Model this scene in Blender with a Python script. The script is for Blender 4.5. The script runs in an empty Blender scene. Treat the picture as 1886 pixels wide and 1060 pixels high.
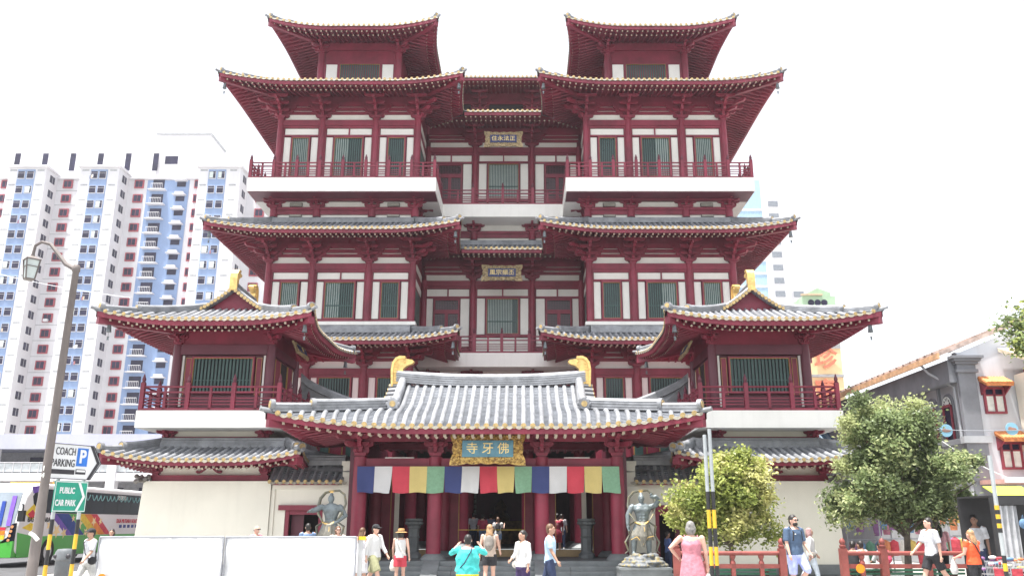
import bpy, bmesh, math, random
from mathutils import Vector, Matrix, Euler
R = math.radians
random.seed(7)
scene = bpy.context.scene
COL = scene.collection
# ------------------------------------------------------------------ camera, sky, sun, exposure
cam_data = bpy.data.cameras.new('camera')
cam = bpy.data.objects.new('camera', cam_data)
COL.objects.link(cam)
cam.location = (1.12, 0.0, 1.6)
cam.rotation_euler = (R(90 + 15.479), 0, 0)
cam_data.sensor_width = 36.0
cam_data.lens = 29.78
cam_data.shift_x = -0.0109
cam_data.clip_end = 5000
scene.camera = cam

SUN_EL, SUN_AZ = 77.5, 235.0          # azimuth: compass style, 0 = +Y, clockwise
world = bpy.data.worlds.new('World')
scene.world = world
world.use_nodes = True
wn = world.node_tree
bg = wn.nodes['Background']
sky = wn.nodes.new('ShaderNodeTexSky')
sky.sky_type = 'NISHITA'
sky.sun_disc = False
sky.sun_elevation = R(SUN_EL)
sky.sun_rotation = R(SUN_AZ)
sky.air_density = 1.0
sky.dust_density = 2.0
sky.ozone_density = 1.0
hs = wn.nodes.new('ShaderNodeHueSaturation')      # thin white cloud veil: little blue left in the sky
hs.inputs['Saturation'].default_value = 0.22
hs.inputs['Value'].default_value = 1.0
wn.links.new(sky.outputs[0], hs.inputs['Color'])
wn.links.new(hs.outputs[0], bg.inputs['Color'])
bg.inputs['Strength'].default_value = 0.15

sun_data = bpy.data.lights.new('sun', 'SUN')
sun_data.energy = 4.6
sun_data.angle = R(1.0)
sun_data.color = (1.0, 0.965, 0.91)
sun = bpy.data.objects.new('sun', sun_data)
COL.objects.link(sun)
sd = Vector((math.sin(R(SUN_AZ)) * math.cos(R(SUN_EL)), math.cos(R(SUN_AZ)) * math.cos(R(SUN_EL)), math.sin(R(SUN_EL))))
sun.rotation_euler = sd.to_track_quat('Z', 'Y').to_euler()
sun.location = sd * 80
vs = scene.view_settings
vs.view_transform = 'Standard'
vs.look = 'None'
vs.exposure = 1.35
vs.gamma = 1.0
vs.use_curve_mapping = False

# ------------------------------------------------------------------ helpers
def P(px, py, Y):
    """photo pixel + distance -> X, Z in the street's own metres"""
    th = R(15.479)
    a = math.atan((530 - py) / 1560.0) + th
    Z = Y * math.tan(a) + 1.6
    zc = Y * math.cos(th) + (Z - 1.6) * math.sin(th)
    return (px - 963.5) * zc / 1560.0 + 1.12, Z

MATS = {}
def mat(name, col, rough=0.6, var=0.12, scale=3.0, bump=0.0, metal=0.0, col2=None, streak=0.0, spec=0.5, bscale=None, trans=0.0, rng=(0.35, 0.72), orand=0.0):
    if name in MATS:
        return MATS[name]
    m = bpy.data.materials.new(name)
    m.use_nodes = True
    nt = m.node_tree
    b = nt.nodes['Principled BSDF']
    b.inputs['Roughness'].default_value = rough
    b.inputs['Metallic'].default_value = metal
    b.inputs['Specular IOR Level'].default_value = spec
    geo = nt.nodes.new('ShaderNodeNewGeometry')
    nz = nt.nodes.new('ShaderNodeTexNoise')
    nz.inputs['Scale'].default_value = scale
    nz.inputs['Detail'].default_value = 5
    nz.inputs['Roughness'].default_value = 0.65
    nt.links.new(geo.outputs['Position'], nz.inputs['Vector'])
    mix = nt.nodes.new('ShaderNodeMix')
    mix.data_type = 'RGBA'
    c2 = col2 if col2 else tuple(min(1, c * (1 - 2.2 * var)) for c in col)
    c1 = tuple(min(1, c * (1 + var)) for c in col) if not col2 else col
    mix.inputs[6].default_value = (*c1, 1)
    mix.inputs[7].default_value = (*c2, 1)
    ramp = nt.nodes.new('ShaderNodeMapRange')
    ramp.inputs[1].default_value = rng[0]
    ramp.inputs[2].default_value = rng[1]
    nt.links.new(nz.outputs['Fac'], ramp.inputs[0])
    nt.links.new(ramp.outputs[0], mix.inputs[0])
    out = mix.outputs[2]
    if streak:
        mp = nt.nodes.new('ShaderNodeMapping')
        mp.inputs['Scale'].default_value = (2.6, 2.6, 0.16)
        nt.links.new(geo.outputs['Position'], mp.inputs[0])
        n2 = nt.nodes.new('ShaderNodeTexNoise')
        n2.inputs['Scale'].default_value = 2.0
        n2.inputs['Detail'].default_value = 6
        nt.links.new(mp.outputs[0], n2.inputs['Vector'])
        r2 = nt.nodes.new('ShaderNodeMapRange')
        r2.inputs[1].default_value = 0.5
        r2.inputs[2].default_value = 0.8
        r2.inputs[4].default_value = streak
        nt.links.new(n2.outputs['Fac'], r2.inputs[0])
        mx = nt.nodes.new('ShaderNodeMix')
        mx.data_type = 'RGBA'
        mx.inputs[7].default_value = (col[0] * 0.45, col[1] * 0.44, col[2] * 0.42, 1)
        nt.links.new(r2.outputs[0], mx.inputs[0])
        nt.links.new(out, mx.inputs[6])
        out = mx.outputs[2]
    if orand:
        oi = nt.nodes.new('ShaderNodeObjectInfo')
        mr = nt.nodes.new('ShaderNodeMapRange')
        mr.inputs[3].default_value = 1 - orand
        mr.inputs[4].default_value = 1 + orand
        nt.links.new(oi.outputs['Random'], mr.inputs[0])
        hv = nt.nodes.new('ShaderNodeHueSaturation')
        nt.links.new(mr.outputs[0], hv.inputs['Value'])
        nt.links.new(out, hv.inputs['Color'])
        out = hv.outputs[0]
    nt.links.new(out, b.inputs['Base Color'])
    rr = nt.nodes.new('ShaderNodeMapRange')
    rr.inputs[3].default_value = max(0.05, rough - 0.1)
    rr.inputs[4].default_value = min(1, rough + 0.12)
    nt.links.new(nz.outputs['Fac'], rr.inputs[0])
    nt.links.new(rr.outputs[0], b.inputs['Roughness'])
    if bump:
        nb = nt.nodes.new('ShaderNodeTexNoise')
        nb.inputs['Scale'].default_value = bscale or scale * 8
        nb.inputs['Detail'].default_value = 4
        nt.links.new(geo.outputs['Position'], nb.inputs['Vector'])
        bp = nt.nodes.new('ShaderNodeBump')
        bp.inputs['Strength'].default_value = bump
        bp.inputs['Distance'].default_value = 0.03
        nt.links.new(nb.outputs['Fac'], bp.inputs['Height'])
        nt.links.new(bp.outputs[0], b.inputs['Normal'])
    if trans:
        b.inputs['Transmission Weight'].default_value = 0
        tr = nt.nodes.new('ShaderNodeBsdfTranslucent')
        nt.links.new(out, tr.inputs[0])
        ms = nt.nodes.new('ShaderNodeMixShader')
        ms.inputs[0].default_value = trans
        nt.links.new(b.outputs[0], ms.inputs[1])
        nt.links.new(tr.outputs[0], ms.inputs[2])
        nt.links.new(ms.outputs[0], nt.nodes['Material Output'].inputs[0])
    MATS[name] = m
    return m

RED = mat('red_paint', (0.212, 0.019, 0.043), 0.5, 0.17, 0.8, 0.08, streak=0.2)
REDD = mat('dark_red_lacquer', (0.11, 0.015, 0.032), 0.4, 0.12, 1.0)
WHITE = mat('white_render', (0.80, 0.79, 0.75), 0.75, 0.03, 0.8, 0.03, streak=0.12)
PANEL = mat('white_panel', (0.76, 0.75, 0.70), 0.7, 0.03, 1.2)
CREAM = mat('cream_render', (0.74, 0.72, 0.63), 0.8, 0.03, 0.6, 0.05, streak=0.09)
TILE = mat('grey_glazed_tile', (0.25, 0.258, 0.275), 0.35, 0.2, 2.6, 0.1, orand=0.16)
PAN = mat('grey_pan_tile', (0.15, 0.16, 0.18), 0.45, 0.2, 3.0, 0.1)
GOLD = mat('gilded', (0.80, 0.55, 0.20), 0.38, 0.16, 6.0, 0.15, metal=0.55)
CAPG = mat('gold_tile_cap', (0.47, 0.34, 0.15), 0.45, 0.2, 9.0, 0.3, metal=0.25)
DRIP = mat('pale_drip_tile', (0.30, 0.275, 0.22), 0.5, 0.2, 9.0)
REND = mat('pale_rafter_end', (0.42, 0.36, 0.28), 0.6, 0.25, 4.0)
GLASS = mat('dark_window_glass', (0.012, 0.022, 0.022), 0.12, 0.2, 0.7)
BAR = mat('green_window_bar', (0.035, 0.085, 0.075), 0.45, 0.12, 2.0)
CURT = mat('pale_blind', (0.56, 0.62, 0.59), 0.8, 0.05, 3.0)
GLINE = mat('gilt_trim', (0.42, 0.25, 0.08), 0.45, 0.1, 4.0, metal=0.2)
STONE = mat('grey_stone', (0.165, 0.18, 0.185), 0.6, 0.14, 2.0, 0.15)
SHADEIN = mat('interior_shade', (0.02, 0.012, 0.014), 0.7, 0.1, 1.0)  # near-black colour standing in for the shade inside openings

W = {}     # world origin of every unrotated parent
MX = 1.0   # mirror switch: left-hand half built once, right-hand half with MX = -1

def thing(name, label, cat, loc=(0, 0, 0), rotz=0.0, group=None, scale=1.0):
    o = bpy.data.objects.new(name, None)
    o.empty_display_size = 0.2
    o.location = loc
    o.rotation_euler = (0, 0, rotz)
    o.scale = (scale,) * 3
    o['label'] = label
    o['category'] = cat
    if group:
        o['group'] = group
    COL.objects.link(o)
    W[o] = Vector(loc)
    return o

def tag(o, label, cat, group=None):
    o['label'] = label
    o['category'] = cat
    if group:
        o['group'] = group
    return o

class MB:
    def __init__(s):
        s.v, s.f, s.m, s.cur = [], [], [], 0
    def mi(s, i):
        s.cur = i
        return s
    def poly(s, pts, mi=None):
        n = len(s.v)
        s.v += [tuple(p) for p in pts]
        s.f.append(tuple(range(n, n + len(pts))))
        s.m.append(s.cur if mi is None else mi)
    def box(s, x0, x1, y0, y1, z0, z1, mi=None):
        n = len(s.v)
        s.v += [(x0, y0, z0), (x1, y0, z0), (x1, y1, z0), (x0, y1, z0), (x0, y0, z1), (x1, y0, z1), (x1, y1, z1), (x0, y1, z1)]
        for q in ((0, 3, 2, 1), (4, 5, 6, 7), (0, 1, 5, 4), (1, 2, 6, 5), (2, 3, 7, 6), (3, 0, 4, 7)):
            s.f.append(tuple(n + i for i in q))
            s.m.append(s.cur if mi is None else mi)
        return s
    def cbox(s, c, d, mi=None):
        return s.box(c[0] - d[0] / 2, c[0] + d[0] / 2, c[1] - d[1] / 2, c[1] + d[1] / 2, c[2] - d[2] / 2, c[2] + d[2] / 2, mi)
    def bar(s, a, b, w, h, mi=None, up=(0, 0, 1), endmi=None):
        a, b = Vector(a), Vector(b)
        d = (b - a).normalized()
        u = Vector(up)
        x = d.cross(u)
        if x.length < 1e-5:
            x = Vector((1, 0, 0))
        x.normalize()
        z = x.cross(d)
        n = len(s.v)
        for p in (a, b):
            for sx, sz in ((-1, -1), (1, -1), (1, 1), (-1, 1)):
                s.v.append(tuple(p + x * (sx * w / 2) + z * (sz * h / 2)))
        m0 = s.cur if mi is None else mi
        for q, mm in (((0, 1, 2, 3), endmi), ((7, 6, 5, 4), None), ((0, 4, 5, 1), None), ((1, 5, 6, 2), None), ((2, 6, 7, 3), None), ((3, 7, 4, 0), None)):
            s.f.append(tuple(n + i for i in q))
            s.m.append(m0 if mm is None else mm)
        return s
    def tube(s, path, rad, n=8, mi=None, cap=True, endmi=None, flat=1.0, up=None):
        """swept round tube; rad a number or list"""
        pts = [Vector(p) for p in path]
        k = len(pts)
        rs = rad if isinstance(rad, (list, tuple)) else [rad] * k
        m0 = s.cur if mi is None else mi
        base = len(s.v)
        ref = Vector(up) if up else None
        prev = None
        for i, p in enumerate(pts):
            d = (pts[min(i + 1, k - 1)] - pts[max(i - 1, 0)])
            if d.length < 1e-9:
                d = Vector((0, 0, 1))
            d.normalize()
            if prev is None:
                r = ref or (Vector((0, 0, 1)) if abs(d.z) < 0.9 else Vector((0, 1, 0)))
                x = d.cross(r).normalized()
            else:
                x = prev - d * prev.dot(d)
                x = x.normalized() if x.length > 1e-6 else d.orthogonal().normalized()
            prev = x
            y = d.cross(x)
            for j in range(n):
                a = 2 * math.pi * j / n
                s.v.append(tuple(p + x * (math.cos(a) * rs[i]) + y * (math.sin(a) * rs[i] * flat)))
        for i in range(k - 1):
            for j in range(n):
                a, b = base + i * n + j, base + i * n + (j + 1) % n
                s.f.append((a, b, b + n, a + n))
                s.m.append(m0)
        if cap:
            s.f.append(tuple(base + j for j in reversed(range(n))))
            s.m.append(m0 if endmi is None else endmi)
            s.f.append(tuple(base + (k - 1) * n + j for j in range(n)))
            s.m.append(m0)
        return s
    def lathe(s, prof, c=(0, 0, 0), n=16, mi=None, sx=1, sy=1):
        base = len(s.v)
        m0 = s.cur if mi is None else mi
        for r, z in prof:
            for j in range(n):
                a = 2 * math.pi * j / n
                s.v.append((c[0] + math.cos(a) * r * sx, c[1] + math.sin(a) * r * sy, c[2] + z))
        for i in range(len(prof) - 1):
            for j in range(n):
                a, b = base + i * n + j, base + i * n + (j + 1) % n
                s.f.append((a, b, b + n, a + n))
                s.m.append(m0)
        s.f.append(tuple(base + j for j in reversed(range(n))))
        s.m.append(m0)
        s.f.append(tuple(base + (len(prof) - 1) * n + j for j in range(n)))
        s.m.append(m0)
        return s
    def prism(s, poly, fn, t0, t1, mi=None, sidemi=None):
        """extrude a 2-D outline: fn(u, v, t) -> point"""
        m0 = s.cur if mi is None else mi
        k = len(poly)
        base = len(s.v)
        for t in (t0, t1):
            s.v += [tuple(fn(u, v, t)) for u, v in poly]
        s.f.append(tuple(base + i for i in range(k)))
        s.m.append(m0)
        s.f.append(tuple(base + k + i for i in reversed(range(k))))
        s.m.append(m0)
        for i in range(k):
            j = (i + 1) % k
            s.f.append((base + j, base + i, base + k + i, base + k + j))
            s.m.append(m0 if sidemi is None else sidemi)
        return s
    def grid(s, fn, nu, nv, mi=None):
        base = len(s.v)
        m0 = s.cur if mi is None else mi
        for j in range(nv + 1):
            for i in range(nu + 1):
                s.v.append(tuple(fn(i / nu, j / nv)))
        for j in range(nv):
            for i in range(nu):
                a = base + j * (nu + 1) + i
                s.f.append((a, a + 1, a + nu + 2, a + nu + 1))
                s.m.append(m0)
        return s
    def blob(s, c, r, n=8, m=6, mi=None):
        """ellipsoid"""
        prof = [(math.sin(math.pi * (i + 0.02) / (m + 0.04)), -math.cos(math.pi * (i + 0.02) / (m + 0.04))) for i in range(m + 1)]
        base = len(s.v)
        m0 = s.cur if mi is None else mi
        for rr, zz in prof:
            for j in range(n):
                a = 2 * math.pi * j / n
                s.v.append((c[0] + math.cos(a) * rr * r[0], c[1] + math.sin(a) * rr * r[1], c[2] + zz * r[2]))
        for i in range(m):
            for j in range(n):
                a, b = base + i * n + j, base + i * n + (j + 1) % n
                s.f.append((a, b, b + n, a + n))
                s.m.append(m0)
        s.f.append(tuple(base + j for j in reversed(range(n))))
        s.m.append(m0)
        s.f.append(tuple(base + m * n + j for j in range(n)))
        s.m.append(m0)
        return s
    def mesh(s, name, mats, smooth=False, mirror=True, normals=False):
        me = bpy.data.meshes.new(name)
        if MX < 0 and mirror:
            me.from_pydata([(-x, y, z) for x, y, z in s.v], [], [tuple(reversed(f)) for f in s.f])
        else:
            me.from_pydata(s.v, [], s.f)
        for m in (mats if isinstance(mats, (list, tuple)) else [mats]):
            me.materials.append(m)
        me.polygons.foreach_set('material_index', s.m)
        if normals:
            bm = bmesh.new()
            bm.from_mesh(me)
            bmesh.ops.recalc_face_normals(bm, faces=bm.faces)
            bm.to_mesh(me)
            bm.free()
        if smooth:
            me.polygons.foreach_set('use_smooth', [True] * len(me.polygons))
            try:
                me.set_sharp_from_angle(angle=R(40))
            except Exception:
                pass
        me.update()
        return me
    def build(s, name, mats, parent=None, smooth=False, local=False, normals=False):
        o = bpy.data.objects.new(name, s.mesh(name, mats, smooth, normals=normals))
        COL.objects.link(o)
        if parent is not None:
            o.parent = parent
            if not local:
                o.location = -W.get(parent, Vector((0, 0, 0)))
        W[o] = Vector((0, 0, 0))
        return o

def place(me, name, parent, loc, rotz=0.0, scale=None, local=False):
    """one more object of a shared mesh (world coordinates unless local)"""
    o = bpy.data.objects.new(name, me)
    COL.objects.link(o)
    l = Vector((loc[0] * (1 if local else MX), loc[1], loc[2]))
    if parent is not None:
        o.parent = parent
        o.location = l if local else l - W.get(parent, Vector((0, 0, 0)))
    else:
        o.location = l
    o.rotation_euler = (0, 0, rotz * (1 if local else MX))
    if scale is not None:
        o.scale = scale if isinstance(scale, (tuple, list)) else (scale,) * 3
    W[o] = l
    return o

WORK = bpy.data.scenes.new('workbench')      # scratch scene for evaluating text and remesh, removed at the end
def evaluated(o):
    WORK.collection.objects.link(o)
    vl = WORK.view_layers[0]
    vl.update()
    dg = vl.depsgraph
    dg.update()
    me = bpy.data.meshes.new_from_object(o.evaluated_get(dg))
    bpy.data.objects.remove(o)
    return me

def text_mesh(body, size, depth=0.006, align='CENTER', bold=0.0):
    c = bpy.data.curves.new('lettering', 'FONT')
    c.body = body
    c.size = size
    c.extrude = depth
    c.offset = bold
    c.align_x = align
    c.align_y = 'CENTER'
    c.resolution_u = 3
    t = bpy.data.objects.new('lettering', c)
    me = evaluated(t)
    bpy.data.curves.remove(c)
    return me

def text_on(parent, body, size, m, loc, rot=(math.pi / 2, 0, 0), depth=0.006, name='lettering', xs=1.0, bold=0.0):
    """lettering standing upright; loc in the parent's own axes"""
    me = text_mesh(body, size, depth, bold=bold)
    me.materials.clear()
    me.materials.append(m)
    o = bpy.data.objects.new(name, me)
    COL.objects.link(o)
    o.parent = parent
    o.location = loc
    o.rotation_euler = rot
    o.scale = (xs, 1, 1)
    return o

def structure(o):
    o['kind'] = 'structure'
    return o
def stuff(o):
    o['kind'] = 'stuff'
    return o
# ------------------------------------------------------------------ temple carpentry
class Roof:
    def __init__(s, cx, cy, a, b, ai, bi, ze, H, lift=0.5, flare=0.3, lc=2.5, ridge=None, dg=1.0, prof=None, cuts=None):
        s.cx, s.cy, s.a, s.b, s.ai, s.bi, s.ze, s.H = cx, cy, a, b, ai, bi, ze, H
        s.lift, s.flare, s.lc, s.ridge, s.dg = lift, flare, lc, ridge, dg
        s.prof = prof or (lambda d: 0.6 * d + 0.4 * d * d)
        s.cuts = cuts or {}
    def A(s, d):
        return s.a * (1 - d) if s.ridge == 'y' else s.a - (s.a - s.ai) * min(d / s.dg, 1)
    def B(s, d):
        return s.b * (1 - d) if s.ridge == 'x' else s.b - (s.b - s.bi) * min(d / s.dg, 1)
    def half(s, side, d):
        return s.A(d) if side in 'FB' else s.B(d)
    def dm(s, side):
        if s.ridge == 'x':
            return 1.0 if side in 'FB' else s.dg
        if s.ridge == 'y':
            return 1.0 if side in 'LR' else s.dg
        return 1.0
    def trange(s, side, d):
        h = s.half(side, d)
        lo, hi = -h, h
        if side in s.cuts:
            y0, k = s.cuts[side]
            hi = min(h, y0 + k * d - s.cy)
        return lo, hi
    def drange(s, side, t):
        dm = s.dm(side)
        lo, hi = 0.0, dm
        if abs(t) > s.half(side, dm) + 1e-6 and s.half(side, 0) > s.half(side, dm):
            x0, x1 = 0.0, dm
            for _ in range(24):
                m = (x0 + x1) / 2
                if s.half(side, m) >= abs(t):
                    x0 = m
                else:
                    x1 = m
            hi = x0
        elif abs(t) > s.half(side, 0):
            lo = (abs(t) - s.half(side, 0)) / max(1e-6, s.half(side, 1) - s.half(side, 0))
        if side in s.cuts:
            y0, k = s.cuts[side]
            if t > y0 - s.cy:
                lo = max(lo, (t - (y0 - s.cy)) / k)
        return lo, hi
    def pt(s, side, t, d, off=0.0):
        h = s.half(side, d)
        q = max(0.0, h - abs(t)) if not (side in s.cuts and t > 0) else 99
        g = max(0.0, 1 - q / s.lc) ** 2
        fade = max(0.0, 1 - d / s.dg)
        f = s.flare * g * fade
        z = s.ze + s.H * s.prof(d) + s.lift * g * fade + off
        sg = 1 if t > 0 else -1
        tt = t + sg * f
        if side == 'F':
            return Vector((s.cx + tt, s.cy - s.B(d) - f, z))
        if side == 'B':
            return Vector((s.cx + tt, s.cy + s.B(d) + f, z))
        if side == 'L':
            return Vector((s.cx - s.A(d) - f, s.cy + tt, z))
        return Vector((s.cx + s.A(d) + f, s.cy + tt, z))

OUT = {'F': Vector((0, -1, 0)), 'B': Vector((0, 1, 0)), 'L': Vector((-1, 0, 0)), 'R': Vector((1, 0, 0))}

def sweep(mb, path, sec, mi=None, up=Vector((0, 0, 1)), cap=True):
    """sweep a (lateral, up) section along a path, kept upright"""
    k, n = len(path), len(sec)
    base = len(mb.v)
    m0 = mb.cur if mi is None else mi
    for i, p in enumerate(path):
        d = Vector(path[min(i + 1, k - 1)]) - Vector(path[max(0, i - 1)])
        x = d.cross(up)
        x.normalize()
        for u, v in sec:
            mb.v.append(tuple(Vector(p) + x * u + up * v))
    for i in range(k - 1):
        for j in range(n):
            a, b = base + i * n + j, base + i * n + (j + 1) % n
            mb.f.append((a, b, b + n, a + n))
            mb.m.append(m0)
    if cap:
        mb.f.append(tuple(base + j for j in reversed(range(n))))
        mb.m.append(m0)
        mb.f.append(tuple(base + (k - 1) * n + j for j in range(n)))
        mb.m.append(m0)

def ridge_section(w, h, n=3):
    """stacked ridge courses under a rounded cap"""
    s = []
    st = h * 0.72 / n
    for i in range(n):
        s += [(w, i * st), (w, i * st + st * 0.62), (w * 0.82, i * st + st * 0.66), (w * 0.82, i * st + st)]
    top = h * 0.72
    cap = [(w * 0.95, top), (w * 0.8, top + h * 0.16), (w * 0.4, h), (-w * 0.4, h), (-w * 0.8, top + h * 0.16), (-w * 0.95, top)]
    return s + cap + [(-u, v) for u, v in reversed(s)]

def roll(mb, rf, side, t, r, pitch, seg=9, drip=True, doff=0.0):
    """one run of barrel tiles with its round gilt end disc and the drip tile beside it"""
    lo, hi = rf.drange(side, t)
    if hi - lo < 0.03:
        return False
    o = OUT[side]
    lat = Vector((0, 0, 1)).cross(o)
    arc = [(math.cos(a), math.sin(a)) for a in [math.pi * i / 5 for i in range(6)]]
    base = len(mb.v)
    for i in range(seg + 1):
        d = lo + (hi - lo) * i / seg
        p = rf.pt(side, t, d, 0.0)
        for c, s_ in arc:
            mb.v.append(tuple(p + lat * (c * r) + Vector((0, 0, 1)) * (s_ * r * 1.15 + 0.015)))
    n = 6
    for i in range(seg):
        for j in range(n - 1):
            a = base + i * n + j
            mb.f.append((a, a + 1, a + n + 1, a + n))
            mb.m.append(0)
    if lo < 0.01:
        p = rf.pt(side, t, 0.0, r * 0.35) + o * 0.012
        k = 10
        for rr, fw, mi in ((r * 1.12, 0.0, 1), (r * 0.66, 0.012, 1)):
            bi = len(mb.v)
            for q in (0.0, 0.03):
                for j in range(k):
                    a = 2 * math.pi * j / k
                    mb.v.append(tuple(p + lat * (math.cos(a) * rr) + Vector((0, 0, math.sin(a) * rr)) + o * (fw + q - 0.02)))
            mb.f.append(tuple(bi + k + j for j in range(k)))
            mb.m.append(mi)
            for j in range(k):
                j2 = (j + 1) % k
                mb.f.append((bi + j, bi + j2, bi + k + j2, bi + k + j))
                mb.m.append(mi if fw else 2)
        if drip:
            bi = len(mb.v)
            k = 5
            for j in range(k + 1):
                u = j / k
                e = rf.pt(side, t + pitch * (0.12 + 0.76 * u), 0.0, 0.0) if rf.drange(side, t + pitch * u)[1] > 0.01 else None
                if e is None:
                    break
                sag = math.sin(math.pi * u) * r * 0.75
                mb.v.append(tuple(e + o * 0.02 + Vector((0, 0, 0.015))))
                mb.v.append(tuple(e + o * 0.035 + Vector((0, 0, -0.03 - sag))))
            kk = (len(mb.v) - bi) // 2 - 1
            for j in range(kk):
                a = bi + 2 * j
                mb.f.append((a, a + 1, a + 3, a + 2))
                mb.m.append(2)
    return True

TILEM = [TILE, CAPG, DRIP]

def roof_parts(par, rf, pitch, r, sides, single='', name='eave_roof', wall=None, soffit_in=None, raf=True, courses=None, ridge_w=0.13, ridge_h=0.3,
               hips=(), sof_rise=0.45, fascia=0.16, end_pale=True, sof_drop=0.22):
    """tile sheet, barrel rolls, hips, fascia, soffit and two rows of rafters; single = sides whose rolls are separate pieces"""
    mb = MB()
    for side in sides:
        dm = rf.dm(side)
        nc = courses or 10
        nt = 30
        for c in range(nc):
            d0, d1 = dm * c / nc, dm * (c + 1) / nc
            rows = []
            for d, off in ((d0, 0.022), (d1, 0.0)):
                lo, hi = rf.trange(side, d)
                rows.append([rf.pt(side, lo + (hi - lo) * i / nt, d, off) for i in range(nt + 1)])
            base = len(mb.v)
            for row in rows:
                mb.v += [tuple(p) for p in row]
            lo, hi = rf.trange(side, d0)
            mb.v += [tuple(rf.pt(side, lo + (hi - lo) * i / nt, d0, -0.02 if c == 0 else 0.0)) for i in range(nt + 1)]
            for i in range(nt):
                a = base + i
                mb.f.append((a, a + 1, a + nt + 2, a + nt + 1))
                mb.m.append(0)
                mb.f.append((a + 2 * nt + 2, a + 2 * nt + 3, a + 1, a))
                mb.m.append(0)
    roof = mb.build(name, PAN, par, normals=False)
    joined = MB()
    for side in sides:
        h = max(rf.half(side, 0), rf.half(side, rf.dm(side)))
        n = int(h / pitch)
        for i in range(-n, n + 1):
            t = i * pitch
            lo_, hi_ = rf.trange(side, rf.dm(side))
            if side in rf.cuts and t > max(rf.trange(side, 0)[1], hi_):
                continue
            if side in single:
                m1 = MB()
                if roll(m1, rf, side, t, r, pitch):
                    m1.build('tile_roll', TILEM, roof, smooth=True)
            else:
                roll(joined, rf, side, t, r, pitch, 6)
    if joined.v:
        stuff(joined.build('tile_rolls', TILEM, roof, smooth=True))
    # hip ridges
    for c in hips:
        sx, sy = (-1 if 'L' in c else 1), (-1 if 'F' in c else 1)
        side = 'F' if sy < 0 else 'B'
        dmx = min(rf.dg, rf.dm(side))
        path = [rf.pt(side, sx * rf.half(side, d) * 0.9999, d, 0.02) for d in [dmx * (0.06 + 0.94 * k / 12) for k in range(13)]]
        hb = MB()
        k1 = 4
        sweep(hb, path[k1:], ridge_section(ridge_w, ridge_h), 0)
        p2 = [p - Vector((0, 0, ridge_h * 0.1)) for p in path[:k1 + 1]]
        sweep(hb, p2, ridge_section(ridge_w * 0.85, ridge_h * 0.78, 2), 0)
        for q, sc in ((path[k1], 1.0), (path[0], 0.9)):      # end discs
            dirv = (path[0] - path[3])
            dirv.z = 0
            dirv.normalize()
            cpt = q + Vector((0, 0, ridge_h * 0.55 * sc)) + dirv * 0.02
            hb.tube([cpt - dirv * 0.08, cpt + dirv * 0.05], ridge_w * 1.25 * sc, 12, 0)
            hb.tube([cpt, cpt + dirv * 0.065], ridge_w * 0.85 * sc, 12, 1)
        tip = rf.pt(side, sx * rf.half(side, 0) * 0.9999, 0, 0.03)
        hb.tube([path[0], tip + dirv * 0.12 + Vector((0, 0, 0.05))], [r * 1.0, r * 0.9], 8, 0, endmi=1)
        hb.build('hip_ridge', [TILE, CAPG], roof, smooth=True)
    if wall:       # flat ridge course against the wall
        wb = MB()
        for side in sides:
            lo, hi = rf.trange(side, 1.0)
            if side in rf.cuts:
                hi = rf.cuts[side][0] + rf.cuts[side][1] - rf.cy
            a, b = rf.pt(side, lo, 1.0), rf.pt(side, hi, 1.0)
            o = OUT[side]
            n = len(wb.v)
            sec = [(-0.05, -0.1), (0.34, -0.1), (0.34, 0.1), (0.30, 0.12), (0.30, 0.2), (0.24, 0.23), (0.24, 0.30), (-0.05, 0.34)]
            base = len(wb.v)
            for p in (a, b):
                for u, v in sec:
                    wb.v.append(tuple(p + o * u * wall + Vector((0, 0, v * wall))))
            kk = len(sec)
            for j in range(kk):
                j2 = (j + 1) % kk
                wb.f.append((base + j, base + j2, base + kk + j2, base + kk + j))
                wb.m.append(0)
            wb.f.append(tuple(base + j for j in range(kk))); wb.m.append(0)
            wb.f.append(tuple(base + kk + j for j in range(kk))); wb.m.append(0)
        wb.build('wall_ridge', TILE, roof, normals=True)
    # underside
    aw, bw = soffit_in or (rf.ai, rf.bi)
    un = Roof(rf.cx, rf.cy, rf.a - 0.10, rf.b - 0.10, aw, bw, rf.ze - sof_drop, sof_rise, rf.lift, rf.flare, rf.lc, None, 1.0, lambda d: d, rf.cuts)
    if rf.a < rf.ai:
        un.a = rf.a
    sb, fb, rb = MB(), MB(), MB()
    for side in sides:
        def fn(u, v, side=side):
            lo, hi = un.trange(side, v)
            return un.pt(side, lo + (hi - lo) * u, v)
        sb.grid(fn, 24, 3)
        lo, hi = un.trange(side, 0)
        N = 40
        pts = [un.pt(side, lo + (hi - lo) * i / N, 0.0) for i in range(N + 1)]
        base = len(fb.v)
        o = OUT[side]
        for p in pts:
            for dx, dz in ((0.0, -0.01), (0.07, -0.01), (0.075, fascia), (0.0, fascia)):
                fb.v.append(tuple(p + o * dx + Vector((0, 0, dz))))
        for i in range(N):
            for j in range(4):
                a, b = base + 4 * i + j, base + 4 * i + (j + 1) % 4
                fb.f.append((a, b, b + 4, a + 4))
                fb.m.append(0)
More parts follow.
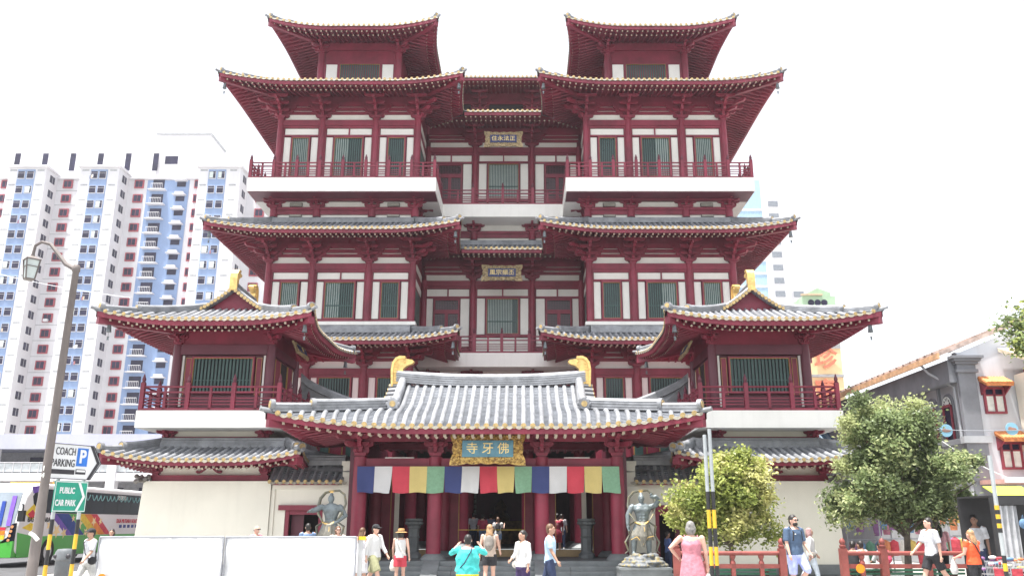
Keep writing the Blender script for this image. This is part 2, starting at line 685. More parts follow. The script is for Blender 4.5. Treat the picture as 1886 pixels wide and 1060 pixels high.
        if raf:
            h = max(un.half(side, 0), un.half(side, 1))
            n = int(h / pitch)
            rise = Vector((0, 0, 1))
            over = (un.b - un.bi) if side in 'FB' else (un.a - un.ai)
            for i in range(-n, n + 1):
                t = (i + 0.5) * pitch
                lo, hi = un.drange(side, t)
                if hi - lo < 0.06:
                    continue
                if lo < 0.01:
                    e1 = min(hi, 0.45)
                    rb.bar(un.pt(side, t, 0.03, -0.055), un.pt(side, t, e1, -0.045), r * 1.15, r * 1.2, 0, endmi=1)
                if hi > 0.3:
                    s0 = max(lo, 0.24)
                    rb.tube([un.pt(side, t, s0, -0.15), un.pt(side, t, hi, -0.03)], r * 0.68, 6, 0, endmi=1)
    sb.build('soffit', RED, roof)
    fb.build('fascia', RED, roof)
    if rb.v:
        stuff(rb.build('rafters', [RED, REND], roof))
    for c in hips:     # corner beams under the hips
        sx, sy = (-1 if 'L' in c else 1), (-1 if 'F' in c else 1)
        side = 'F' if sy < 0 else 'B'
        path = [un.pt(side, sx * un.half(side, d) * 0.9999, d, -0.08) for d in [k / 8 for k in range(9)]]
        cb = MB()
        sweep(cb, path, [(-0.1, -0.16), (0.1, -0.16), (0.1, 0.1), (-0.1, 0.1)], 0)
        cb.build('corner_beam', RED, roof)
    return roof, un

def arm(mb, L, h, t, c, axis='x'):
    e = min(0.16, L * 0.16)
    prof = [(-L / 2, h), (-L / 2, h * 0.5), (-L / 2 + e * 0.35, h * 0.2), (-L / 2 + e, 0), (L / 2 - e, 0), (L / 2 - e * 0.35, h * 0.2), (L / 2, h * 0.5), (L / 2, h)]
    if axis == 'x':
        mb.prism(prof, lambda u, v, w: (c[0] + u, c[1] + w, c[2] + v), -t / 2, t / 2)
    else:
        mb.prism(prof, lambda u, v, w: (c[0] + w, c[1] + u, c[2] + v), -t / 2, t / 2)

def block(mb, c, s, h):
    mb.box(c[0] - s * 0.36, c[0] + s * 0.36, c[1] - s * 0.36, c[1] + s * 0.36, c[2], c[2] + h * 0.45)
    mb.box(c[0] - s / 2, c[0] + s / 2, c[1] - s / 2, c[1] + s / 2, c[2] + h * 0.45, c[2] + h)

def bracket_mesh(tiers=3, w=1.0, out=1.0, k=1.0, corner=False):
    mb = MB()
    block(mb, (0, 0, 0), 0.44 * k, 0.2 * k)
    z = 0.16 * k
    for i in range(tiers):
        L = (0.82 + 0.42 * i) * w * k
        arm(mb, min(L, 1.5 * w * k), 0.17 * k, 0.15 * k, (0, 0, z))
        oo = (0.28 + 0.36 * i) * out * k
        # outward arm
        prof = [(0.1, 0.17 * k), (0.1, 0), (-oo + 0.1 * k, 0), (-oo, 0.09 * k), (-oo, 0.17 * k)]
        mb.prism(prof, lambda u, v, t: (t, u, z + v), -0.07 * k, 0.07 * k)
        block(mb, (0, -oo + 0.06 * k, z + 0.17 * k), 0.19 * k, 0.09 * k)
        if i > 0:
            arm(mb, (0.8 + 0.1 * i) * w * k, 0.15 * k, 0.13 * k, (0, -oo + 0.42 * out * k, z + 0.02))
        for sx in (-1, 1):
            block(mb, (sx * (L / 2 - 0.09 * k), 0, z + 0.17 * k), 0.18 * k, 0.08 * k)
        z += 0.25 * k
    arm(mb, 1.05 * w * k, 0.15 * k, 0.13 * k, (0, -(0.28 + 0.36 * (tiers - 1)) * out * k + 0.06 * k, z + 0.01 * k))
    # slanting tail
    oo = (0.28 + 0.36 * tiers) * out * k
    mb.bar((0, 0.1, z + 0.05 * k), (0, -oo, z - 0.16 * k), 0.13 * k, 0.13 * k)
    if corner:
        for i in range(tiers):
            oo = (0.3 + 0.42 * i) * out * k
            zz = 0.16 * k + 0.25 * k * i
            prof = [(0.1, 0.17 * k), (0.1, 0), (-oo + 0.1 * k, 0), (-oo, 0.09 * k), (-oo, 0.17 * k)]
            mb.prism(prof, lambda u, v, t: (u, t, zz + v), -0.07 * k, 0.07 * k)
            ow = oo * 1.25
            prof = [(0.1, 0.17 * k), (0.1, 0), (-ow + 0.1 * k, 0), (-ow, 0.09 * k), (-ow, 0.17 * k)]
            c45 = math.sqrt(0.5)
            mb.prism(prof, lambda u, v, t: (u * c45 + t * c45, u * c45 - t * c45, zz + v), -0.08 * k, 0.08 * k)
            block(mb, (-oo + 0.06 * k, 0, zz + 0.17 * k), 0.19 * k, 0.09 * k)
    return mb.mesh('bracket_set', RED, mirror=False, normals=True)

BR_HALL = bracket_mesh(3, 1.0, 1.0, 1.0)
BR_HALLC = bracket_mesh(3, 1.0, 1.0, 1.0, True)
BR_LOW = bracket_mesh(2, 1.0, 0.8, 0.95)
BR_LOWC = bracket_mesh(2, 1.0, 0.8, 0.95, True)
BR_GATE = bracket_mesh(3, 0.72, 0.8, 0.84)
BR_GATEC = bracket_mesh(3, 0.72, 0.8, 0.84, True)
BR_PAV = bracket_mesh(2, 0.8, 0.75, 0.62, True)

def bracket(me, par, x, y, z, mirror=False):
    o = place(me, 'bracket_set', par, (x, y, z))
    if (mirror and MX > 0) or (not mirror and MX < 0):
        o.scale = (-1, 1, 1)
    return o

UNIT = MB().box(-0.5, 0.5, -0.5, 0.5, -0.5, 0.5)
BOXES = {}
def bx(par, name, x0, x1, y0, y1, z0, z1, m):
    """a plain board / beam / panel sharing the mesh of its material"""
    key = m.name
    if key not in BOXES:
        BOXES[key] = UNIT.mesh('board', m, mirror=False)
    o = place(BOXES[key], name, par, ((x0 + x1) / 2, (y0 + y1) / 2, (z0 + z1) / 2))
    o.scale = (x1 - x0, y1 - y0, z1 - z0)
    return o

COLM = {}
def column(par, x, y, z0, z1, r, m=None, name='column'):
    m = m or RED
    key = m.name
    if key not in COLM:
        COLM[key] = MB().lathe([(1.0, 0), (1.0, 0.7), (0.97, 0.85), (0.93, 1.0)], n=18).mesh('column', m, smooth=True, mirror=False)
    o = place(COLM[key], name, par, (x, y, z0))
    o.scale = (r, r, z1 - z0)
    return o

def window(par, x0, x1, z0, z1, y, n, blind=None, frame=0.07, trim=True, deep=0.12):
    """barred window: frame, gilt inner line, dark pane, optional pale blind, upright bars"""
    f = MB()
    for a, b, c, d in ((x0 - frame, x0, z0 - frame, z1 + frame), (x1, x1 + frame, z0 - frame, z1 + frame), (x0, x1, z1, z1 + frame), (x0, x1, z0 - frame, z0)):
        f.box(a, b, y - 0.05, y + deep, c, d, 0)
    if trim:
        g = 0.018
        for a, b, c, d in ((x0, x0 + g, z0, z1), (x1 - g, x1, z0, z1), (x0 + g, x1 - g, z1 - g, z1), (x0 + g, x1 - g, z0, z0 + g)):
            f.box(a, b, y - 0.03, y + 0.02, c, d, 1)
    win = f.build('window', [RED, GLINE], par)
    bx(win, 'pane', x0, x1, y + deep - 0.03, y + deep, z0, z1, GLASS)
    if blind:
        bx(win, 'blind', x0 + (x1 - x0) * blind[0], x0 + (x1 - x0) * blind[1], y + deep - 0.05, y + deep - 0.033, z0 + 0.01, z1 - 0.01, CURT)
    w = (x1 - x0) / n
    for i in range(n):
        xc = x0 + (i + 0.5) * w
        bx(win, 'bar', xc - w * 0.24, xc + w * 0.24, y + 0.02, y + 0.06, z0, z1, BAR)
    bx(win, 'crossbar', x0, x1, y + 0.03, y + 0.055, z0 + (z1 - z0) * 0.34, z0 + (z1 - z0) * 0.37, BAR)
    return win

def balustrade(par, pts, z, h=0.86, step=1.15, s=1.0, first=True, last=True, name='balustrade'):
    """posts with finials, two upper rails, three lower rails along a polyline"""
    pm = POST[s]
    rails = MB()
    tot = []
    for i in range(len(pts) - 1):
        a, b = Vector(pts[i]), Vector(pts[i + 1])
        for zz, hh in ((h * 0.06, 0.09 * s),):
            rails.bar((a.x, a.y, z + zz), (b.x, b.y, z + zz), 0.1 * s, hh)
    base = rails.build(name, RED, par)
    for i in range(len(pts) - 1):
        a, b = Vector(pts[i]), Vector(pts[i + 1])
        n = max(1, round((b - a).length / (step / 2)))
        if n % 2:
            n += 1
        for zz, hh in ((h * 0.98, 0.07), (h * 0.76, 0.06), (h * 0.52, 0.035), (h * 0.39, 0.035), (h * 0.26, 0.035)):
            rm = MB()
            if zz > h * 0.9:
                rm.tube([(a.x, a.y, z + zz), (b.x, b.y, z + zz)], hh * s * 0.55, 8)
            else:
                rm.bar((a.x, a.y, z + zz), (b.x, b.y, z + zz), hh * s, hh * s)
            rm.build('rail', RED, base)
        for j in range(n + 1):
            if i > 0 and j == 0:
                continue
            if (j == 0 and i == 0 and not first) or (j == n and i == len(pts) - 2 and not last):
                continue
            q = a + (b - a) * j / n
            if j % 2 == 0:
                place(pm, 'post', base, (q.x, q.y, z), scale=(1, 1, h / 0.86))
            else:
                place(STUB[s], 'baluster', base, (q.x, q.y, z), scale=(1, 1, h / 0.86))
    return base

POST, STUB = {}, {}
for s_ in (1.0, 0.9):
    m_ = MB()
    m_.box(-0.075 * s_, 0.075 * s_, -0.075 * s_, 0.075 * s_, 0, 0.98, 0)
    m_.lathe([(0.075 * s_, 0.98), (0.085 * s_, 1.01), (0.05 * s_, 1.03), (0.07 * s_, 1.07), (0.075 * s_, 1.12), (0.045 * s_, 1.2), (0.012, 1.3)], n=10, mi=1)
    POST[s_] = m_.mesh('post', [RED, REDD], mirror=False)
    m_ = MB()
    m_.box(-0.05 * s_, 0.05 * s_, -0.05 * s_, 0.05 * s_, 0, 0.64, 0)
    m_.box(-0.035 * s_, 0.035 * s_, -0.035 * s_, 0.035 * s_, 0.64, 0.74, 0)
    m_.box(-0.05 * s_, 0.05 * s_, -0.04 * s_, 0.04 * s_, 0.74, 0.81, 0)
    STUB[s_] = m_.mesh('baluster', RED, mirror=False)

BELL = MB()
BELL.tube([(0, 0, 0), (0, 0, -0.16)], 0.008, 6)
BELL.lathe([(0.03, -0.16), (0.06, -0.18), (0.075, -0.28), (0.09, -0.42), (0.105, -0.46), (0.085, -0.46)], n=12)
BELL.tube([(0, 0, -0.42), (0, 0, -0.62)], 0.006, 5)
BELL.prism([(-0.05, -0.62), (0.05, -0.62), (0.03, -0.70), (0.05, -0.76), (-0.05, -0.76), (-0.03, -0.70)], lambda u, v, t: (u, t, v), -0.004, 0.004)
BELLM = mat('bell_bronze', (0.16, 0.18, 0.19), 0.45, 0.2, 8, metal=0.4)
BELL_ME = BELL.mesh('wind_bell', BELLM, smooth=True, mirror=False)
def wind_bell(p, label, s=1.0):
    o = place(BELL_ME, 'wind_bell', None, p, scale=s)
    return tag(o, label, 'bell', 'wind bells hung from the temple eaves')

# ------------------------------------------------------------------ main hall
hall = thing('temple_hall', 'tall maroon and white tiered Chinese temple hall with upturned tiled eaves behind the gate', 'temple', (0, 41, 0))
YW, YC = 41.0, 44.7
CX = [-11.72, -9.5, -6.67, -4.45]

def storey(par, cols, y, zb, zf, bays, fr_h, transom=True, up=0.36, stripes=True, colr=0.17, zc0=None, side_panels=True, br=True, edge=(True, True)):
    """a wall between columns: zb top of the tie beam, zf floor; bays = list of (window half width, z0, z1, bars, blind, transom count)"""
    x0, x1 = cols[0], cols[-1]
    bx(par, 'wall', x0, x1, y + 0.13, y + 0.5, zf, zb + 1.68, RED)
    # frieze between the brackets
    bx(par, 'panel', x0 + 0.1, x1 - 0.1, y + 0.08, y + 0.14, zb, zb + up, PANEL)
    if stripes:
        for a, b in ((up, up + 0.17), (up + 0.23, up + 0.42), (up + 0.47, up + 0.75)):
            bx(par, 'frieze_beam', x0, x1, y + 0.02, y + 0.12, zb + a, zb + b, RED)
        for a, b in ((up + 0.17, up + 0.23), (up + 0.42, up + 0.47)):
            bx(par, 'frieze_strip', x0, x1, y + 0.09, y + 0.128, zb + a, zb + b, PANEL)
    for c in cols:
        column(par, c, y, zf, zb + 0.02, colr)
    if br:
        for i, c in enumerate(cols):
            if i == 0 and edge[0]:
                bracket(BR_HALLC, par, c, y, zb)
            elif i == len(cols) - 1 and edge[1]:
                bracket(BR_HALLC, par, c, y, zb, True)
            elif 0 < i < len(cols) - 1:
                bracket(BR_HALL, par, c, y, zb)
    for i in range(len(cols) - 1):
        a, b = cols[i] + colr * 0.8, cols[i + 1] - colr * 0.8
        bx(par, 'tie_beam', a, b, y - 0.08, y + 0.1, zb - 0.31, zb, RED)
        bx(par, 'beam', a, b, y - 0.03, y + 0.1, zb - 0.44, zb - 0.315, RED)
        if i >= len(bays) or bays[i] is None:
            continue
        hw, z0, z1, nb, blind, tc = bays[i]
        xc = (cols[i] + cols[i + 1]) / 2
        bx(par, 'jamb', a, a + 0.07, y - 0.02, y + 0.1, zf, zb - 0.44, RED)
        bx(par, 'jamb', b - 0.07, b, y - 0.02, y + 0.1, zf, zb - 0.44, RED)
        ztop = zb - 0.44
        if tc:
            w = (b - a - 0.14)
            for k in range(tc):
                p0, p1 = a + 0.07 + w * k / tc, a + 0.07 + w * (k + 1) / tc
                bx(par, 'panel', p0 + 0.035, p1 - 0.035, y + 0.05, y + 0.128, z1 + 0.17, ztop - 0.02, PANEL)
                if k:
                    bx(par, 'mullion', p0 - 0.034, p0 + 0.034, y - 0.01, y + 0.12, z1 + 0.17, ztop - 0.001, RED)
            bx(par, 'transom_beam', a + 0.07, b - 0.07, y - 0.02, y + 0.1, z1 + 0.075, z1 + 0.165, RED)
        if side_panels:
            for p0, p1 in ((a + 0.09, xc - hw - 0.12), (xc + hw + 0.12, b - 0.09)):
                if p1 - p0 > 0.06:
                    bx(par, 'panel', p0, p1, y + 0.05, y + 0.126, z0 - 0.02, z1 + 0.04, PANEL)
        window(par, xc - hw, xc + hw, z0, z1, y, nb, blind)
        bx(par, 'sill', a + 0.07, b - 0.07, y - 0.035, y + 0.1, z0 - 0.2, z0 - 0.075, RED)

def side_wall(par, x, y0, y1, zf, zb, face):
    """flank of a wing: red wall, pale panels, posts; face = +1 looks to +X"""
    e = 0.0
    bx(par, 'side_wall', min(x, x - face * 0.4), max(x, x - face * 0.4), y0 + 0.13, y1, zf, zb + 1.68, RED)
    n = max(1, int((y1 - y0) / 2.6))
    for i in range(n):
        a, b = y0 + (y1 - y0) * i / n + 0.25, y0 + (y1 - y0) * (i + 1) / n - 0.2
        xa, xb = sorted((x - face * 0.02, x + face * 0.03))
        bx(par, 'panel', xa, xb, a, b, zb + 0.01, zb + 0.34, PANEL)
        bx(par, 'panel', xa, xb, a + 0.1, b - 0.1, zb - 0.85, zb - 0.5, PANEL)
        bx(par, 'panel', xa, xb, a + 0.1, a + 0.35, zf + 0.3, zb - 1.0, PANEL)
        bx(par, 'pane', xa, xb, a + 0.55, b - 0.55, zf + 0.5, zb - 1.0, BAR)
        if i:
            column(par, x, y0 + (y1 - y0) * i / n, zf, zb, 0.16)

def skirt(cx, cy, aw, bw, over, ze, H, **k):
    return Roof(cx, cy, aw + over - 0.3, bw + over - 0.3, aw, bw, ze, H, flare=0.32, **k)

for MX in (1.0, -1.0):
    wcx, wcy, aw, bw = -8.085, 48.5, 3.635, 7.5
    inner_cut = {'R': (42.1, 2.6)}
    # ground and first storeys, mostly hidden behind the gate
    bx(hall, 'wall', -11.0, -4.0, 33.6, 41.0, 0.0, 5.0, RED)
    # second storey
    W2 = [(0.43, 6.9, 8.42, 7, None, 0), (0.77, 6.9, 8.42, 12, None, 0), (0.43, 6.9, 8.42, 7, None, 0)]
    storey(hall, CX, YW, 8.87, 5.0, W2, 0, colr=0.2)
    side_wall(hall, CX[-1], YW, YC, 5.0, 8.87, 1)
    # third storey
    W3 = [(0.43, 11.4, 13.24, 9, (0, 1), 1), (0.73, 11.4, 13.24, 13, (0, 0.47), 2), (0.43, 11.4, 13.24, 8, None, 1)]
    storey(hall, CX, YW, 14.22, 11.1, W3, 0)
    side_wall(hall, CX[-1], YW, YC, 11.1, 14.22, 1)
    side_wall(hall, CX[0], YW, 56, 11.1, 14.22, -1)
    bx(hall, 'plinth_strip', -12.0, -4.2, 40.72, 41.2, 11.0, 11.17, WHITE)
    # fourth storey
    W4 = [(0.43, 19.0, 21.17, 9, (0, 1), 1), (0.73, 19.0, 21.17, 13, (0, 0.5), 2), (0.43, 19.0, 21.17, 8, None, 1)]
    storey(hall, CX, YW, 22.17, 18.35, W4, 0)
    side_wall(hall, CX[-1], YW, YC, 18.35, 22.17, 1)
    side_wall(hall, CX[0], YW, 56, 18.35, 22.17, -1)
    # bracket frieze carrying the fourth floor balcony
    bx(hall, 'wall', -11.72, -4.45, 41.05, 41.5, 16.5, 17.7, PANEL)
    bx(hall, 'side_wall', -11.72, -11.3, 41.5, 56, 16.5, 17.7, PANEL)
    bx(hall, 'side_wall', -4.87, -4.45, 41.5, 44.8, 16.5, 17.7, PANEL)
    for c in CX:
        column(hall, c, 41.0, 16.72, 17.12, 0.2)
    for a, b in ((17.08, 17.24), (16.86, 17.07)):
        off = 0.06 if a > 17 else 0.0
        bx(hall, 'beam', -11.85, -4.3, 40.94 - off, 41.1, a, b, RED)
    bx(hall, 'beam', -4.5, -4.38, 41.1, 44.7, 16.86, 17.24, RED)
    bx(hall, 'beam', -11.86, -11.7, 41.1, 56, 16.86, 17.24, RED)
    for i, c in enumerate(CX):
        bracket(BR_LOWC if i in (0, 3) else BR_LOW, hall, c, 40.98, 17.1, i == 3)
    for i in (1, 2):
        bracket(BR_LOW, hall, -4.42, 41.0 + 1.3 * i, 17.1).rotation_euler = (0, 0, R(90) * MX)
    bx(hall, 'beam', -12.0, -4.0, 40.55, 40.75, 17.52, 17.62, RED)
    for xv in (-10.6, -5.56):
        for zz in (17.33, 16.75):
            v = MB()
            v.box(xv - 0.32, xv + 0.32, 40.98, 41.06, zz - 0.02, zz + 0.17, 0)
            for q in range(4):
                v.box(xv - 0.3, xv + 0.3, 40.955, 40.985, zz + 0.04 * q, zz + 0.04 * q + 0.022, 1)
            v.build('vent', [SHADEIN, mat('vent_slat', (0.5, 0.48, 0.42))], hall)
    # balcony slab and balustrade
    slab = MB()
    slab.box(-12.74, -3.26, 39.6, 41.0, 17.6, 18.33)
    slab.box(-12.74, -11.6, 41.0, 56, 17.6, 18.33)
    slab.box(-4.6, -3.26, 41.0, 43.3, 17.6, 18.33)
    slab.build('balcony_slab', WHITE, hall)
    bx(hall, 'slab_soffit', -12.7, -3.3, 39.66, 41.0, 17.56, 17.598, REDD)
    balustrade(hall, [(-12.66, 50), (-12.66, 39.7), (-3.36, 39.7), (-3.36, 43.2)], 18.33, 0.86, 1.16)
    # eaves: level B above the fourth floor, C above the third, D above the second
    rB = skirt(wcx, wcy, aw, bw, 2.6, 23.30, 0.95, lift=0.28, lc=3.4, cuts=inner_cut)
    roof_parts(hall, rB, 0.27, 0.07, 'FLR', '', wall=0.5, hips=('FL', 'FR'), sof_rise=0.55)
    rC = skirt(wcx, wcy, aw, bw, 2.6, 15.33, 1.10, lift=0.30, lc=3.4, cuts=inner_cut)
    roof_parts(hall, rC, 0.27, 0.07, 'FLR', 'F', wall=0.75, hips=('FL', 'FR'), sof_rise=0.6)
    rD = skirt(wcx, wcy, aw, bw, 2.6, 9.85, 0.85, lift=0.36, lc=3.0, cuts={'R': (42.9, 1.8)})
    roof_parts(hall, rD, 0.27, 0.07, 'FLR', 'F', wall=1.0, hips=('FL', 'FR'), sof_rise=0.5)
    # corner tower on the wing
    bx(hall, 'wall', -10.05, -5.8, 41.93, 50, 24.0, 28.2, RED)
    for c in (-10.05, -5.8):
        column(hall, c, 41.9, 24.0, 26.95, 0.2)
        bracket(BR_LOWC, hall, c, 41.88, 26.6, c > -6)
    window(hall, -8.99, -6.8, 24.3, 26.0, 41.85, 18)
    for a, b in ((-9.75, -9.15), (-6.65, -6.05)):
        bx(hall, 'panel', a, b, 41.84, 41.935, 24.3, 25.98, PANEL)
        bx(hall, 'jamb', a - 0.1, a - 0.02, 41.82, 41.93, 24.3, 26.05, RED)
        bx(hall, 'jamb', b + 0.02, b + 0.08, 41.82, 41.93, 24.3, 26.05, RED)
    bx(hall, 'tie_beam', -10.0, -5.85, 41.78, 41.93, 26.85, 27.25, RED)
    rA = Roof(-7.92, 46.4, 4.2, 6.55, 2.13, 4.45, 27.18, 0.8, lift=0.28, flare=0.35, lc=2.8)
    roof_parts(hall, rA, 0.27, 0.07, 'FLR', '', wall=None, hips=('FL', 'FR'), sof_rise=0.5)
    cap = MB()
    cap.box(-10.1, -5.75, 42.2, 50.9, 27.9, 28.3)
    cap.build('roof_cap', TILE, hall)
    fin = MB()
    fin.lathe([(0.62, 28.2), (0.7, 29.2), (0.62, 29.75), (0.3, 30.0), (0.34, 30.1), (0.05, 30.3), (0.02, 31.2)], c=(-7.92, 46.4, 0), n=16)
    fin.build('finial', GOLD, hall, smooth=True)
    # golden hanging bells
    for rf, nm in ((rB, 'fourth'), (rC, 'third'), (rD, 'second')):
        side = 'left' if MX > 0 else 'right'
        for c, w_ in ((-1, 'outer'), (1, 'inner')):
            if nm == 'second' and w_ == 'outer':
                continue
            p = rf.pt('F', c * rf.half('F', 0.12), 0.12, -0.36)
            wind_bell(p, f'bronze bell under {w_} corner of {nm} floor eave, {side} wing', 1.0)
MX = 1.0

# recessed centre
C3 = [-4.3, -1.62, 1.62, 4.3]
def lattice_door(par, x0, x1, z0, z1, y):
    f = MB()
    f.box(x0, x1, y + 0.07, y + 0.1, z0, z1, 1)
    f.box(x0, x0 + 0.08, y - 0.02, y + 0.11, z0, z1, 0)
    f.box(x1 - 0.08, x1, y - 0.02, y + 0.11, z0, z1, 0)
    f.box(x0 + 0.08, x1 - 0.08, y - 0.02, y + 0.11, z1 - 0.1, z1, 0)
    f.box(x0 + 0.08, x1 - 0.08, y - 0.01, y + 0.11, z1 - 0.85, z1 - 0.62, 0)
    xm = (x0 + x1) / 2
    f.box(xm - 0.09, xm + 0.09, y - 0.01, y + 0.11, z0, z1 - 0.85, 0)
    f.box(x0 + 0.08, x1 - 0.08, y - 0.005, y + 0.11, z0, z0 + 0.8, 0)
    d = f.build('door', [RED, GLASS], par)
    for p0, p1, q0, q1 in ((x0 + 0.08, x1 - 0.08, z1 - 0.62, z1 - 0.1), (x0 + 0.08, xm - 0.09, z0 + 0.8, z1 - 0.85), (xm + 0.09, x1 - 0.08, z0 + 0.8, z1 - 0.85)):
        l = MB()
        n = max(3, int((p1 - p0) / 0.085))
        for i in range(1, n):
            x = p0 + (p1 - p0) * i / n
            l.box(x - 0.009, x + 0.009, y + 0.04, y + 0.065, q0, q1)
        n = max(3, int((q1 - q0) / 0.085))
        for i in range(1, n):
            z = q0 + (q1 - q0) * i / n
            l.box(p0, p1, y + 0.045, y + 0.06, z - 0.008, z + 0.008)
        l.build('lattice', REDD, d)
    return d

for zb, zf, z0, z1 in ((22.3, 18.35, 19.2, 21.3), (14.37, 10.1, 11.42, 13.36)):
    bays = [None, (0.85, z0, z1, 19, (0.0, 1.0 if zb > 20 else 0.82), 2), None]
    storey(hall, C3, YC, zb, zf, bays, 0, edge=(False, False))
    for s in (-1, 1):
        a, b = sorted((s * 1.78, s * 4.2))
        d0, d1 = sorted((s * 2.35, s * 3.75))
        lattice_door(hall, d0, d1, zf, z1 + 0.02, YC)
        for p0, p1 in ((a + 0.04, d0 - 0.06), (d1 + 0.06, b - 0.04)):
            bx(hall, 'panel', p0, p1, YC + 0.05, YC + 0.126, zf + 0.6, z1 + 0.02, PANEL)
        xm = (a + b) / 2
        bx(hall, 'transom_beam', a, b, YC - 0.02, YC + 0.1, z1 + 0.04, z1 + 0.14, RED)
        for p0, p1 in ((a + 0.06, xm - 0.04), (xm + 0.04, b - 0.06)):
            bx(hall, 'panel', p0, p1, YC + 0.05, YC + 0.126, z1 + 0.15, zb - 0.46, PANEL)
        bx(hall, 'mullion', xm - 0.04, xm + 0.04, YC - 0.01, YC + 0.12, z1 + 0.141, zb - 0.441, RED)
    bx(hall, 'low_panel', -1.45, 1.45, YC + 0.03, YC + 0.12, zf + 0.05, z0 - 0.22, PANEL)
bx(hall, 'balcony_slab', -3.26, 3.26, 43.3, 45.0, 17.6, 18.328, WHITE)
balustrade(hall, [(-3.28, 43.4), (3.28, 43.4)], 18.33, 0.86, 1.62, first=False, last=False)
bx(hall, 'balcony_slab', -4.4, 4.4, 43.3, 45.0, 9.37, 10.1, WHITE)
balustrade(hall, [(-4.3, 43.4), (4.3, 43.4)], 10.1, 0.9, 1.45)
# frieze under the balconies
for z in (16.5, 8.2):
    bx(hall, 'wall', -4.4, 4.4, 44.75, 45.2, z, z + 1.3, PANEL)
    bx(hall, 'beam', -4.4, 4.4, 44.62, 44.8, z + 0.58, z + 0.74, RED)
    bx(hall, 'beam', -4.4, 4.4, 44.66, 44.8, z + 0.36, z + 0.57, RED)
    for c in (-1.62, 1.62):
        column(hall, c, 44.66, z + 0.22, z + 0.62, 0.2)
    for c in (-3.9, -1.62, 1.62, 3.9):
        bracket(BR_LOW, hall, c, 44.64, z + 0.6)
bx(hall, 'wall', -4.4, 4.4, 44.75, 45.2, 5.0, 8.2, PANEL)
# centre eaves (valleys against the wings)
rBc = Roof(0, 50, 2.1, 7.9, 4.45, 5.3, 23.30, 0.95, lift=0, flare=0)
roof_parts(hall, rBc, 0.27, 0.07, 'F', '', wall=1.0, sof_rise=0.55)
rCc = Roof(0, 50, 2.1, 7.9, 4.45, 5.3, 15.40, 1.05, lift=0, flare=0)
roof_parts(hall, rCc, 0.27, 0.07, 'F', 'F', wall=0.75, sof_rise=0.6)
# set-back top storey between the towers
bx(hall, 'wall', -5.4, 5.4, 50.2, 51, 24.0, 30.0, RED)
C5 = [-5.0, -1.7, 1.7, 5.0]
for c in C5:
    column(hall, c, 50.1, 24.0, 27.4, 0.2)
    bracket(BR_HALL, hall, c, 50.1, 27.35)
bx(hall, 'beam', -5.4, 5.4, 50.0, 50.2, 26.95, 27.35, RED)
bx(hall, 'beam', -5.4, 5.4, 50.02, 50.19, 27.9, 28.05, RED)
for a, b, n in ((-4.6, -2.1, 16), (-1.3, 1.3, 16), (2.1, 4.6, 16)):
    window(hall, a, b, 24.6, 26.75, 50.05, n, trim=False)
for a_, b_ in ((-4.4, -2.3), (-1.1, 1.1), (2.3, 4.4)):
    bx(hall, 'gap_shade_panel', a_, b_, 50.1, 50.19, 27.4, 27.88, SHADEIN)  # dark panels on the wall, painted in as shade between the brackets
rTop = Roof(0, 54, 6.5, 6.2, 5.0, 3.8, 28.6, 0.7, lift=0, flare=0)
roof_parts(hall, rTop, 0.27, 0.07, 'F', '', sof_rise=0.4)
bx(hall, 'core', -11.2, 11.2, 45.2, 56, 5.0, 23.4, RED)
# ------------------------------------------------------------------ entrance gate
gate = thing('entrance_gate', 'maroon entrance gate with sunlit grey tiled roof and golden ridge ornaments', 'gate', (0, 28.5, 0))
TEAL = mat('teal_board', (0.10, 0.24, 0.30), 0.5, 0.15, 4.0)
NAVY = mat('navy_board', (0.02, 0.032, 0.12), 0.5, 0.2, 5.0)
CARVE = mat('carved_gilt', (0.55, 0.36, 0.10), 0.42, 0.3, 13.0, 1.0, metal=0.35, bscale=16, col2=(0.17, 0.09, 0.025), rng=(0.44, 0.62))
CARVEP = mat('carved_pale_gilt', (0.42, 0.32, 0.17), 0.5, 0.3, 11.0, 1.0, metal=0.15, bscale=16, col2=(0.18, 0.13, 0.08), rng=(0.46, 0.64))
LETTER = mat('gilt_letter', (0.88, 0.68, 0.28), 0.4, 0.06, 5.0, metal=0.2)

gY = 28.5
rG = Roof(0.03, gY, 6.1, 3.25, 3.15, 0, 4.34, 1.72, lift=0.40, flare=0.4, lc=3.6, ridge='x', dg=0.48, prof=lambda d: 0.72 * d + 0.28 * d * d)
groof, gun = roof_parts(gate, rG, 0.275, 0.075, 'FBLR', 'F', name='roof', soffit_in=(3.98, 1.5), courses=30, hips=('FL', 'FR', 'BL', 'BR'),
                        ridge_w=0.15, ridge_h=0.36, sof_rise=0.35, sof_drop=0.2)
rp = []
for i in range(25):
    u = -1 + i / 12
    rp.append(Vector((0.03 + u * 3.2, gY, rG.ze + rG.H - 0.03 + 0.16 * abs(u) ** 2.5)))
mb = MB()
sweep(mb, rp, ridge_section(0.16, 0.42, 4), 0)
mb.build('ridge', TILE, groof, smooth=False)
CHI = [(0.0, 0.0), (0.36, 0.0), (0.36, 0.30), (0.30, 0.40), (0.30, 0.52), (0.42, 0.62), (0.56, 0.67), (0.62, 0.74), (0.56, 0.79), (0.36, 0.82), (0.34, 0.88), (0.20, 0.88), (0.09, 0.82), (0.01, 0.70), (-0.02, 0.5)]
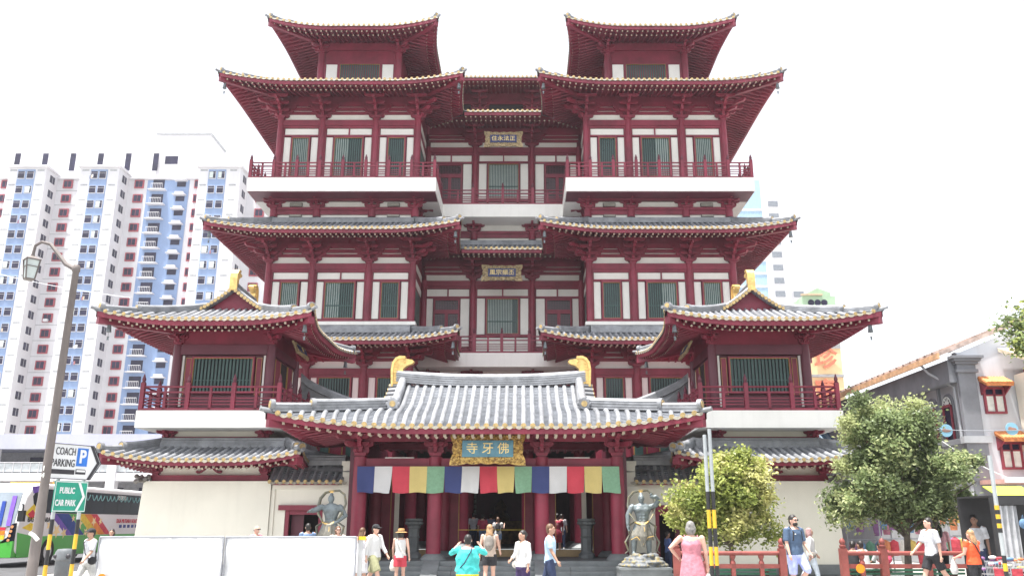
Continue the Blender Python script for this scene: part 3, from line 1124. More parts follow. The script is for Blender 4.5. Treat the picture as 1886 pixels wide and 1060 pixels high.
def chiwei(par, x, y, z, s, flip, along='x', name='ridge_ornament'):
    mb = MB()
    fn = (lambda u, v, t: (x + flip * (u - 0.18) * s, y + t * s, z + v * s)) if along == 'x' else (lambda u, v, t: (x + t * s, y + flip * (u - 0.18) * s, z + v * s))
    mb.prism(CHI, fn, -0.11, 0.11)
    # rib along the back and scales
    back = [(0.36, 0.89), (0.19, 0.90), (0.07, 0.84), (-0.02, 0.71), (-0.05, 0.5), (-0.03, 0.0)]
    inner = [(0.36, 0.82), (0.20, 0.82), (0.12, 0.78), (0.05, 0.68), (0.02, 0.5), (0.03, 0.0)]
    for i in range(len(back) - 1):
        mb.prism([back[i], back[i + 1], inner[i + 1], inner[i]], fn, -0.15, 0.15)
    for sd in (-1, 1):
        for i in range(9):
            k = i / 8
            u, v = 0.08 + 0.02 * k, 0.08 + 0.66 * k
            mb.bar(fn(u - 0.06, v, sd * 0.115), fn(u + 0.05, v + 0.015, sd * 0.115), 0.03 * s, 0.022 * s)
        mb.blob(fn(0.34, 0.72, sd * 0.11), (0.035 * s,) * 3, 6, 4)
    return mb.build(name, GOLD, par, normals=True)
for s in (-1, 1):
    chiwei(groof, 0.03 + s * 3.12, gY, 6.02, 1.16, -s)
    # gable wall, descending ridges, verge tiles
    g = MB()
    zb_ = rG.ze + rG.H * rG.prof(0.48)
    xg = 0.03 + s * 3.0
    pts = [(-rG.B(0.48) * 1.0, zb_ - 0.05)] + [(-rG.B(d), rG.ze + rG.H * rG.prof(d) - 0.03) for d in (0.6, 0.8, 1.0)] + [(rG.B(d), rG.ze + rG.H * rG.prof(d) - 0.03) for d in (0.8, 0.6)] + [(rG.B(0.48), zb_ - 0.05)]
    g.prism(pts, lambda u, v, t: (xg + t, gY + u, v), -0.04, 0.04)
    g.build('gable', RED, groof, normals=True)
    for sd in 'FB':
        m1 = MB()
        path = [rG.pt(sd, s * 2.98, d, 0.03) for d in [0.44 + 0.54 * k / 8 for k in range(9)]]
        sweep(m1, path, ridge_section(0.13, 0.34, 3), 0)
        e = path[0] + Vector((0, -0.05 if sd == 'F' else 0.05, 0.16))
        o_ = OUT[sd]
        for q in range(8):
            a = 2 * math.pi * q / 8
            m1.blob(e + Vector((math.cos(a) * 0.17, 0, math.sin(a) * 0.15)), (0.07, 0.05, 0.07), 6, 4, 0)
        m1.tube([e - o_ * 0.06, e + o_ * 0.05], 0.17, 14, 0)
        m1.tube([e, e + o_ * 0.075], 0.095, 12, 1)
        m1.build('descending_ridge', [TILE, CAPG], groof, smooth=True)
        for k in range(6):
            d = 0.55 + 0.085 * k
            p = rG.pt(sd, s * 3.05, d, 0.06)
            m2 = MB()
            m2.tube([p, p + Vector((s * 0.36, 0, -0.03))], 0.07, 8, 0)
            m2.tube([p + Vector((s * 0.36, 0, -0.03)), p + Vector((s * 0.38, 0, -0.03))], 0.072, 8, 1)
            m2.build('verge_tile', [TILE, CAPG], groof, smooth=True)
# frame of the gate
GC = [-3.96, -1.62, 1.70, 4.04]
for y in (27.0, 30.0):
    for c in GC:
        column(gate, c, y, 0.55, 3.58, 0.225)
        m1 = MB()
        m1.lathe([(0.40, 0.5), (0.40, 0.54), (0.30, 0.66), (0.24, 0.70)], c=(c, y, 0), n=20)
        m1.build('column_base', STONE, gate, smooth=True)
    for i in range(3):
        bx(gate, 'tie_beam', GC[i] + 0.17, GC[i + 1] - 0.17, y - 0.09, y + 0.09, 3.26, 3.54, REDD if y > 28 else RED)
        bx(gate, 'beam', GC[i] + 0.1, GC[i + 1] - 0.1, y - 0.08, y + 0.08, 4.06, 4.27, RED)
for c in GC:
    bx(gate, 'tie_beam', c - 0.08, c + 0.08, 27.15, 29.85, 3.25, 3.5, RED)
    k = c < -3 or c > 3
    bracket(BR_GATEC if k else BR_GATE, gate, c, 27.0, 3.55, c > 3)
for y0 in (26.4,):
    bx(gate, 'eave_purlin', -4.9, 5.0, y0 - 0.08, y0 + 0.08, 4.22, 4.36, RED)
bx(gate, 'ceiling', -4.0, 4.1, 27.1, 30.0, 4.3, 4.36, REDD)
for a, b in ((-3.2, -2.3), (2.4, 3.2), (-0.5, 0.6)):     # fluorescent battens on the beam, unlit
    bx(gate, 'light_batten', a, b, 26.94, 27.06, 3.545, 3.575, PANEL)
# platform and steps, each tread a stone slab
st = MB()
st.box(-5.2, 5.3, 26.55, 34.0, 0.0, 0.498)
st.build('platform', STONE, gate)
for k, (y0, z1) in enumerate(((26.25, 0.37), (25.95, 0.245), (25.65, 0.12))):
    for a, b in ((-5.2, -2.45), (-2.44, -1.0), (-0.99, 1.05), (1.06, 2.5), (2.51, 5.3)):
        bx(gate, 'step', a, b, y0, 26.55, z1 - 0.125, z1 - 0.003, STONE)
for xx in (-1.62, 1.70):
    m1 = MB()
    m1.prism([(26.57, 0.53), (26.57, 0.0), (25.6, 0.0), (25.6, 0.08)], lambda u, v, t: (xx + t, u, v), -0.24, 0.24)
    m1.build('stair_block', STONE, gate, normals=True)
# inner doorway line and side screens
for a, b in zip(GC[:-1], GC[1:]):
    for xx in (a + 0.35, b - 0.35):
        bx(gate, 'door_post', xx - 0.16, xx + 0.16, 30.1, 30.3, 0.5, 3.3, RED)
    w0, w1 = a + 0.52, b - 0.52
    bx(gate, 'gilt_edge', w0, w0 + 0.025, 30.05, 30.12, 0.6, 3.2, GLINE)
    bx(gate, 'gilt_edge', w1 - 0.025, w1, 30.05, 30.12, 0.6, 3.2, GLINE)
    bx(gate, 'threshold', w0, w1, 30.08, 30.28, 0.5, 0.72, mat('brass_threshold', (0.42, 0.29, 0.14), 0.5))
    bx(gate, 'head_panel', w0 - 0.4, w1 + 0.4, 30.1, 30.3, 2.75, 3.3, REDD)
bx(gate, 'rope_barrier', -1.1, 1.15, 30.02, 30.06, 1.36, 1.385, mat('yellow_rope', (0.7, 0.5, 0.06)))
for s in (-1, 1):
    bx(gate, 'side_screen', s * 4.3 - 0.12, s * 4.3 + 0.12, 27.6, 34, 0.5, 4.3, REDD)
    bx(gate, 'hanging_board', s * 3.2 - 0.08, s * 3.2 + 0.08, 29.9, 29.95, 0.7, 3.2, CREAM)
# the shaded vestibule behind the gate
bx(hall, 'added_shade_ceiling', -5.3, 5.3, 34.2, 44.7, 4.37, 4.6, SHADEIN)  # slab out of view, added to darken the hall, stopped short for skylight
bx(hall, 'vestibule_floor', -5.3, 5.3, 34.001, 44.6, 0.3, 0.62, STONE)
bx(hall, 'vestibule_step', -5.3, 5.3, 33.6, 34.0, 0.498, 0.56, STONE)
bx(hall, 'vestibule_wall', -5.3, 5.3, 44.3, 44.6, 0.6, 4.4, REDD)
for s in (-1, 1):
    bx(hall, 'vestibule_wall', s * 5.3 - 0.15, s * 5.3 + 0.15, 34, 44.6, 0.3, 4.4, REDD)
    for y in (35.0, 38.5):
        for x in (1.3, 3.4):
            column(hall, s * x, y, 0.6, 4.4, 0.24)
            m1 = MB()
            m1.lathe([(0.5, 0.6), (0.5, 0.66), (0.34, 0.82), (0.28, 0.84)], c=(s * x, y, 0), n=18)
            m1.build('column_base', STONE, hall, smooth=True)
    w = MB()
    w.box(s * 1.7 - 0.45, s * 1.7 + 0.45, 44.2, 44.28, 2.0, 3.4, 0)
    for i in range(6):
        w.box(s * 1.7 - 0.45 + 0.15 * i, s * 1.7 - 0.41 + 0.15 * i, 44.16, 44.2, 2.0, 3.4, 1)
        w.box(s * 1.7 - 0.45, s * 1.7 + 0.45, 44.165, 44.195, 2.0 + 0.25 * i, 2.03 + 0.25 * i, 1)
    w.build('lattice_window', [CURT, REDD], hall)
altar = MB()
altar.box(-1.1, 1.1, 43.2, 44.0, 0.62, 1.7)
altar.lathe([(0.45, 1.7), (0.5, 1.85), (0.3, 2.1), (0.34, 2.4), (0.14, 2.65), (0.03, 2.8)], c=(0, 43.6, 0), n=14)
tag(altar.build('altar', mat('altar_wood', (0.22, 0.12, 0.04), 0.5, 0.3, 5, metal=0.3)), 'dim golden altar deep inside the dark doorway of the gate', 'altar')

# five-colour cloth valance
FLAG = [mat('cloth_blue', (0.04, 0.055, 0.165), 0.85, 0.05, 2), mat('cloth_white', (0.56, 0.56, 0.56), 0.85, 0.03, 2), mat('cloth_red', (0.50, 0.05, 0.075), 0.85, 0.05, 2),
        mat('cloth_yellow', (0.56, 0.45, 0.17), 0.85, 0.04, 2), mat('cloth_green', (0.19, 0.35, 0.225), 0.85, 0.06, 12)]
val = thing('valance', 'row of blue white red yellow green cloth flags hung across the gate', 'valance', (0, 26.7, 2.4))
rod = MB()
rod.tube([(-4.02, 26.7, 3.29), (4.1, 26.7, 3.29)], 0.012, 6)
rod.build('cord', REDD, val)
rnd = random.Random(5)
for i in range(15):
    x0, x1 = -4.0 + i * 0.539, -4.0 + (i + 1) * 0.539
    ph, tp, cu = rnd.random() * 6, rnd.uniform(0.0, 0.035), rnd.uniform(-0.03, 0.03)
    am = rnd.uniform(0.015, 0.045)
    def fl(u, v, x0=x0, x1=x1, ph=ph, tp=tp, cu=cu, am=am):
        xa, xb = x0 + tp * v * v, x1 - tp * v * v
        return (xa + (xb - xa) * u + cu * v * v, 26.7 + am * v * math.sin(u * 7 + ph) - 0.05 * v, 3.285 - (0.80 + 0.02 * math.sin(u * 4 + ph)) * v)
    mb = MB()
    mb.grid(fl, 10, 8)
    mb.build('flag', FLAG[i % 5], val, smooth=True)

def scallop(w, h, nx, ny, b, pt=0.1):
    out = []
    def edge(a, bb, n, nrm):
        for k in range(n):
            for q in range(6):
                t = (k + q / 6) / n
                bump = math.sin(math.pi * q / 6) * b
                out.append((a[0] + (bb[0] - a[0]) * t + nrm[0] * bump, a[1] + (bb[1] - a[1]) * t + nrm[1] * bump))
    c = [(-w / 2, -h / 2), (w / 2, -h / 2), (w / 2, h / 2), (-w / 2, h / 2)]
    edge(c[0], c[1], nx, (0, -1)); edge(c[1], c[2], ny, (1, 0)); edge(c[2], c[3], nx, (0, 1)); edge(c[3], c[0], ny, (-1, 0))
    return [(u * (1 + 0.10 * abs(u / (w / 2)) ** 6 * abs(v / (h / 2)) ** 3), v * (1 + 0.16 * abs(u / (w / 2)) ** 6 * abs(v / (h / 2)) ** 3)) for u, v in out]

def plaque(label, x, y, z, w, h, iw, ih, board, text, size, rim, tilt=0.0, rotz=0.0, seed=1):
    t = thing('plaque', label, 'plaque', (x, y, z))
    t.rotation_euler = (tilt, 0, rotz)
    f = MB()
    f.prism(scallop(w, h, 5, 3, h * 0.045), lambda u, v, q: (u, q, v), 0.0, 0.07)
    rr = random.Random(seed)
    for k in range(150):          # carved scrollwork
        while True:
            u, v = rr.uniform(-w / 2, w / 2), rr.uniform(-h / 2, h / 2)
            if abs(u) > iw / 2 + 0.02 or abs(v) > ih / 2 + 0.02:
                break
        s = rr.uniform(0.02, 0.05) * h
        f.blob((u, -0.005, v), (s * rr.uniform(0.8, 2), 0.035, s), 6, 4)
    f.build('frame', rim, t, local=True, normals=True)
    b = MB()
    b.box(-iw / 2, iw / 2, -0.05, -0.001, -ih / 2, ih / 2)
    b.build('board', board, t, local=True)
    text_on(t, text, size, LETTER, (0, -0.058, -size * 0.04))
    return t
plaque('large gilt framed plaque with teal board above the gate doorway', 0.05, 25.95, 3.75, 2.08, 0.84, 1.54, 0.5, TEAL, '寺 牙 佛', 0.37, CARVE, R(-9))
x_, z_ = P(924, 256, 42.9)
plaque('gilt framed blue plaque below the highest centre eave', 0.03, 42.9, z_, 1.95, 0.86, 1.46, 0.48, NAVY, '住永法正', 0.33, CARVEP, R(-8), seed=3)
x_, z_ = P(922, 502, 42.9)
plaque('gilt framed dark blue plaque under the middle centre eave', 0.0, 42.9, z_, 1.98, 0.8, 1.46, 0.46, NAVY, '風宗振丕', 0.33, CARVEP, R(-8), seed=4)

# ------------------------------------------------------------------ corner pavilions
for MX in (1.0, -1.0):
    sidew = 'left' if MX > 0 else 'right'
    pav = thing('corner_pavilion', f'two-storey maroon corner pavilion with tiled roofs and balcony {sidew} of the gate', 'pavilion', (-9.4 * MX, 31, 0), group='corner pavilions')
    px0, px1, py0, py1 = -11.08, -7.8, 29.5, 32.7
    # cream ground floor
    w = MB()
    vs_ = []
    w.prism([(-11.5, 0.0), (-7.15, 0.0), (-7.15, 2.92), (-11.34, 2.92)], lambda u, v, t: (u, t, v), 28.5, 33.5)
    w.build('wall', CREAM, pav, normals=True)
    bx(pav, 'plinth', -11.56, -7.1, 28.44, 33.5, 0.0, 0.32, STONE)
    bx(pav, 'beam', -11.2, -7.3, 28.62, 33.4, 2.922, 3.12, RED)
    bx(pav, 'frieze', -11.1, -7.4, 28.75, 33.4, 3.12, 3.9, CREAM)
    for c in (-11.05, -7.45):
        o = bracket(BR_PAV, pav, c, 28.72, 3.12, c > -8)
    k = MB()
    for s in (-1, 1):      # inverted-V strut with curled feet
        prev = None
        for i in range(7):
            u = i / 6
            q = Vector((-9.3 + s * (0.02 + 0.40 * u), 28.72, 3.46 - 0.28 * (1 - (1 - u) ** 1.6) + (0.07 * max(0, u - 0.8) * 5)))
            if prev is not None:
                k.bar(prev, q, 0.07, 0.06 + 0.03 * u, up=(0, 1, 0))
            prev = q
    k.build('strut', RED, pav)
    bx(pav, 'wall_lamp', -8.35, -8.1, 28.55, 28.75, 3.36, 3.46, mat('lamp_grey', (0.4, 0.4, 0.4)))
    # lower eave
    rL = Roof(-9.06, 31.0, 3.0, 3.72, 2.1, 1.7, 3.5, 0.62, lift=0.26, flare=0.25, lc=2.2)
    roof_parts(pav, rL, 0.235, 0.062, 'FLR', 'F', name='lower_roof', wall=0.85, hips=('FL', 'FR'), ridge_w=0.12, ridge_h=0.28, sof_rise=0.30, sof_drop=0.15, soffit_in=(1.9, 2.2), fascia=0.13)
    # band below the balcony
    bx(pav, 'wall', px0, px1, py0 - 0.02, py1, 4.1, 4.64, CREAM)
    bx(pav, 'beam', px0 - 0.1, px1 + 0.1, py0 - 0.1, py1, 4.36, 4.45, RED)
    for c in (px0, px1):
        bracket(BR_PAV, pav, c, py0 - 0.08, 4.28, c > -9)
    s_ = MB()
    s_.box(-11.78, -6.98, 28.3, 33.8, 4.64, 5.21)
    s_.build('balcony_slab', WHITE, pav)
    balustrade(pav, [(-11.68, 33.6), (-11.68, 28.4), (-7.08, 28.4), (-7.08, 33.6)], 5.21, 0.82, 1.55, s=0.9)
    # upper room
    bx(pav, 'wall', px0, px1, py0 + 0.12, py1, 5.21, 8.4, REDD)
    for c in (px0, px1):
        column(pav, c, py0, 5.21, 7.66, 0.17, REDD)
        column(pav, c, py1, 5.21, 7.66, 0.17, REDD)
        bracket(BR_PAV, pav, c, py0 - 0.02, 7.62, c > -9)
    bx(pav, 'tie_beam', px0 + 0.1, px1 - 0.1, py0 - 0.1, py0 + 0.12, 7.32, 7.66, REDD)
    bx(pav, 'upper_panel', px0 + 0.05, px1 - 0.05, py0 - 0.02, py0 + 0.12, 7.661, 8.3, RED)
    bx(pav, 'tie_beam', px1 - 0.12, px1 + 0.1, py0 + 0.15, py1 - 0.15, 7.32, 7.66, REDD)
    bx(pav, 'upper_panel', px1 - 0.1, px1 + 0.02, py0 + 0.15, py1 - 0.1, 7.661, 8.3, RED)
    window(pav, -10.5, -8.4, 6.0, 7.2, py0, 17, None, 0.05)
    for a, b in ((-10.80, -10.60), (-8.30, -8.10)):
        m1 = MB()
        m1.box(a, b, py0 + 0.05, py0 + 0.118, 5.9, 7.22, 0)
        for p0, p1, q0, q1 in ((a, a + 0.015, 5.9, 7.22), (b - 0.015, b, 5.9, 7.22), (a + 0.015, b - 0.015, 7.205, 7.22)):
            m1.box(p0, p1, py0 + 0.035, py0 + 0.05, q0, q1, 1)
        m1.build('side_panel', [RED, GLINE], pav)
    for a, b in ((-10.97, -10.85), (-8.05, -7.93)):
        bx(pav, 'white_jamb', a, b, py0 + 0.03, py0 + 0.118, 5.5, 7.3, PANEL)
    # door on the inner flank
    dr = MB()
    dr.box(px1 - 0.03, px1 + 0.012, py0 + 0.5, py1 - 0.5, 5.21, 7.25, 1)
    for a, b in ((py0 + 0.45, py0 + 0.5), (py0 + 1.1, py0 + 1.14), (py1 - 1.12, py1 - 1.08), (py1 - 0.5, py1 - 0.45)):
        dr.box(px1, px1 + 0.06, a, b, 5.21, 7.25, 2)
    dr.box(px1, px1 + 0.05, py0 + 0.5, py0 + 1.1, 5.21, 7.24, 0)
    dr.box(px1, px1 + 0.05, py1 - 1.08, py1 - 0.5, 5.21, 7.24, 0)
    dr.build('door', [RED, SHADEIN, GLINE], pav)
    bx(pav, 'white_jamb', px1 - 0.02, px1 + 0.04, py1 - 0.4, py1 - 0.28, 5.4, 7.2, PANEL)
    # upper hip-and-gable roof, gable to the street
    rP = Roof(-9.45, 31.0, 3.33, 3.42, 1.0, 1.05, 8.16, 1.62, lift=0.24, flare=0.32, lc=2.4, ridge='y', dg=0.7, prof=lambda d: 0.44 * d + 0.56 * d ** 2.4)
    pr, pun = roof_parts(pav, rP, 0.235, 0.062, 'FLRB', 'F', name='roof', soffit_in=(1.64, 1.6), hips=('FL', 'FR', 'BL', 'BR'), ridge_w=0.12, ridge_h=0.27, sof_rise=0.3, sof_drop=0.2, courses=14)
    zr = rP.ze + rP.H
    m1 = MB()
    sweep(m1, [Vector((-9.45, 31 + y, zr - 0.04)) for y in (-1.1, -0.5, 0, 0.5, 1.1)], ridge_section(0.14, 0.36, 4))
    m1.build('ridge', TILE, pr)
    for sy in (-1, 1):
        chiwei(pr, -9.45, 31 + sy * 1.08, zr - 0.02, 0.92, -sy, 'y')
        g = MB()
        pts = [(-rP.A(d), rP.ze + rP.H * rP.prof(d) - 0.02) for d in (0.7, 0.78, 0.86, 0.93, 1.0)]
        pts += [(-u, v) for u, v in reversed(pts[:-1])]
        g.prism(pts, lambda u, v, t: (-9.45 + u, 31 + sy * 0.98 + t, v), -0.03, 0.03)
        g.build('gable', RED, pr, normals=True)
        for sx in (-1, 1):
            path = [rP.pt('L' if sx < 0 else 'R', sy * 1.05, d, 0.0) for d in [0.64 + 0.36 * q / 8 for q in range(9)]]
            m1 = MB()
            sweep(m1, path, ridge_section(0.12, 0.22, 3), 0)
            m1.build('verge_ridge', TILE, pr)
            for q in range(9):
                d = 0.68 + 0.32 * q / 9
                p = rP.pt('L' if sx < 0 else 'R', sy * 1.08, d, 0.05)
                m2 = MB()
                m2.tube([p, p + Vector((0, sy * 0.22, 0))], 0.062, 10, 0)
                m2.tube([p + Vector((0, sy * 0.2, 0)), p + Vector((0, sy * 0.24, 0))], 0.066, 10, 1)
                m2.build('verge_tile', [TILE, CAPG], pr, smooth=True)
    for sx, sy, lab in ((-1, -1, 'outer front'), (1, -1, 'inner front'), (1, 1, 'inner back')):
        p = rP.pt('F' if sy < 0 else 'B', sx * rP.half('F', 0.1), 0.1, -0.3)
        wind_bell(p, f'grey wind bell under the {lab} roof corner of the {sidew} pavilion', 0.9)
    p = rL.pt('F', rL.half('F', 0.15), 0.15, 1.05)
    wind_bell(p, f'wind bell hanging over the low eave between the {sidew} pavilion and the gate', 0.8)
    plaque(f'narrow gilt plaque hung on the inner flank of the {sidew} pavilion', -7.1 * MX, 30.9, 7.75, 1.5, 0.42, 1.2, 0.2, NAVY, '' if False else '閣', 0.2, CARVEP, R(-24), R(90) * MX, 8)
    # side wall with tiled coping between pavilion and gate
    bw_ = thing('boundary_wall', f'cream wall with dark tiled coping and red-framed doorway {sidew} of the gate', 'wall', (-5.8 * MX, 28.7, 0), group='walls beside the gate')
    w = MB()
    w.box(-7.14, -6.66, 28.62, 28.95, 0, 2.84)
    w.box(-6.66, -5.45, 28.62, 28.95, 2.12, 2.84)
    w.box(-5.45, -4.82, 28.62, 28.95, 0, 2.84)
    w.box(-7.12, -4.82, 28.56, 28.62, 2.66, 2.80)
    w.box(-7.14, -7.02, 28.565, 28.62, 0, 2.66)
    w.build('wall', CREAM, bw_)
    bx(bw_, 'pillar', -4.80, -4.42, 28.42, 28.95, 0, 3.42, CREAM)
    bx(bw_, 'capital', -4.84, -4.38, 28.38, 28.98, 3.42, 3.56, CREAM)
    bx(bw_, 'lintel', -6.86, -5.25, 28.5, 28.7, 2.0, 2.16, RED)
    for a in (-6.64, -5.55):
        bx(bw_, 'door_post', a, a + 0.12, 28.6, 28.75, 0, 2.0, RED)
    bx(bw_, 'door_head', -6.52, -5.55, 28.62, 28.72, 1.86, 2.0, RED)
    bx(bw_, 'door_leaf', -6.5, -6.1, 28.9, 28.95, 0.2, 1.9, REDD)
    bx(bw_, 'inner_shade_sheet', -7.1, -4.5, 29.8, 29.9, 0, 2.5, SHADEIN)  # dark sheet in place of the shade beyond the doorway
    rW = Roof(-5.97, 29.25, 1.17, 1.0, 1.17, 0.3, 2.87, 0.66, lift=0, flare=0)
    cr, _ = roof_parts(bw_, rW, 0.232, 0.06, 'F', 'F', name='coping', wall=0.8, raf=False, sof_rise=0.02, sof_drop=0.07, fascia=0.03)
    # gallery ridge sloping down behind it
    m1 = MB()
    pa = [Vector((-7.3 + 2.9 * q / 8, 30.2 - 1.2 * q / 8, 4.02 - 0.62 * (q / 8) ** 0.8)) for q in range(9)]
    sweep(m1, pa, ridge_section(0.14, 0.3, 3))
    m1.poly([pa[0] + Vector((0, 0, 0.02)), pa[8] + Vector((0, 0, 0.02)), (-4.4, 28.3, 3.2), (-7.3, 28.9, 3.3)])
    m1.build('gallery_roof', TILE, bw_)
    # hall doors glimpsed above it
    for i in range(7):
        x = -8.3 + i * 0.5
        bx(hall, 'door_panel', x, x + 0.32, 33.5, 33.6, 3.2, 4.9, BAR if i % 2 else RED)
        bx(hall, 'gilt_edge', x + 0.34, x + 0.36, 33.49, 33.6, 3.2, 4.9, GLINE)
    # ridge running from the pavilion back to the hall
    m1 = MB()
    pa = [Vector((-7.6 + 2.2 * q / 8, 33.0 + 0.6 * q / 8, 6.95 - 1.0 * (q / 8) ** 0.7)) for q in range(9)]
    sweep(m1, pa, ridge_section(0.15, 0.32, 4))
    m1.poly([pa[0], pa[4], pa[8], (pa[8].x, 33.4, 5.0), (pa[0].x, 33.4, 5.0)])
    m1.build('link_roof', TILE, hall)
MX = 1.0
# ------------------------------------------------------------------ ground and road
PAVE = mat('pale_paving', (0.35, 0.345, 0.33), 0.85, 0.12, 0.6, 0.1)
ASPH = mat('asphalt', (0.07, 0.07, 0.075), 0.9, 0.2, 1.5, 0.2)
CONC = mat('pale_concrete', (0.48, 0.47, 0.44), 0.85, 0.15, 2.5, 0.2)
g = MB()
g.box(-700, 700, -150, 1300, -0.3, -0.02)
structure(g.build('ground', PAVE))
g = MB()
g.box(-60, 60, -12, 11.6, -0.1, -0.004)
structure(g.build('road', ASPH))
g = MB()
g.box(-26, -14.5, 27, 120, -0.1, -0.004)
structure(g.build('side_road', ASPH))
g = MB()
g.box(-14, 15, 12.6, 27, -0.1, 0.0)
structure(g.build('pavement', PAVE))
par_ = thing('parapet', 'low pale concrete parapet along the bottom edge of the picture', 'parapet', (0, 12.1, 0))
for i in range(16):
    bx(par_, 'concrete_block', -16 + i * 2.0, -16 + i * 2.0 + 1.985, 12.0, 12.28, 0, 0.868 + 0.004 * (i % 3), CONC)

# ------------------------------------------------------------------ housing block, left background
HW = mat('block_white', (0.66, 0.65, 0.67), 0.8, 0.04, 0.15, streak=0.14)
HB = mat('block_blue', (0.22, 0.31, 0.50), 0.8, 0.06, 0.15, streak=0.12)
HR = mat('block_red_frame', (0.34, 0.05, 0.07), 0.7)
HG = mat('block_glass', (0.022, 0.02, 0.05), 0.4, 0.3, 0.8, spec=0.1)
HGR = mat('block_grey', (0.35, 0.36, 0.37), 0.8)
blk = thing('apartment_block', 'tall white and pale blue apartment block with red framed windows behind the bus', 'building', (-70, 146, 0))
def unit(name, fn, mats):
    m = MB()
    fn(m)
    return m.mesh(name, mats, mirror=False)
WIN_B = unit('window', lambda m: (m.box(-0.62, 0.62, -0.12, 0.02, -0.72, 0.72, 0), m.box(-0.56, 0.56, -0.14, -0.119, -0.62, 0.68, 1), m.box(-0.56, 0.56, -0.155, -0.1391, 0.3, 0.34, 0)), [HW, HG])
WIN_R = unit('window', lambda m: (m.box(-0.85, 0.85, -0.25, 0.02, -0.78, 0.78, 0), m.box(-0.64, 0.64, -0.27, -0.249, -0.58, 0.58, 1), m.box(-0.03, 0.03, -0.285, -0.269, -0.58, 0.58, 0)), [HR, HG])
WIN_S = unit('window', lambda m: (m.box(-0.02, 0.06, -0.75, 0.75, -0.65, 0.65, 0), m.box(0.06, 0.08, -0.03, 0.03, -0.65, 0.65, 1)), [HG, HW])
SLOT = unit('vent_slot', lambda m: m.box(-0.6, 0.6, -0.04, 0.02, -0.13, 0.13), HGR)
SPAN = unit('spandrel', lambda m: m.box(-0.36, 0.36, -0.07, 0.02, -0.62, 0.62), HB)
BALC = unit('balcony', lambda m: (m.box(-1.55, 1.55, -1.0, 0.0, -1.35, -1.2, 0), m.box(-1.1, 1.0, -0.03, 0.02, -1.0, 0.85, 1), m.box(-1.1, 1.0, -0.9, -0.86, -1.2, -1.12, 0), m.box(-1.1, 1.0, -0.9, -0.86, -0.22, -0.12, 0),
                                  [m.box(-1.1 + 0.3 * i, -1.06 + 0.3 * i, -0.89, -0.87, -1.12, -0.22, 0) for i in range(8)]), [HW, HG])
LEDGE = unit('ledge', lambda m: (m.box(-1.15, 1.15, -1.0, 0.0, 0.5, 0.62, 0), m.box(-0.8, 0.8, -0.04, 0.02, -0.5, 0.45, 1), m.box(-0.75, 0.75, -0.8, -0.3, 0.62, 1.1, 0)), [HW, HG])
NF, FH, Z0 = 18, 2.78, 12.6
def hb(name, a, b, y0, y1, z0, z1, m):
    return bx(blk, name, a, b, y0, y1, z0, z1, m)
TOP = Z0 + NF * FH
rb_ = random.Random(3)
LAUN = [mat('laundry_%d' % i, c) for i, c in enumerate(((0.6, 0.6, 0.62), (0.35, 0.12, 0.12), (0.12, 0.16, 0.3), (0.5, 0.42, 0.3)))]
for k, (a, s1, s2, b) in enumerate(((-90.5, -88.9, -85.8, -83.9), (-77.8, -75.9, -72.9, -70.9), (-56.6, -54.9, -51.8, -49.2))):
    hb('bay', a, b, 140, 146, 2, TOP, HW)
    hb('blue_strip', s1, s2, 139.93, 140.0, 8, TOP - 0.4, HB)
    hb('bay_parapet', a - 0.4, b + 0.4, 139.5, 146, TOP, TOP + 0.35, HW)
    for f in range(NF):
        z = Z0 + f * FH + 1.3
        place(WIN_B, 'window', blk, (s1 + 0.75, 139.93, z))
        place(WIN_B, 'window', blk, (s2 - 0.75, 139.93, z))
        for xx in (s1 + 0.75, s2 - 0.75):
            q_ = rb_.random()
            if q_ < 0.3:
                bx(blk, 'curtain', xx - 0.5, xx - 0.5 + rb_.uniform(0.3, 0.9), 139.78, 139.795, z - 0.55, z + 0.58, CURT)
            elif q_ < 0.42:
                yy_ = 139.78
                for c_ in range(3):
                    bx(blk, 'laundry', xx - 0.5 + 0.35 * c_, xx - 0.25 + 0.35 * c_, yy_ - 0.5 - 0.3 * c_, yy_ - 0.46 - 0.3 * c_, z - 0.95, z - 0.35, LAUN[rb_.randrange(4)])
        place(SPAN, 'spandrel', blk, ((s1 + s2) / 2, 139.93, z))
        place(SLOT, 'vent_slot', blk, ((a + s1) / 2, 140, z + 0.95))
        place(SLOT, 'vent_slot', blk, ((b + s2) / 2, 140, z + 0.95))
        place(WIN_S, 'window', blk, (b, 142.2, z))
# recessed wall behind
hb('wall', -116, -30, 144, 156, 2, TOP - 0.6, HW)
hb('wall_parapet', -116, -30, 143.6, 156, TOP - 0.6, TOP - 0.25, HW)
hb('blue_wall', -67.4, -59.8, 143.9, 144.0, 4, TOP - 0.8, HB)
for f in range(NF):
    z = Z0 + f * FH + 1.2
    for x in (-93.2, -81.9, -68.9, -58.3, -46.6):
        o = place(WIN_R, 'window', blk, (x, 144, z))
        if x == -58.3:
            o.scale = (0.62, 1, 1)
    place(BALC, 'balcony', blk, (-65.3, 143.9, z))
    place(LEDGE, 'ledge', blk, (-61.2, 143.9, z))
    hb('floor_line', -83.9, -77.8, 143.95, 144.0, z - 1.28, z - 1.2, HGR)
    if rb_.random() < 0.35:
        bx(blk, 'air_conditioner', -82.3, -81.6, 143.2, 143.7, z - 0.75, z - 0.3, HW)
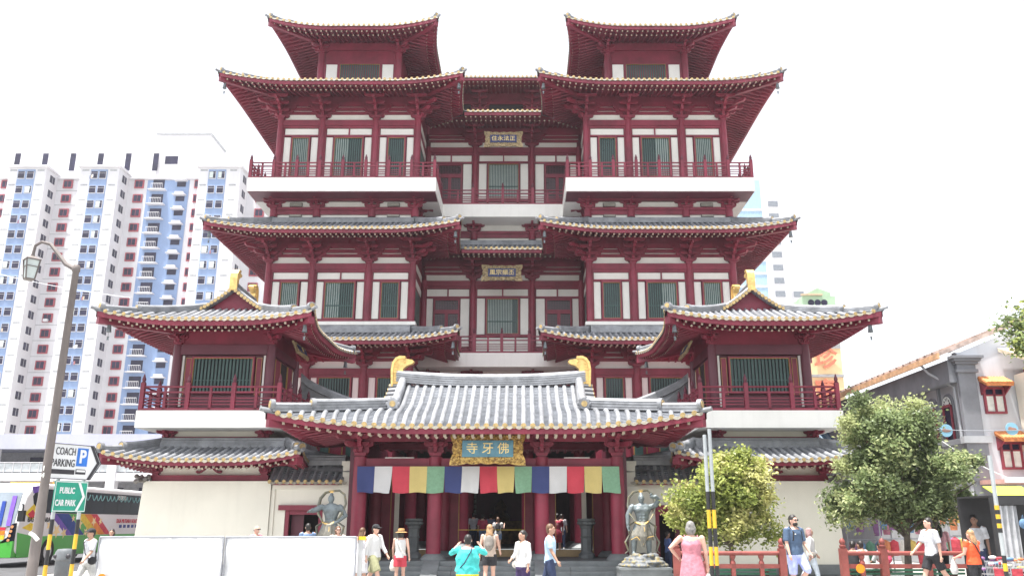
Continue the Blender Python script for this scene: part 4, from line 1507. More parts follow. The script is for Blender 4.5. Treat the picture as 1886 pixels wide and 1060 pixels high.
# rooftop storey with slots, lift tower
hb('roof_storey', -116, -68, 147, 154, TOP - 0.3, TOP + 6.4, HW)
for i in range(9):
    x = -110 + i * 5.2
    bx(blk, 'roof_slot', x, x + 1.0, 146.93, 147.0, TOP + 2.4, TOP + 5.9, HG)
hb('lift_tower', -68.5, -58.5, 148, 156, TOP - 0.3, TOP + 10.2, HW)
bx(blk, 'tower_window', -66.6, -64.2, 147.93, 148.0, TOP + 4.2, TOP + 5.8, HG)
bx(blk, 'tower_coping', -68.8, -58.2, 147.8, 156, TOP + 10.201, TOP + 10.5, HGR)

# ------------------------------------------------------------------ podium with shops below it
pod = thing('shop_podium', 'white two-storey shopping podium with open walkways behind the parked coach', 'building', (-55, 92, 0))
LAV = mat('lavender_beam', (0.42, 0.43, 0.55), 0.8, 0.05, 0.3, streak=0.1)
bx(pod, 'back_wall', -100, -34, 93, 96, 0, 10, mat('podium_grey', (0.40, 0.40, 0.42), 0.8))
bx(pod, 'roof_beam', -100, -34, 88, 93.01, 8.9, 10.4, LAV)
bx(pod, 'floor_slab', -100, -34, 88, 93.01, 5.7, 6.5, HW)
bx(pod, 'lower_beam', -100, -34, 88.1, 93.01, 2.6, 3.4, HW)
for i in range(11):
    x = -97 + i * 6.2
    bx(pod, 'column', x, x + 0.9, 87.9, 88.8, 0, 8.9, HW)
    bx(pod, 'shop_front', x + 1.3, x + 5.8, 92.85, 93.0, 0.2, 5.2, HG)
    bx(pod, 'upper_window', x + 1.6, x + 3.8, 92.86, 93.0, 6.6, 8.4, HG)
    for q in range(6):
        bx(pod, 'baluster', x + 0.9 + q * 0.88, x + 0.94 + q * 0.88, 88.1, 88.14, 6.5, 7.5, HW)
    bx(pod, 'glass_rail', x + 0.9, x + 6.2, 88.16, 88.18, 6.6, 7.45, mat('rail_glass', (0.45, 0.48, 0.5), 0.3))
    bx(pod, 'hand_rail', x + 0.9, x + 6.2, 88.08, 88.16, 7.5, 7.58, HW)
sgn = bx(pod, 'shop_sign', -50.8, -46.4, 87.9, 88.05, 4.5, 5.6, mat('orange_sign', (0.72, 0.40, 0.06)))
text_on(pod, '海 鮮 樓', 0.8, HR, (-48.6 - -55, 87.86 - 92, 5.05))

# ------------------------------------------------------------------ right background buildings
tw = thing('tower_block', 'pale blue and white high-rise showing between the right eaves of the temple', 'building', (95, 182, 0))
x0, z_ = P(1384, 500, 180); x1, _ = P(1470, 500, 180); xm, _ = P(1412, 500, 180)
_, zt = P(1400, 347, 180); _, zs = P(1450, 540, 180)
bx(tw, 'wall', x0 - 14, xm, 180, 190, 0, zt + 2, mat('tower_blue', (0.34, 0.50, 0.64), 0.8))
bx(tw, 'wall', xm, x1 - 2.2, 179, 190, 0, zt, HW)
bx(tw, 'low_wing', x1 - 2.2, x1 + 4.5, 179.4, 190, 0, zs + 1.0, HW)
TWG = mat('tower_glass', (0.20, 0.22, 0.25), 0.4)
for i in range(14):
    z = zs + 2 + i * 3.0 - 12
    if z > zt - 4:
        break
    bx(tw, 'window', xm + 1.2, xm + 3.4, 178.9, 179.0, z, z + 1.3, TWG)
    if i < 4:
        bx(tw, 'window', x1 - 1.6, x1 + 0.6, 179.3, 179.4, z, z + 1.3, TWG)
    bx(tw, 'floor_band', x0 - 14, xm, 179.9, 180.0, z - 0.7, z - 0.2, HW)
gr = thing('green_roof_house', 'small green building top with three round windows right of the temple', 'building', (55, 112, 0))
GRN = mat('green_wall', (0.34, 0.48, 0.32), 0.8, 0.1, 0.5)
a, zb_ = P(1480, 575, 110); b, zt = P(1538, 545, 110); m_, za = P(1505, 530, 110)
mb = MB()
mb.prism([(a, 0), (b, 0), (b, zt), (b - 0.6, zt), (b - 0.6, zt + 0.5), (m_, za), (a + 0.3, zt + 0.2), (a, zt)], lambda u, v, t: (u, t, v), 110, 118)
mb.build('wall', GRN, gr, normals=True)
for i in range(3):
    w = MB()
    cx_ = a + (b - a) * (0.25 + 0.2 * i)
    w.tube([(cx_, 109.9, zt - 0.9), (cx_, 110.05, zt - 0.9)], 0.42, 12)
    w.build('round_window', HG, gr)
bx(gr, 'eave', a - 0.2, m_ + 0.5, 109.6, 110, zt + 0.05, zt + 0.25, mat('tan_eave', (0.5, 0.38, 0.25)))
bb = thing('sign_tower', 'yellow sign tower with red Chinese characters beside the right pavilion', 'sign', (22, 61, 0))
a, zb_ = P(1490, 742, 60); b, zt = P(1549, 641, 60)
YS = mat('yellow_board', (0.86, 0.64, 0.36), 0.6, 0.05, 0.3)
_, zm = P(1520, 690, 60)
bx(bb, 'shaft', a - 1.5, b, 60.1, 62, 0, zt, YS)
bx(bb, 'divider', a - 1.5, b + 0.02, 60.0, 60.1, zm - 0.15, zm + 0.05, HGR)
bx(bb, 'cap', a - 1.5, b, 60.05, 62, zt, zt + 0.35, HGR)
RT = mat('red_letter', (0.66, 0.20, 0.12), 0.6)
xc, zc_ = P(1521, 660, 59.9)
text_on(bb, '珍', 1.75, RT, (xc - 22, 59.95 - 61, zc_), bold=0.03, depth=0.02)
xc, zc_ = P(1524, 722, 59.9)
text_on(bb, '寶', 1.75, RT, (xc - 22, 59.95 - 61, zc_), bold=0.03, depth=0.02)

# ------------------------------------------------------------------ shophouses on the right
GW = mat('pale_grey_wall', (0.56, 0.58, 0.62), 0.85, 0.05, 0.6, streak=0.2)
DG = mat('dark_grey_plaster', (0.19, 0.195, 0.215), 0.8, 0.12, 1.0)
MG = mat('mid_grey_plaster', (0.38, 0.39, 0.41), 0.8, 0.08, 1.0)
MAR = mat('maroon_frame', (0.24, 0.03, 0.05), 0.5)
TERR = mat('terracotta', (0.62, 0.23, 0.08), 0.75, 0.2, 6.0, 0.2)
OLDT = mat('weathered_roof_tile', (0.42, 0.33, 0.29), 0.85, 0.25, 4.0, 0.3)
SHUT = mat('white_shutter', (0.75, 0.76, 0.72), 0.6)
sh = thing('shophouse', 'grey shophouse with arched windows and terracotta eave right of the big tree', 'shophouse', (19.5, 40, 0))
XS, YN, YF, ZE = 17.75, 32.0, 62.0, 7.75
mb = MB()
mb.prism([(XS, 0), (24, 0), (24, 10.35), (XS, ZE + 0.1)], lambda u, v, t: (u, t, v), YN, YN + 0.3)
mb.build('gable_wall', GW, sh, normals=True)
bx(sh, 'street_wall', XS, 24, YN + 0.3, YF, 0, ZE, MG)
# corner pilaster facing the street, stepped capital
bx(sh, 'pilaster', XS - 0.12, XS + 0.55, YN - 0.14, YN, 4.7, 7.1, DG)
for i, (d, z0, z1) in enumerate(((0.08, 7.1, 7.22), (0.02, 7.22, 7.42), (0.10, 7.42, 7.52), (0.18, 7.52, 7.62), (0.26, 7.62, 7.72))):
    bx(sh, 'capital', XS - 0.12 - d, XS + 0.55 + d, YN - 0.14 - d, YN, z0, z1, DG)
bx(sh, 'pilaster_base', XS - 0.3, XS + 0.75, YN - 0.3, YN, 4.45, 4.7, MG)
bx(sh, 'corbel', XS - 0.2, XS + 0.6, YN - 0.22, YN, 4.0, 4.45, DG)
bx(sh, 'lower_pilaster', XS - 0.05, XS + 0.6, YN - 0.1, YN, 2.4, 4.0, DG)
bx(sh, 'cornice', XS - 0.4, XS, YN, YF, 6.75, 7.6, DG)
bx(sh, 'string_course', XS - 0.3, XS, YN, YF, 4.45, 4.65, DG)
# arched windows along the lane
y = YN + 0.55
for i in range(9):
    w = MB()
    yc = y + 0.55
    R1 = 0.46
    arch = [(yc - R1, 4.65)] + [(yc - R1 * math.cos(q * math.pi / 10), 6.0 + R1 * math.sin(q * math.pi / 10)) for q in range(11)] + [(yc + R1, 4.65)]
    w.prism(arch, lambda u, v, t: (XS + t, u, v), -0.05, 0.02, 0)
    R2 = 0.34
    arch = [(yc - R2, 4.65)] + [(yc - R2 * math.cos(q * math.pi / 10), 6.0 + R2 * math.sin(q * math.pi / 10)) for q in range(11)] + [(yc + R2, 4.65)]
    w.prism(arch, lambda u, v, t: (XS + t, u, v), -0.07, -0.049, 1)
    wo = w.build('arched_window', [DG, HG], sh, normals=True)
    f = MB()
    for q in range(7):
        an = math.pi * q / 6
        f.bar((XS - 0.085, yc, 6.0), (XS - 0.085, yc - 0.33 * math.cos(an), 6.0 + 0.33 * math.sin(an)), 0.025, 0.025)
    for q in range(8):
        a0, a1 = math.pi * q / 8, math.pi * (q + 1) / 8
        for rr in (0.33, 0.15):
            f.bar((XS - 0.085, yc - rr * math.cos(a0), 6.0 + rr * math.sin(a0)), (XS - 0.085, yc - rr * math.cos(a1), 6.0 + rr * math.sin(a1)), 0.03, 0.03)
    f.build('fanlight', SHUT, wo)
    s2 = MB()
    for a0, a1 in ((yc - R2, yc - R2 + 0.07), (yc + R2 - 0.07, yc + R2)):
        s2.box(XS - 0.13, XS - 0.06, a0, a1, 4.65, 6.0)
    s2.box(XS - 0.14, XS - 0.06, yc - R2, yc + R2, 5.93, 6.03)
    s2.build('frame', MAR, wo)
    if i % 2:
        bx(wo, 'shutter', XS - 0.11, XS - 0.08, yc - 0.26, yc + 0.26, 5.0, 5.9, SHUT)
    bx(sh, 'slim_pilaster', XS - 0.1, XS, y + 1.1, y + 1.24, 4.65, 6.75, DG)
    y += 1.3
# roof: pan tiles rising to the right, orange underside strip at the eave
mb = MB()
mb.prism([(XS - 0.75, ZE - 0.02), (24, 10.45), (24, 10.6), (XS - 0.75, ZE + 0.14)], lambda u, v, t: (u, t, v), YN - 0.1, YF)
rf_ = mb.build('roof', OLDT, sh, normals=True)
bx(rf_, 'eave_board', XS - 0.80, XS - 0.72, YN - 0.12, YF, ZE - 0.12, ZE + 0.1, mat('tan_eave_board', (0.60, 0.36, 0.20), 0.8, 0.2, 3.0))
mb = MB()
n = 46
for i in range(n):
    yy = YN + (YF - YN) * (i + 0.5) / n
    mb.bar((XS - 0.78, yy, ZE + 0.16), (24, yy, 10.62), 0.16, 0.1)
stuff(mb.build('tile_rows', OLDT, rf_))
bx(sh, 'gable_coping', 17.7, 17.9, YN - 0.02, YN + 0.3, ZE + 0.1, ZE + 0.16, GW)
mb = MB()
mb.bar((XS - 0.2, YN + 0.12, ZE + 0.2), (24, YN + 0.12, 10.7), 0.3, 0.08)
mb.build('verge', GW, sh)
dp = MB()
dp.tube([(XS - 0.7, YN + 1.5, ZE - 0.1), (XS - 0.55, YN + 1.3, 7.3), (XS - 0.12, YN + 0.3, 6.6), (XS - 0.1, YN + 0.25, 4.7)], 0.05, 8)
dp.build('downpipe', MG, sh, smooth=True)
def shutter_window(par, x0, x1, z0, z1, y):
    f = MB()
    f.box(x0, x1, y - 0.1, y + 0.01, z0, z0 + 0.08, 0)
    f.box(x0, x1, y - 0.1, y + 0.01, z1 - 0.08, z1, 0)
    xm = (x0 + x1) / 2
    for a, b in ((x0, x0 + 0.08), (xm - 0.04, xm + 0.04), (x1 - 0.08, x1)):
        f.box(a, b, y - 0.1, y + 0.01, z0 + 0.08, z1 - 0.08, 0)
    f.box(x0 + 0.08, x1 - 0.08, y - 0.1, y + 0.01, z1 - 0.34, z1 - 0.28, 0)
    w = f.build('window', MAR, par)
    for a, b in ((x0 + 0.08, xm - 0.04), (xm + 0.04, x1 - 0.08)):
        bx(w, 'transom_light', a, b, y - 0.04, y, z1 - 0.28, z1 - 0.08, HG)
        s = MB()
        k = 12
        for i in range(k):
            z = z0 + 0.08 + (z1 - 0.42 - z0) * i / k
            s.bar((a, y - 0.05, z + 0.03), (b, y - 0.05, z + 0.03), 0.02, 0.05, up=(0, -0.6, 1))
        s.box(a, b, y - 0.02, y, z0 + 0.08, z1 - 0.34)
        s.build('louvre_shutter', SHUT, w)
    c = MB()
    n = 9
    for i in range(n):
        xx = x0 - 0.1 + (x1 - x0 + 0.2) * (i + 0.5) / n
        c.tube([(xx, y - 0.62, z1 + 0.07), (xx, y - 0.02, z1 + 0.36)], 0.075, 8)
    c.prism([(-0.6, 0.04), (-0.0, 0.33), (0.0, 0.25), (-0.6, -0.03)], lambda u, v, t: (t, y + u, z1 + v), x0 - 0.1, x1 + 0.1)
    cn = c.build('tile_canopy', TERR, w, smooth=True)
    b_ = MB()
    for xx in (x0 - 0.04, x1 + 0.04):
        b_.prism([(0, -0.3), (0, 0.2), (-0.5, -0.02)], lambda u, v, t: (xx + t, y + u, z1 + v), -0.03, 0.03)
    b_.build('canopy_bracket', MAR, w)
shutter_window(sh, 18.52, 19.32, 5.55, 6.55, YN)
x_, z_ = P(1835, 868, YN)
shutter_window(sh, 18.85, 19.65, 3.5, 4.5, YN)
bx(sh, 'awning_board', 17.9, 20.2, YN - 1.0, YN, 2.95, 3.1, mat('pink_board', (0.6, 0.35, 0.3)))
bx(sh, 'fascia_white', 18.3, 20.4, YN - 1.1, YN - 1.02, 2.98, 3.18, HW)
bx(sh, 'shop_front', 17.9, 19.3, YN - 0.06, YN, 0, 2.9, mat('lime_front', (0.20, 0.42, 0.03), 0.6, 0.2, 1.0))
bx(sh, 'shop_door', 19.0, 20.6, YN - 0.12, YN - 0.061, 0, 2.6, HG)
ac = MB()
ac.box(19.85, 20.15, YN - 0.5, YN - 0.1, 3.35, 3.95, 0)
for i in range(6):
    ac.box(19.87, 20.13, YN - 0.515, YN - 0.5, 3.4 + 0.09 * i, 3.44 + 0.09 * i, 1)
ac.build('air_conditioner', [MG, HG], sh)
rs = thing('red_shophouse', 'dark red shophouse with cream pilaster at the right edge', 'shophouse', (22.5, 33, 0))
bx(rs, 'wall', 20.15, 26, 30.6, 31.9, 0, 7.3, mat('brick_red_wall', (0.25, 0.045, 0.06), 0.8, 0.08, 0.8))
bx(rs, 'pilaster', 19.75, 20.15, 30.4, 31.9, 4.6, 7.0, CREAM)
for i, (d, z0, z1) in enumerate(((0.12, 4.5, 4.62), (0.06, 4.38, 4.5), (0.1, 4.15, 4.38), (0.0, 3.85, 4.15))):
    bx(rs, 'corbel', 19.75 - d, 20.15 + d, 30.4 - d, 31.9, z0, z1, CREAM)
mb = MB()
mb.prism([(29.3, 6.9), (31.9, 7.9), (31.9, 8.05), (29.3, 7.05)], lambda u, v, t: (t, u, v), 19.3, 26)
mb.build('eave', mat('cream_eave', (0.66, 0.56, 0.42), 0.8), rs, normals=True)
bx(rs, 'eave_beam', 19.9, 26, 29.9, 30.6, 6.3, 6.9, MAR)
bx(rs, 'window', 20.75, 21.6, 30.5, 30.61, 5.2, 6.5, HG)
bx(rs, 'window_frame', 20.65, 20.74, 30.46, 30.61, 5.1, 6.6, CREAM)
bx(rs, 'string_course', 19.7, 26, 30.3, 30.6, 3.7, 3.85, CREAM)

# ------------------------------------------------------------------ coach
bus = thing('coach', 'green and white tour coach with rainbow stripes parked left of the temple', 'bus', (-19.6, 39, 0))
BW = mat('coach_white', (0.76, 0.76, 0.76), 0.4, 0.02, 0.5, spec=0.3)
BGN = mat('coach_green', (0.07, 0.40, 0.05), 0.4, 0.05, 0.5, spec=0.3)
BGL = mat('coach_glass', (0.006, 0.007, 0.016), 0.3, 0.3, 0.4, spec=0.08)
BPU = mat('coach_purple', (0.16, 0.08, 0.45), 0.5, spec=0.2)
BBL = mat('coach_blue', (0.02, 0.05, 0.26), 0.5, spec=0.2)
BYE = mat('coach_yellow', (0.80, 0.58, 0.04), 0.5, spec=0.2)
BOR = mat('coach_orange', (0.80, 0.24, 0.02), 0.5, spec=0.2)
BRD = mat('coach_red', (0.62, 0.03, 0.06), 0.5, spec=0.2)
RUB = mat('rubber', (0.015, 0.015, 0.016), 0.8)
CHR = mat('light_metal', (0.55, 0.56, 0.57), 0.4, 0.05, 3, metal=0.5)
bx0, bx1, by0, by1 = -20.4, -17.85, 33.0, 45.0
prof = [(by0 + 0.35, 0.32), (by0 - 0.02, 0.55), (by0 - 0.06, 1.0), (by0 + 0.02, 1.5), (by0 + 0.35, 2.6), (by0 + 0.75, 3.02), (by0 + 1.4, 3.12), (by1 - 0.3, 3.12), (by1, 2.9), (by1 + 0.02, 0.4), (by1 - 0.2, 0.32)]
mb = MB()
mb.prism(prof, lambda u, v, t: (t, u, v), bx0, bx1)
body = mb.build('body', BW, bus, normals=True)
bv = body.modifiers.new('round', 'BEVEL')
bv.width = 0.12
bv.segments = 3
def decal(name, pts, m, off=0.006, par=None):
    d = MB()
    d.prism(pts, lambda u, v, t: (bx1 + t, u, v), 0.0, off)
    return d.build(name, m, par or bus, normals=True)
decal('lower_panel', [(by0 + 0.2, 0.34), (by1 - 0.1, 0.34), (by1 - 0.1, 1.1), (by0 + 1.2, 1.1), (by0 + 0.05, 1.25)], BGN, 0.01)
decal('side_glass', [(by0 + 0.9, 2.25), (by0 + 1.3, 1.98), (by1 - 0.25, 1.98), (by1 - 0.25, 2.88), (by0 + 1.0, 2.9), (by0 + 0.75, 2.6)], BGL, 0.012)
for i, (m, w) in enumerate(((BPU, 0.5), (BBL, 1.0), (BGN, 0.62), (BYE, 0.66), (BOR, 0.6), (BRD, 0.55))):
    o0 = sum((0.5, 1.0, 0.62, 0.66, 0.6, 0.55)[:i]) + by0 + 2.1
    decal('rainbow_stripe', [(o0, 1.97), (o0 + w, 1.97), (o0 + w + 1.5, 1.11), (o0 + 1.5, 1.11)], m, 0.006 + 0.0005 * i)
decal('front_flash', [(by0 + 0.35, 1.95), (by0 + 0.9, 2.3), (by0 + 1.35, 1.95), (by0 + 0.85, 1.7)], BYE, 0.014)
decal('front_flash', [(by0 + 0.55, 1.92), (by0 + 0.85, 2.1), (by0 + 1.15, 1.9), (by0 + 0.8, 1.75)], BRD, 0.018)
decal('front_flash', [(by0 + 0.3, 1.42), (by0 + 0.85, 1.6), (by0 + 1.4, 1.52), (by0 + 0.9, 1.3)], BYE, 0.014)
decal('roof_flash', [(by0 + 0.6, 2.95), (by0 + 1.6, 3.05), (by0 + 1.6, 2.88), (by0 + 0.75, 2.7)], BPU, 0.014)
rr = random.Random(9)
for k in range(8):
    cy_, cz_, s = by0 + 2.2 + 0.75 * k * 0.8, rr.uniform(1.2, 1.85), rr.uniform(0.14, 0.32)
    pts = []
    for q in range(10):
        an = math.pi * q / 5 + k
        r_ = s if q % 2 == 0 else s * 0.42
        pts.append((cy_ + r_ * math.cos(an), cz_ + r_ * math.sin(an)))
    decal('star', pts, mat('coach_star', (0.85, 0.62, 0.25), 0.3), 0.013 + 0.0004 * k)
for i in range(1, 8):
    yy = by0 + 1.3 + i * 1.32
    decal('glass_bar', [(yy, 1.98), (yy + 0.05, 1.98), (yy + 0.05, 2.88), (yy, 2.88)], RUB, 0.014)
    c = MB()
    for q in range(3):      # swagged curtains
        pp = [(bx1 + 0.016, yy + 0.1 + 0.38 * q + 0.38 * t / 6, 2.78 - 0.22 * math.sin(math.pi * t / 6)) for t in range(7)]
        c.tube(pp, 0.03, 5)
    c.build('curtain', mat('curtain_teal', (0.22, 0.42, 0.42), 0.8), bus)
for yy in (by0 + 2.3, by1 - 3.0):
    w = MB()
    w.tube([(bx1 - 0.25, yy, 0.5), (bx1 + 0.012, yy, 0.5)], 0.5, 22, 0)
    w.tube([(bx1 - 0.2, yy, 0.5), (bx1 + 0.03, yy, 0.5)], 0.28, 16, 1)
    w.build('wheel', [RUB, CHR], bus)
    w = MB()
    w.tube([(bx0 - 0.012, yy, 0.5), (bx0 + 0.25, yy, 0.5)], 0.5, 22, 0)
    w.build('wheel', [RUB, CHR], bus)
# front
ws = MB()
ws.prism([(bx0 + 0.15, 1.45), (bx1 - 0.15, 1.45), (bx1 - 0.2, 2.75), (bx0 + 0.2, 2.75)], lambda u, v, t: (u, by0 + 0.02 + (v - 1.5) * 0.3 + t, v), -0.03, 0.02)
ws.build('windscreen', mat('reflecting_glass', (0.22, 0.26, 0.30), 0.05, 0.2, 0.6, spec=1.0), bus, normals=True)
for k, (u, w_, m) in enumerate(((0.25, 0.16, BPU), (0.6, 0.14, BBL), (0.95, 0.14, BBL), (1.3, 0.14, BBL))):
    f = MB()
    f.prism([(bx1 - u - w_, 1.5), (bx1 - u, 1.5), (bx1 - u - 0.1, 2.6 - 0.2 * k), (bx1 - u - w_ - 0.1, 2.6 - 0.2 * k)], lambda a_, v, t: (a_, by0 - 0.02 + (v - 1.5) * 0.3 + t, v), -0.03, 0.0)
    f.build('windscreen_stripe', m, bus, normals=True)
for k, (z0, z1, m) in enumerate(((1.0, 1.16, BYE), (1.18, 1.32, BOR), (1.34, 1.44, BRD))):
    bx(bus, 'front_band', bx0 + 0.3, bx1 - 0.4, by0 - 0.085, by0 - 0.05, z0, z1, m)
bx(bus, 'bumper', bx0 + 0.02, bx1 - 0.02, by0 - 0.12, by0 + 0.3, 0.36, 0.95, BGN)
bx(bus, 'number_plate', bx0 + 1.2, bx0 + 1.9, by0 - 0.14, by0 - 0.121, 0.55, 0.7, SHUT)
hl = MB()
hl.prism([(bx1 - 0.55, 0.85), (bx1 - 0.02, 0.95), (bx1 - 0.02, 1.6), (bx1 - 0.16, 1.55), (bx1 - 0.25, 1.1)], lambda u, v, t: (u, by0 - 0.07 + t, v), -0.05, 0.06)
hl.build('headlight', BGL, bus, normals=True)
for q in range(4):
    h = MB()
    h.tube([(bx1 - 0.12 - 0.05 * (3 - q) * 0.5, by0 - 0.14, 0.98 + 0.16 * q), (bx1 - 0.12 - 0.05 * (3 - q) * 0.5, by0 - 0.1, 0.98 + 0.16 * q)], 0.055, 10)
    h.build('lamp', mat('amber_lamp', (0.7, 0.3, 0.12), 0.2), bus)
mr = MB()
mr.tube([(bx1 - 0.1, by0 + 0.3, 2.3), (bx1 + 0.2, by0 - 0.15, 2.25), (bx1 + 0.22, by0 - 0.18, 2.0)], 0.03, 6)
mr.box(bx1 + 0.1, bx1 + 0.32, by0 - 0.28, by0 - 0.12, 1.65, 2.05)
mr.build('wing_mirror', RUB, bus)
def side_text(s, size, m, y, z, name='lettering', xs=1.0):
    o = text_on(bus, s, size, m, (bx1 + 0.02 - -19.6, y - 39, z), rot=(math.pi / 2, 0, math.pi / 2), name=name, xs=xs)
side_text('BAS PERSIARAN', 0.26, RUB, by0 + 1.5, 1.72)
side_text('DUA MUTIARA HOLIDAY SDN BHD', 0.26, BRD, by0 + 9.7, 1.68, xs=0.85)
side_text('950800', 0.3, SHUT, by0 + 8.2, 2.72)
for q in range(7):
    bx(bus, 'logo_block', bx1 + 0.001, bx1 + 0.012, by0 + 8.3 + 0.42 * q, by0 + 8.55 + 0.42 * q, 1.38, 1.52, BBL)

# ------------------------------------------------------------------ street lamp
LP = mat('lamp_post_paint', (0.17, 0.145, 0.135), 0.5, 0.1, 2.0)
lx, _ = P(100, 770, 16)
lamp = thing('street_lamp', 'brown street lamp with curved arm and glass lantern in front of the coach', 'lamp', (lx, 16, 0))
mb = MB()
mb.lathe([(0.12, 0), (0.12, 0.25), (0.095, 0.35), (0.088, 1.9), (0.08, 2.0), (0.06, 6.35), (0.075, 6.37), (0.075, 6.45), (0.05, 6.5)], c=(lx, 16, 0), n=14)
mb.build('post', LP, lamp, smooth=True)
ax, az = P(138, 492, 16); bx_, bz_ = P(60, 440, 16); cx_, cz_ = P(50, 456, 16)
arm_pts = [(lx, 16, 6.4), (lx - 0.22, 16, 6.52), (lx - 0.42, 16, 6.75), (lx - 0.58, 16, 6.93), (lx - 0.76, 16, 6.98), (lx - 0.88, 16, 6.9), (lx - 0.9, 16, 6.72)]
mb = MB()
mb.tube(arm_pts, [0.05, 0.045, 0.04, 0.035, 0.03, 0.03, 0.03], 8)
mb.build('arm', LP, lamp, smooth=True)
q = Vector((lx - 0.9, 16, 6.72))
K = 0.66
mb = MB()
for w0, w1, z0, z1 in ((0.05, 0.06, 0.0, -0.06), (0.06, 0.24, -0.06, -0.16), (0.24, 0.24, -0.16, -0.19)):
    mb.lathe([(w1 * 1.2 * K, z1 * K), (w0 * 1.2 * K, z0 * K)], c=q, n=4)
for i in range(4):
    a = math.pi / 2 * i
    mb.bar(q + K * Vector((math.cos(a) * 0.26, math.sin(a) * 0.26, -0.18)), q + K * Vector((math.cos(a) * 0.17, math.sin(a) * 0.17, -0.76)), 0.02, 0.02)
mb.lathe([(0.16 * K, -0.80 * K), (0.2 * K, -0.76 * K)], c=q, n=4)
mb.lathe([(0.235 * K, -0.40 * K), (0.24 * K, -0.38 * K)], c=q, n=4)
mb.build('lantern_frame', LP, lamp)
mb = MB()
mb.lathe([(0.155 * K, -0.76 * K), (0.235 * K, -0.18 * K)], c=q, n=4)
mb.build('lantern_glass', mat('lantern_glass', (0.62, 0.68, 0.66), 0.15, 0.1, 3.0), lamp)
text_on(lamp, '1\n4', 0.13, SHUT, (0.0, -0.105, 2.5))
mb = MB()
mb.tube([(lx - 0.08, 15.9, 1.42), (lx, 15.895, 1.38), (lx + 0.08, 15.9, 1.3)], 0.035, 6)
mb.build('tape_band', SHUT, lamp)

# ------------------------------------------------------------------ parking signs
def stripe_post(par, x, y, h, r, z_s, name='post', n=6):
    m = MB()
    m.tube([(x, y, z_s), (x, y, h)], r, 10, 0)
    dz = z_s / n
    for i in range(n):
        m.tube([(x, y, z_s - dz * (i + 1)), (x, y, z_s - dz * i)], r * 1.02, 10, 1 + i % 2)
    return m.build(name, [mat('galvanised', (0.42, 0.45, 0.46), 0.4, 0.08, 4, metal=0.3), mat('post_black', (0.02, 0.02, 0.022), 0.5), mat('post_yellow', (0.72, 0.44, 0.03), 0.5)], par, smooth=False)
SIGNW = mat('sign_white', (0.74, 0.75, 0.76), 0.45, 0.03, 2)
SIGNK = mat('sign_black', (0.03, 0.028, 0.035), 0.5)
SIGNB = mat('sign_blue', (0.02, 0.16, 0.58), 0.4)
SIGNG = mat('sign_green', (0.01, 0.30, 0.20), 0.4)
px_ = -7.70
sg = thing('direction_sign', 'white coach parking arrow over green public car park sign on striped posts', 'sign', (px_, 17, 0), rotz=R(61))
sg.scale = (0.76, 0.9, 0.97)
S = MB()
W[sg] = Vector((0, 0, 0))
for x in (-0.36, 0.34):
    m = stripe_post(sg, x, 0.06, 2.55, 0.045, 1.72)
    m.location = (0, 0, 0)
b = MB()
arrow = [(-0.72, 2.50), (0.46, 2.50), (0.72, 2.84), (0.46, 3.18), (-0.72, 3.18)]
b.prism(arrow, lambda u, v, t: (u, t, v), 0.0, 0.02)
pl = b.build('arrow_panel', SIGNW, sg, local=True, normals=True)
b = MB()
for i in range(5):
    p0, p1 = arrow[i], arrow[(i + 1) % 5]
    b.bar((p0[0], -0.006, p0[1]), (p1[0], -0.006, p1[1]), 0.012, 0.02, up=(0, 1, 0))
b.prism([(0.36, 2.50), (0.44, 2.50), (0.69, 2.84), (0.44, 3.18), (0.36, 3.18), (0.60, 2.84)], lambda u, v, t: (u, t, v), -0.008, -0.001)
b.prism([(-0.64, 2.59), (0.0, 2.59), (0.0, 2.68), (-0.64, 2.68)], lambda u, v, t: (u, t, v), -0.008, -0.001)
b.prism([(0.03, 2.60), (0.31, 2.60), (0.31, 2.68), (0.28, 2.70), (0.03, 2.70)], lambda u, v, t: (u, t, v), -0.008, -0.001)
b.build('arrow_marking', SIGNK, pl, local=True, normals=True)
b = MB()
b.box(0.05, 0.29, -0.012, -0.0085, 2.645, 2.685)
b.build('bus_window', SIGNW, pl, local=True)
b = MB()
b.box(0.02, 0.32, -0.01, -0.001, 2.76, 3.12)
b.build('blue_square', SIGNB, pl, local=True)
text_on(pl, 'P', 0.36, SIGNW, (0.17, -0.014, 2.94), bold=0.012)
text_on(pl, 'COACH', 0.21, SIGNK, (-0.30, -0.006, 3.03), xs=0.72)
text_on(pl, 'PARKING', 0.21, SIGNK, (-0.34, -0.006, 2.80), xs=0.74)
b = MB()
b.box(-0.46, 0.44, 0.0, 0.02, 1.86, 2.46)
gp = b.build('green_panel', SIGNG, sg, local=True)
b = MB()
for a0, a1, z0, z1 in ((-0.45, 0.43, 2.435, 2.45), (-0.45, 0.43, 1.87, 1.885), (-0.45, -0.435, 1.885, 2.435), (0.415, 0.43, 1.885, 2.435)):
    b.box(a0, a1, -0.005, -0.001, z0, z1)
b.prism([(0.16, 1.89), (0.23, 1.89), (0.39, 2.16), (0.23, 2.43), (0.16, 2.43), (0.32, 2.16)], lambda u, v, t: (u, t, v), -0.006, -0.001)
b.build('white_marking', SIGNW, gp, local=True, normals=True)
text_on(gp, 'PUBLIC', 0.165, SIGNW, (-0.12, -0.006, 2.27), xs=0.78, bold=0.004)
text_on(gp, 'CAR PARK', 0.165, SIGNW, (-0.13, -0.006, 2.03), xs=0.72, bold=0.004)

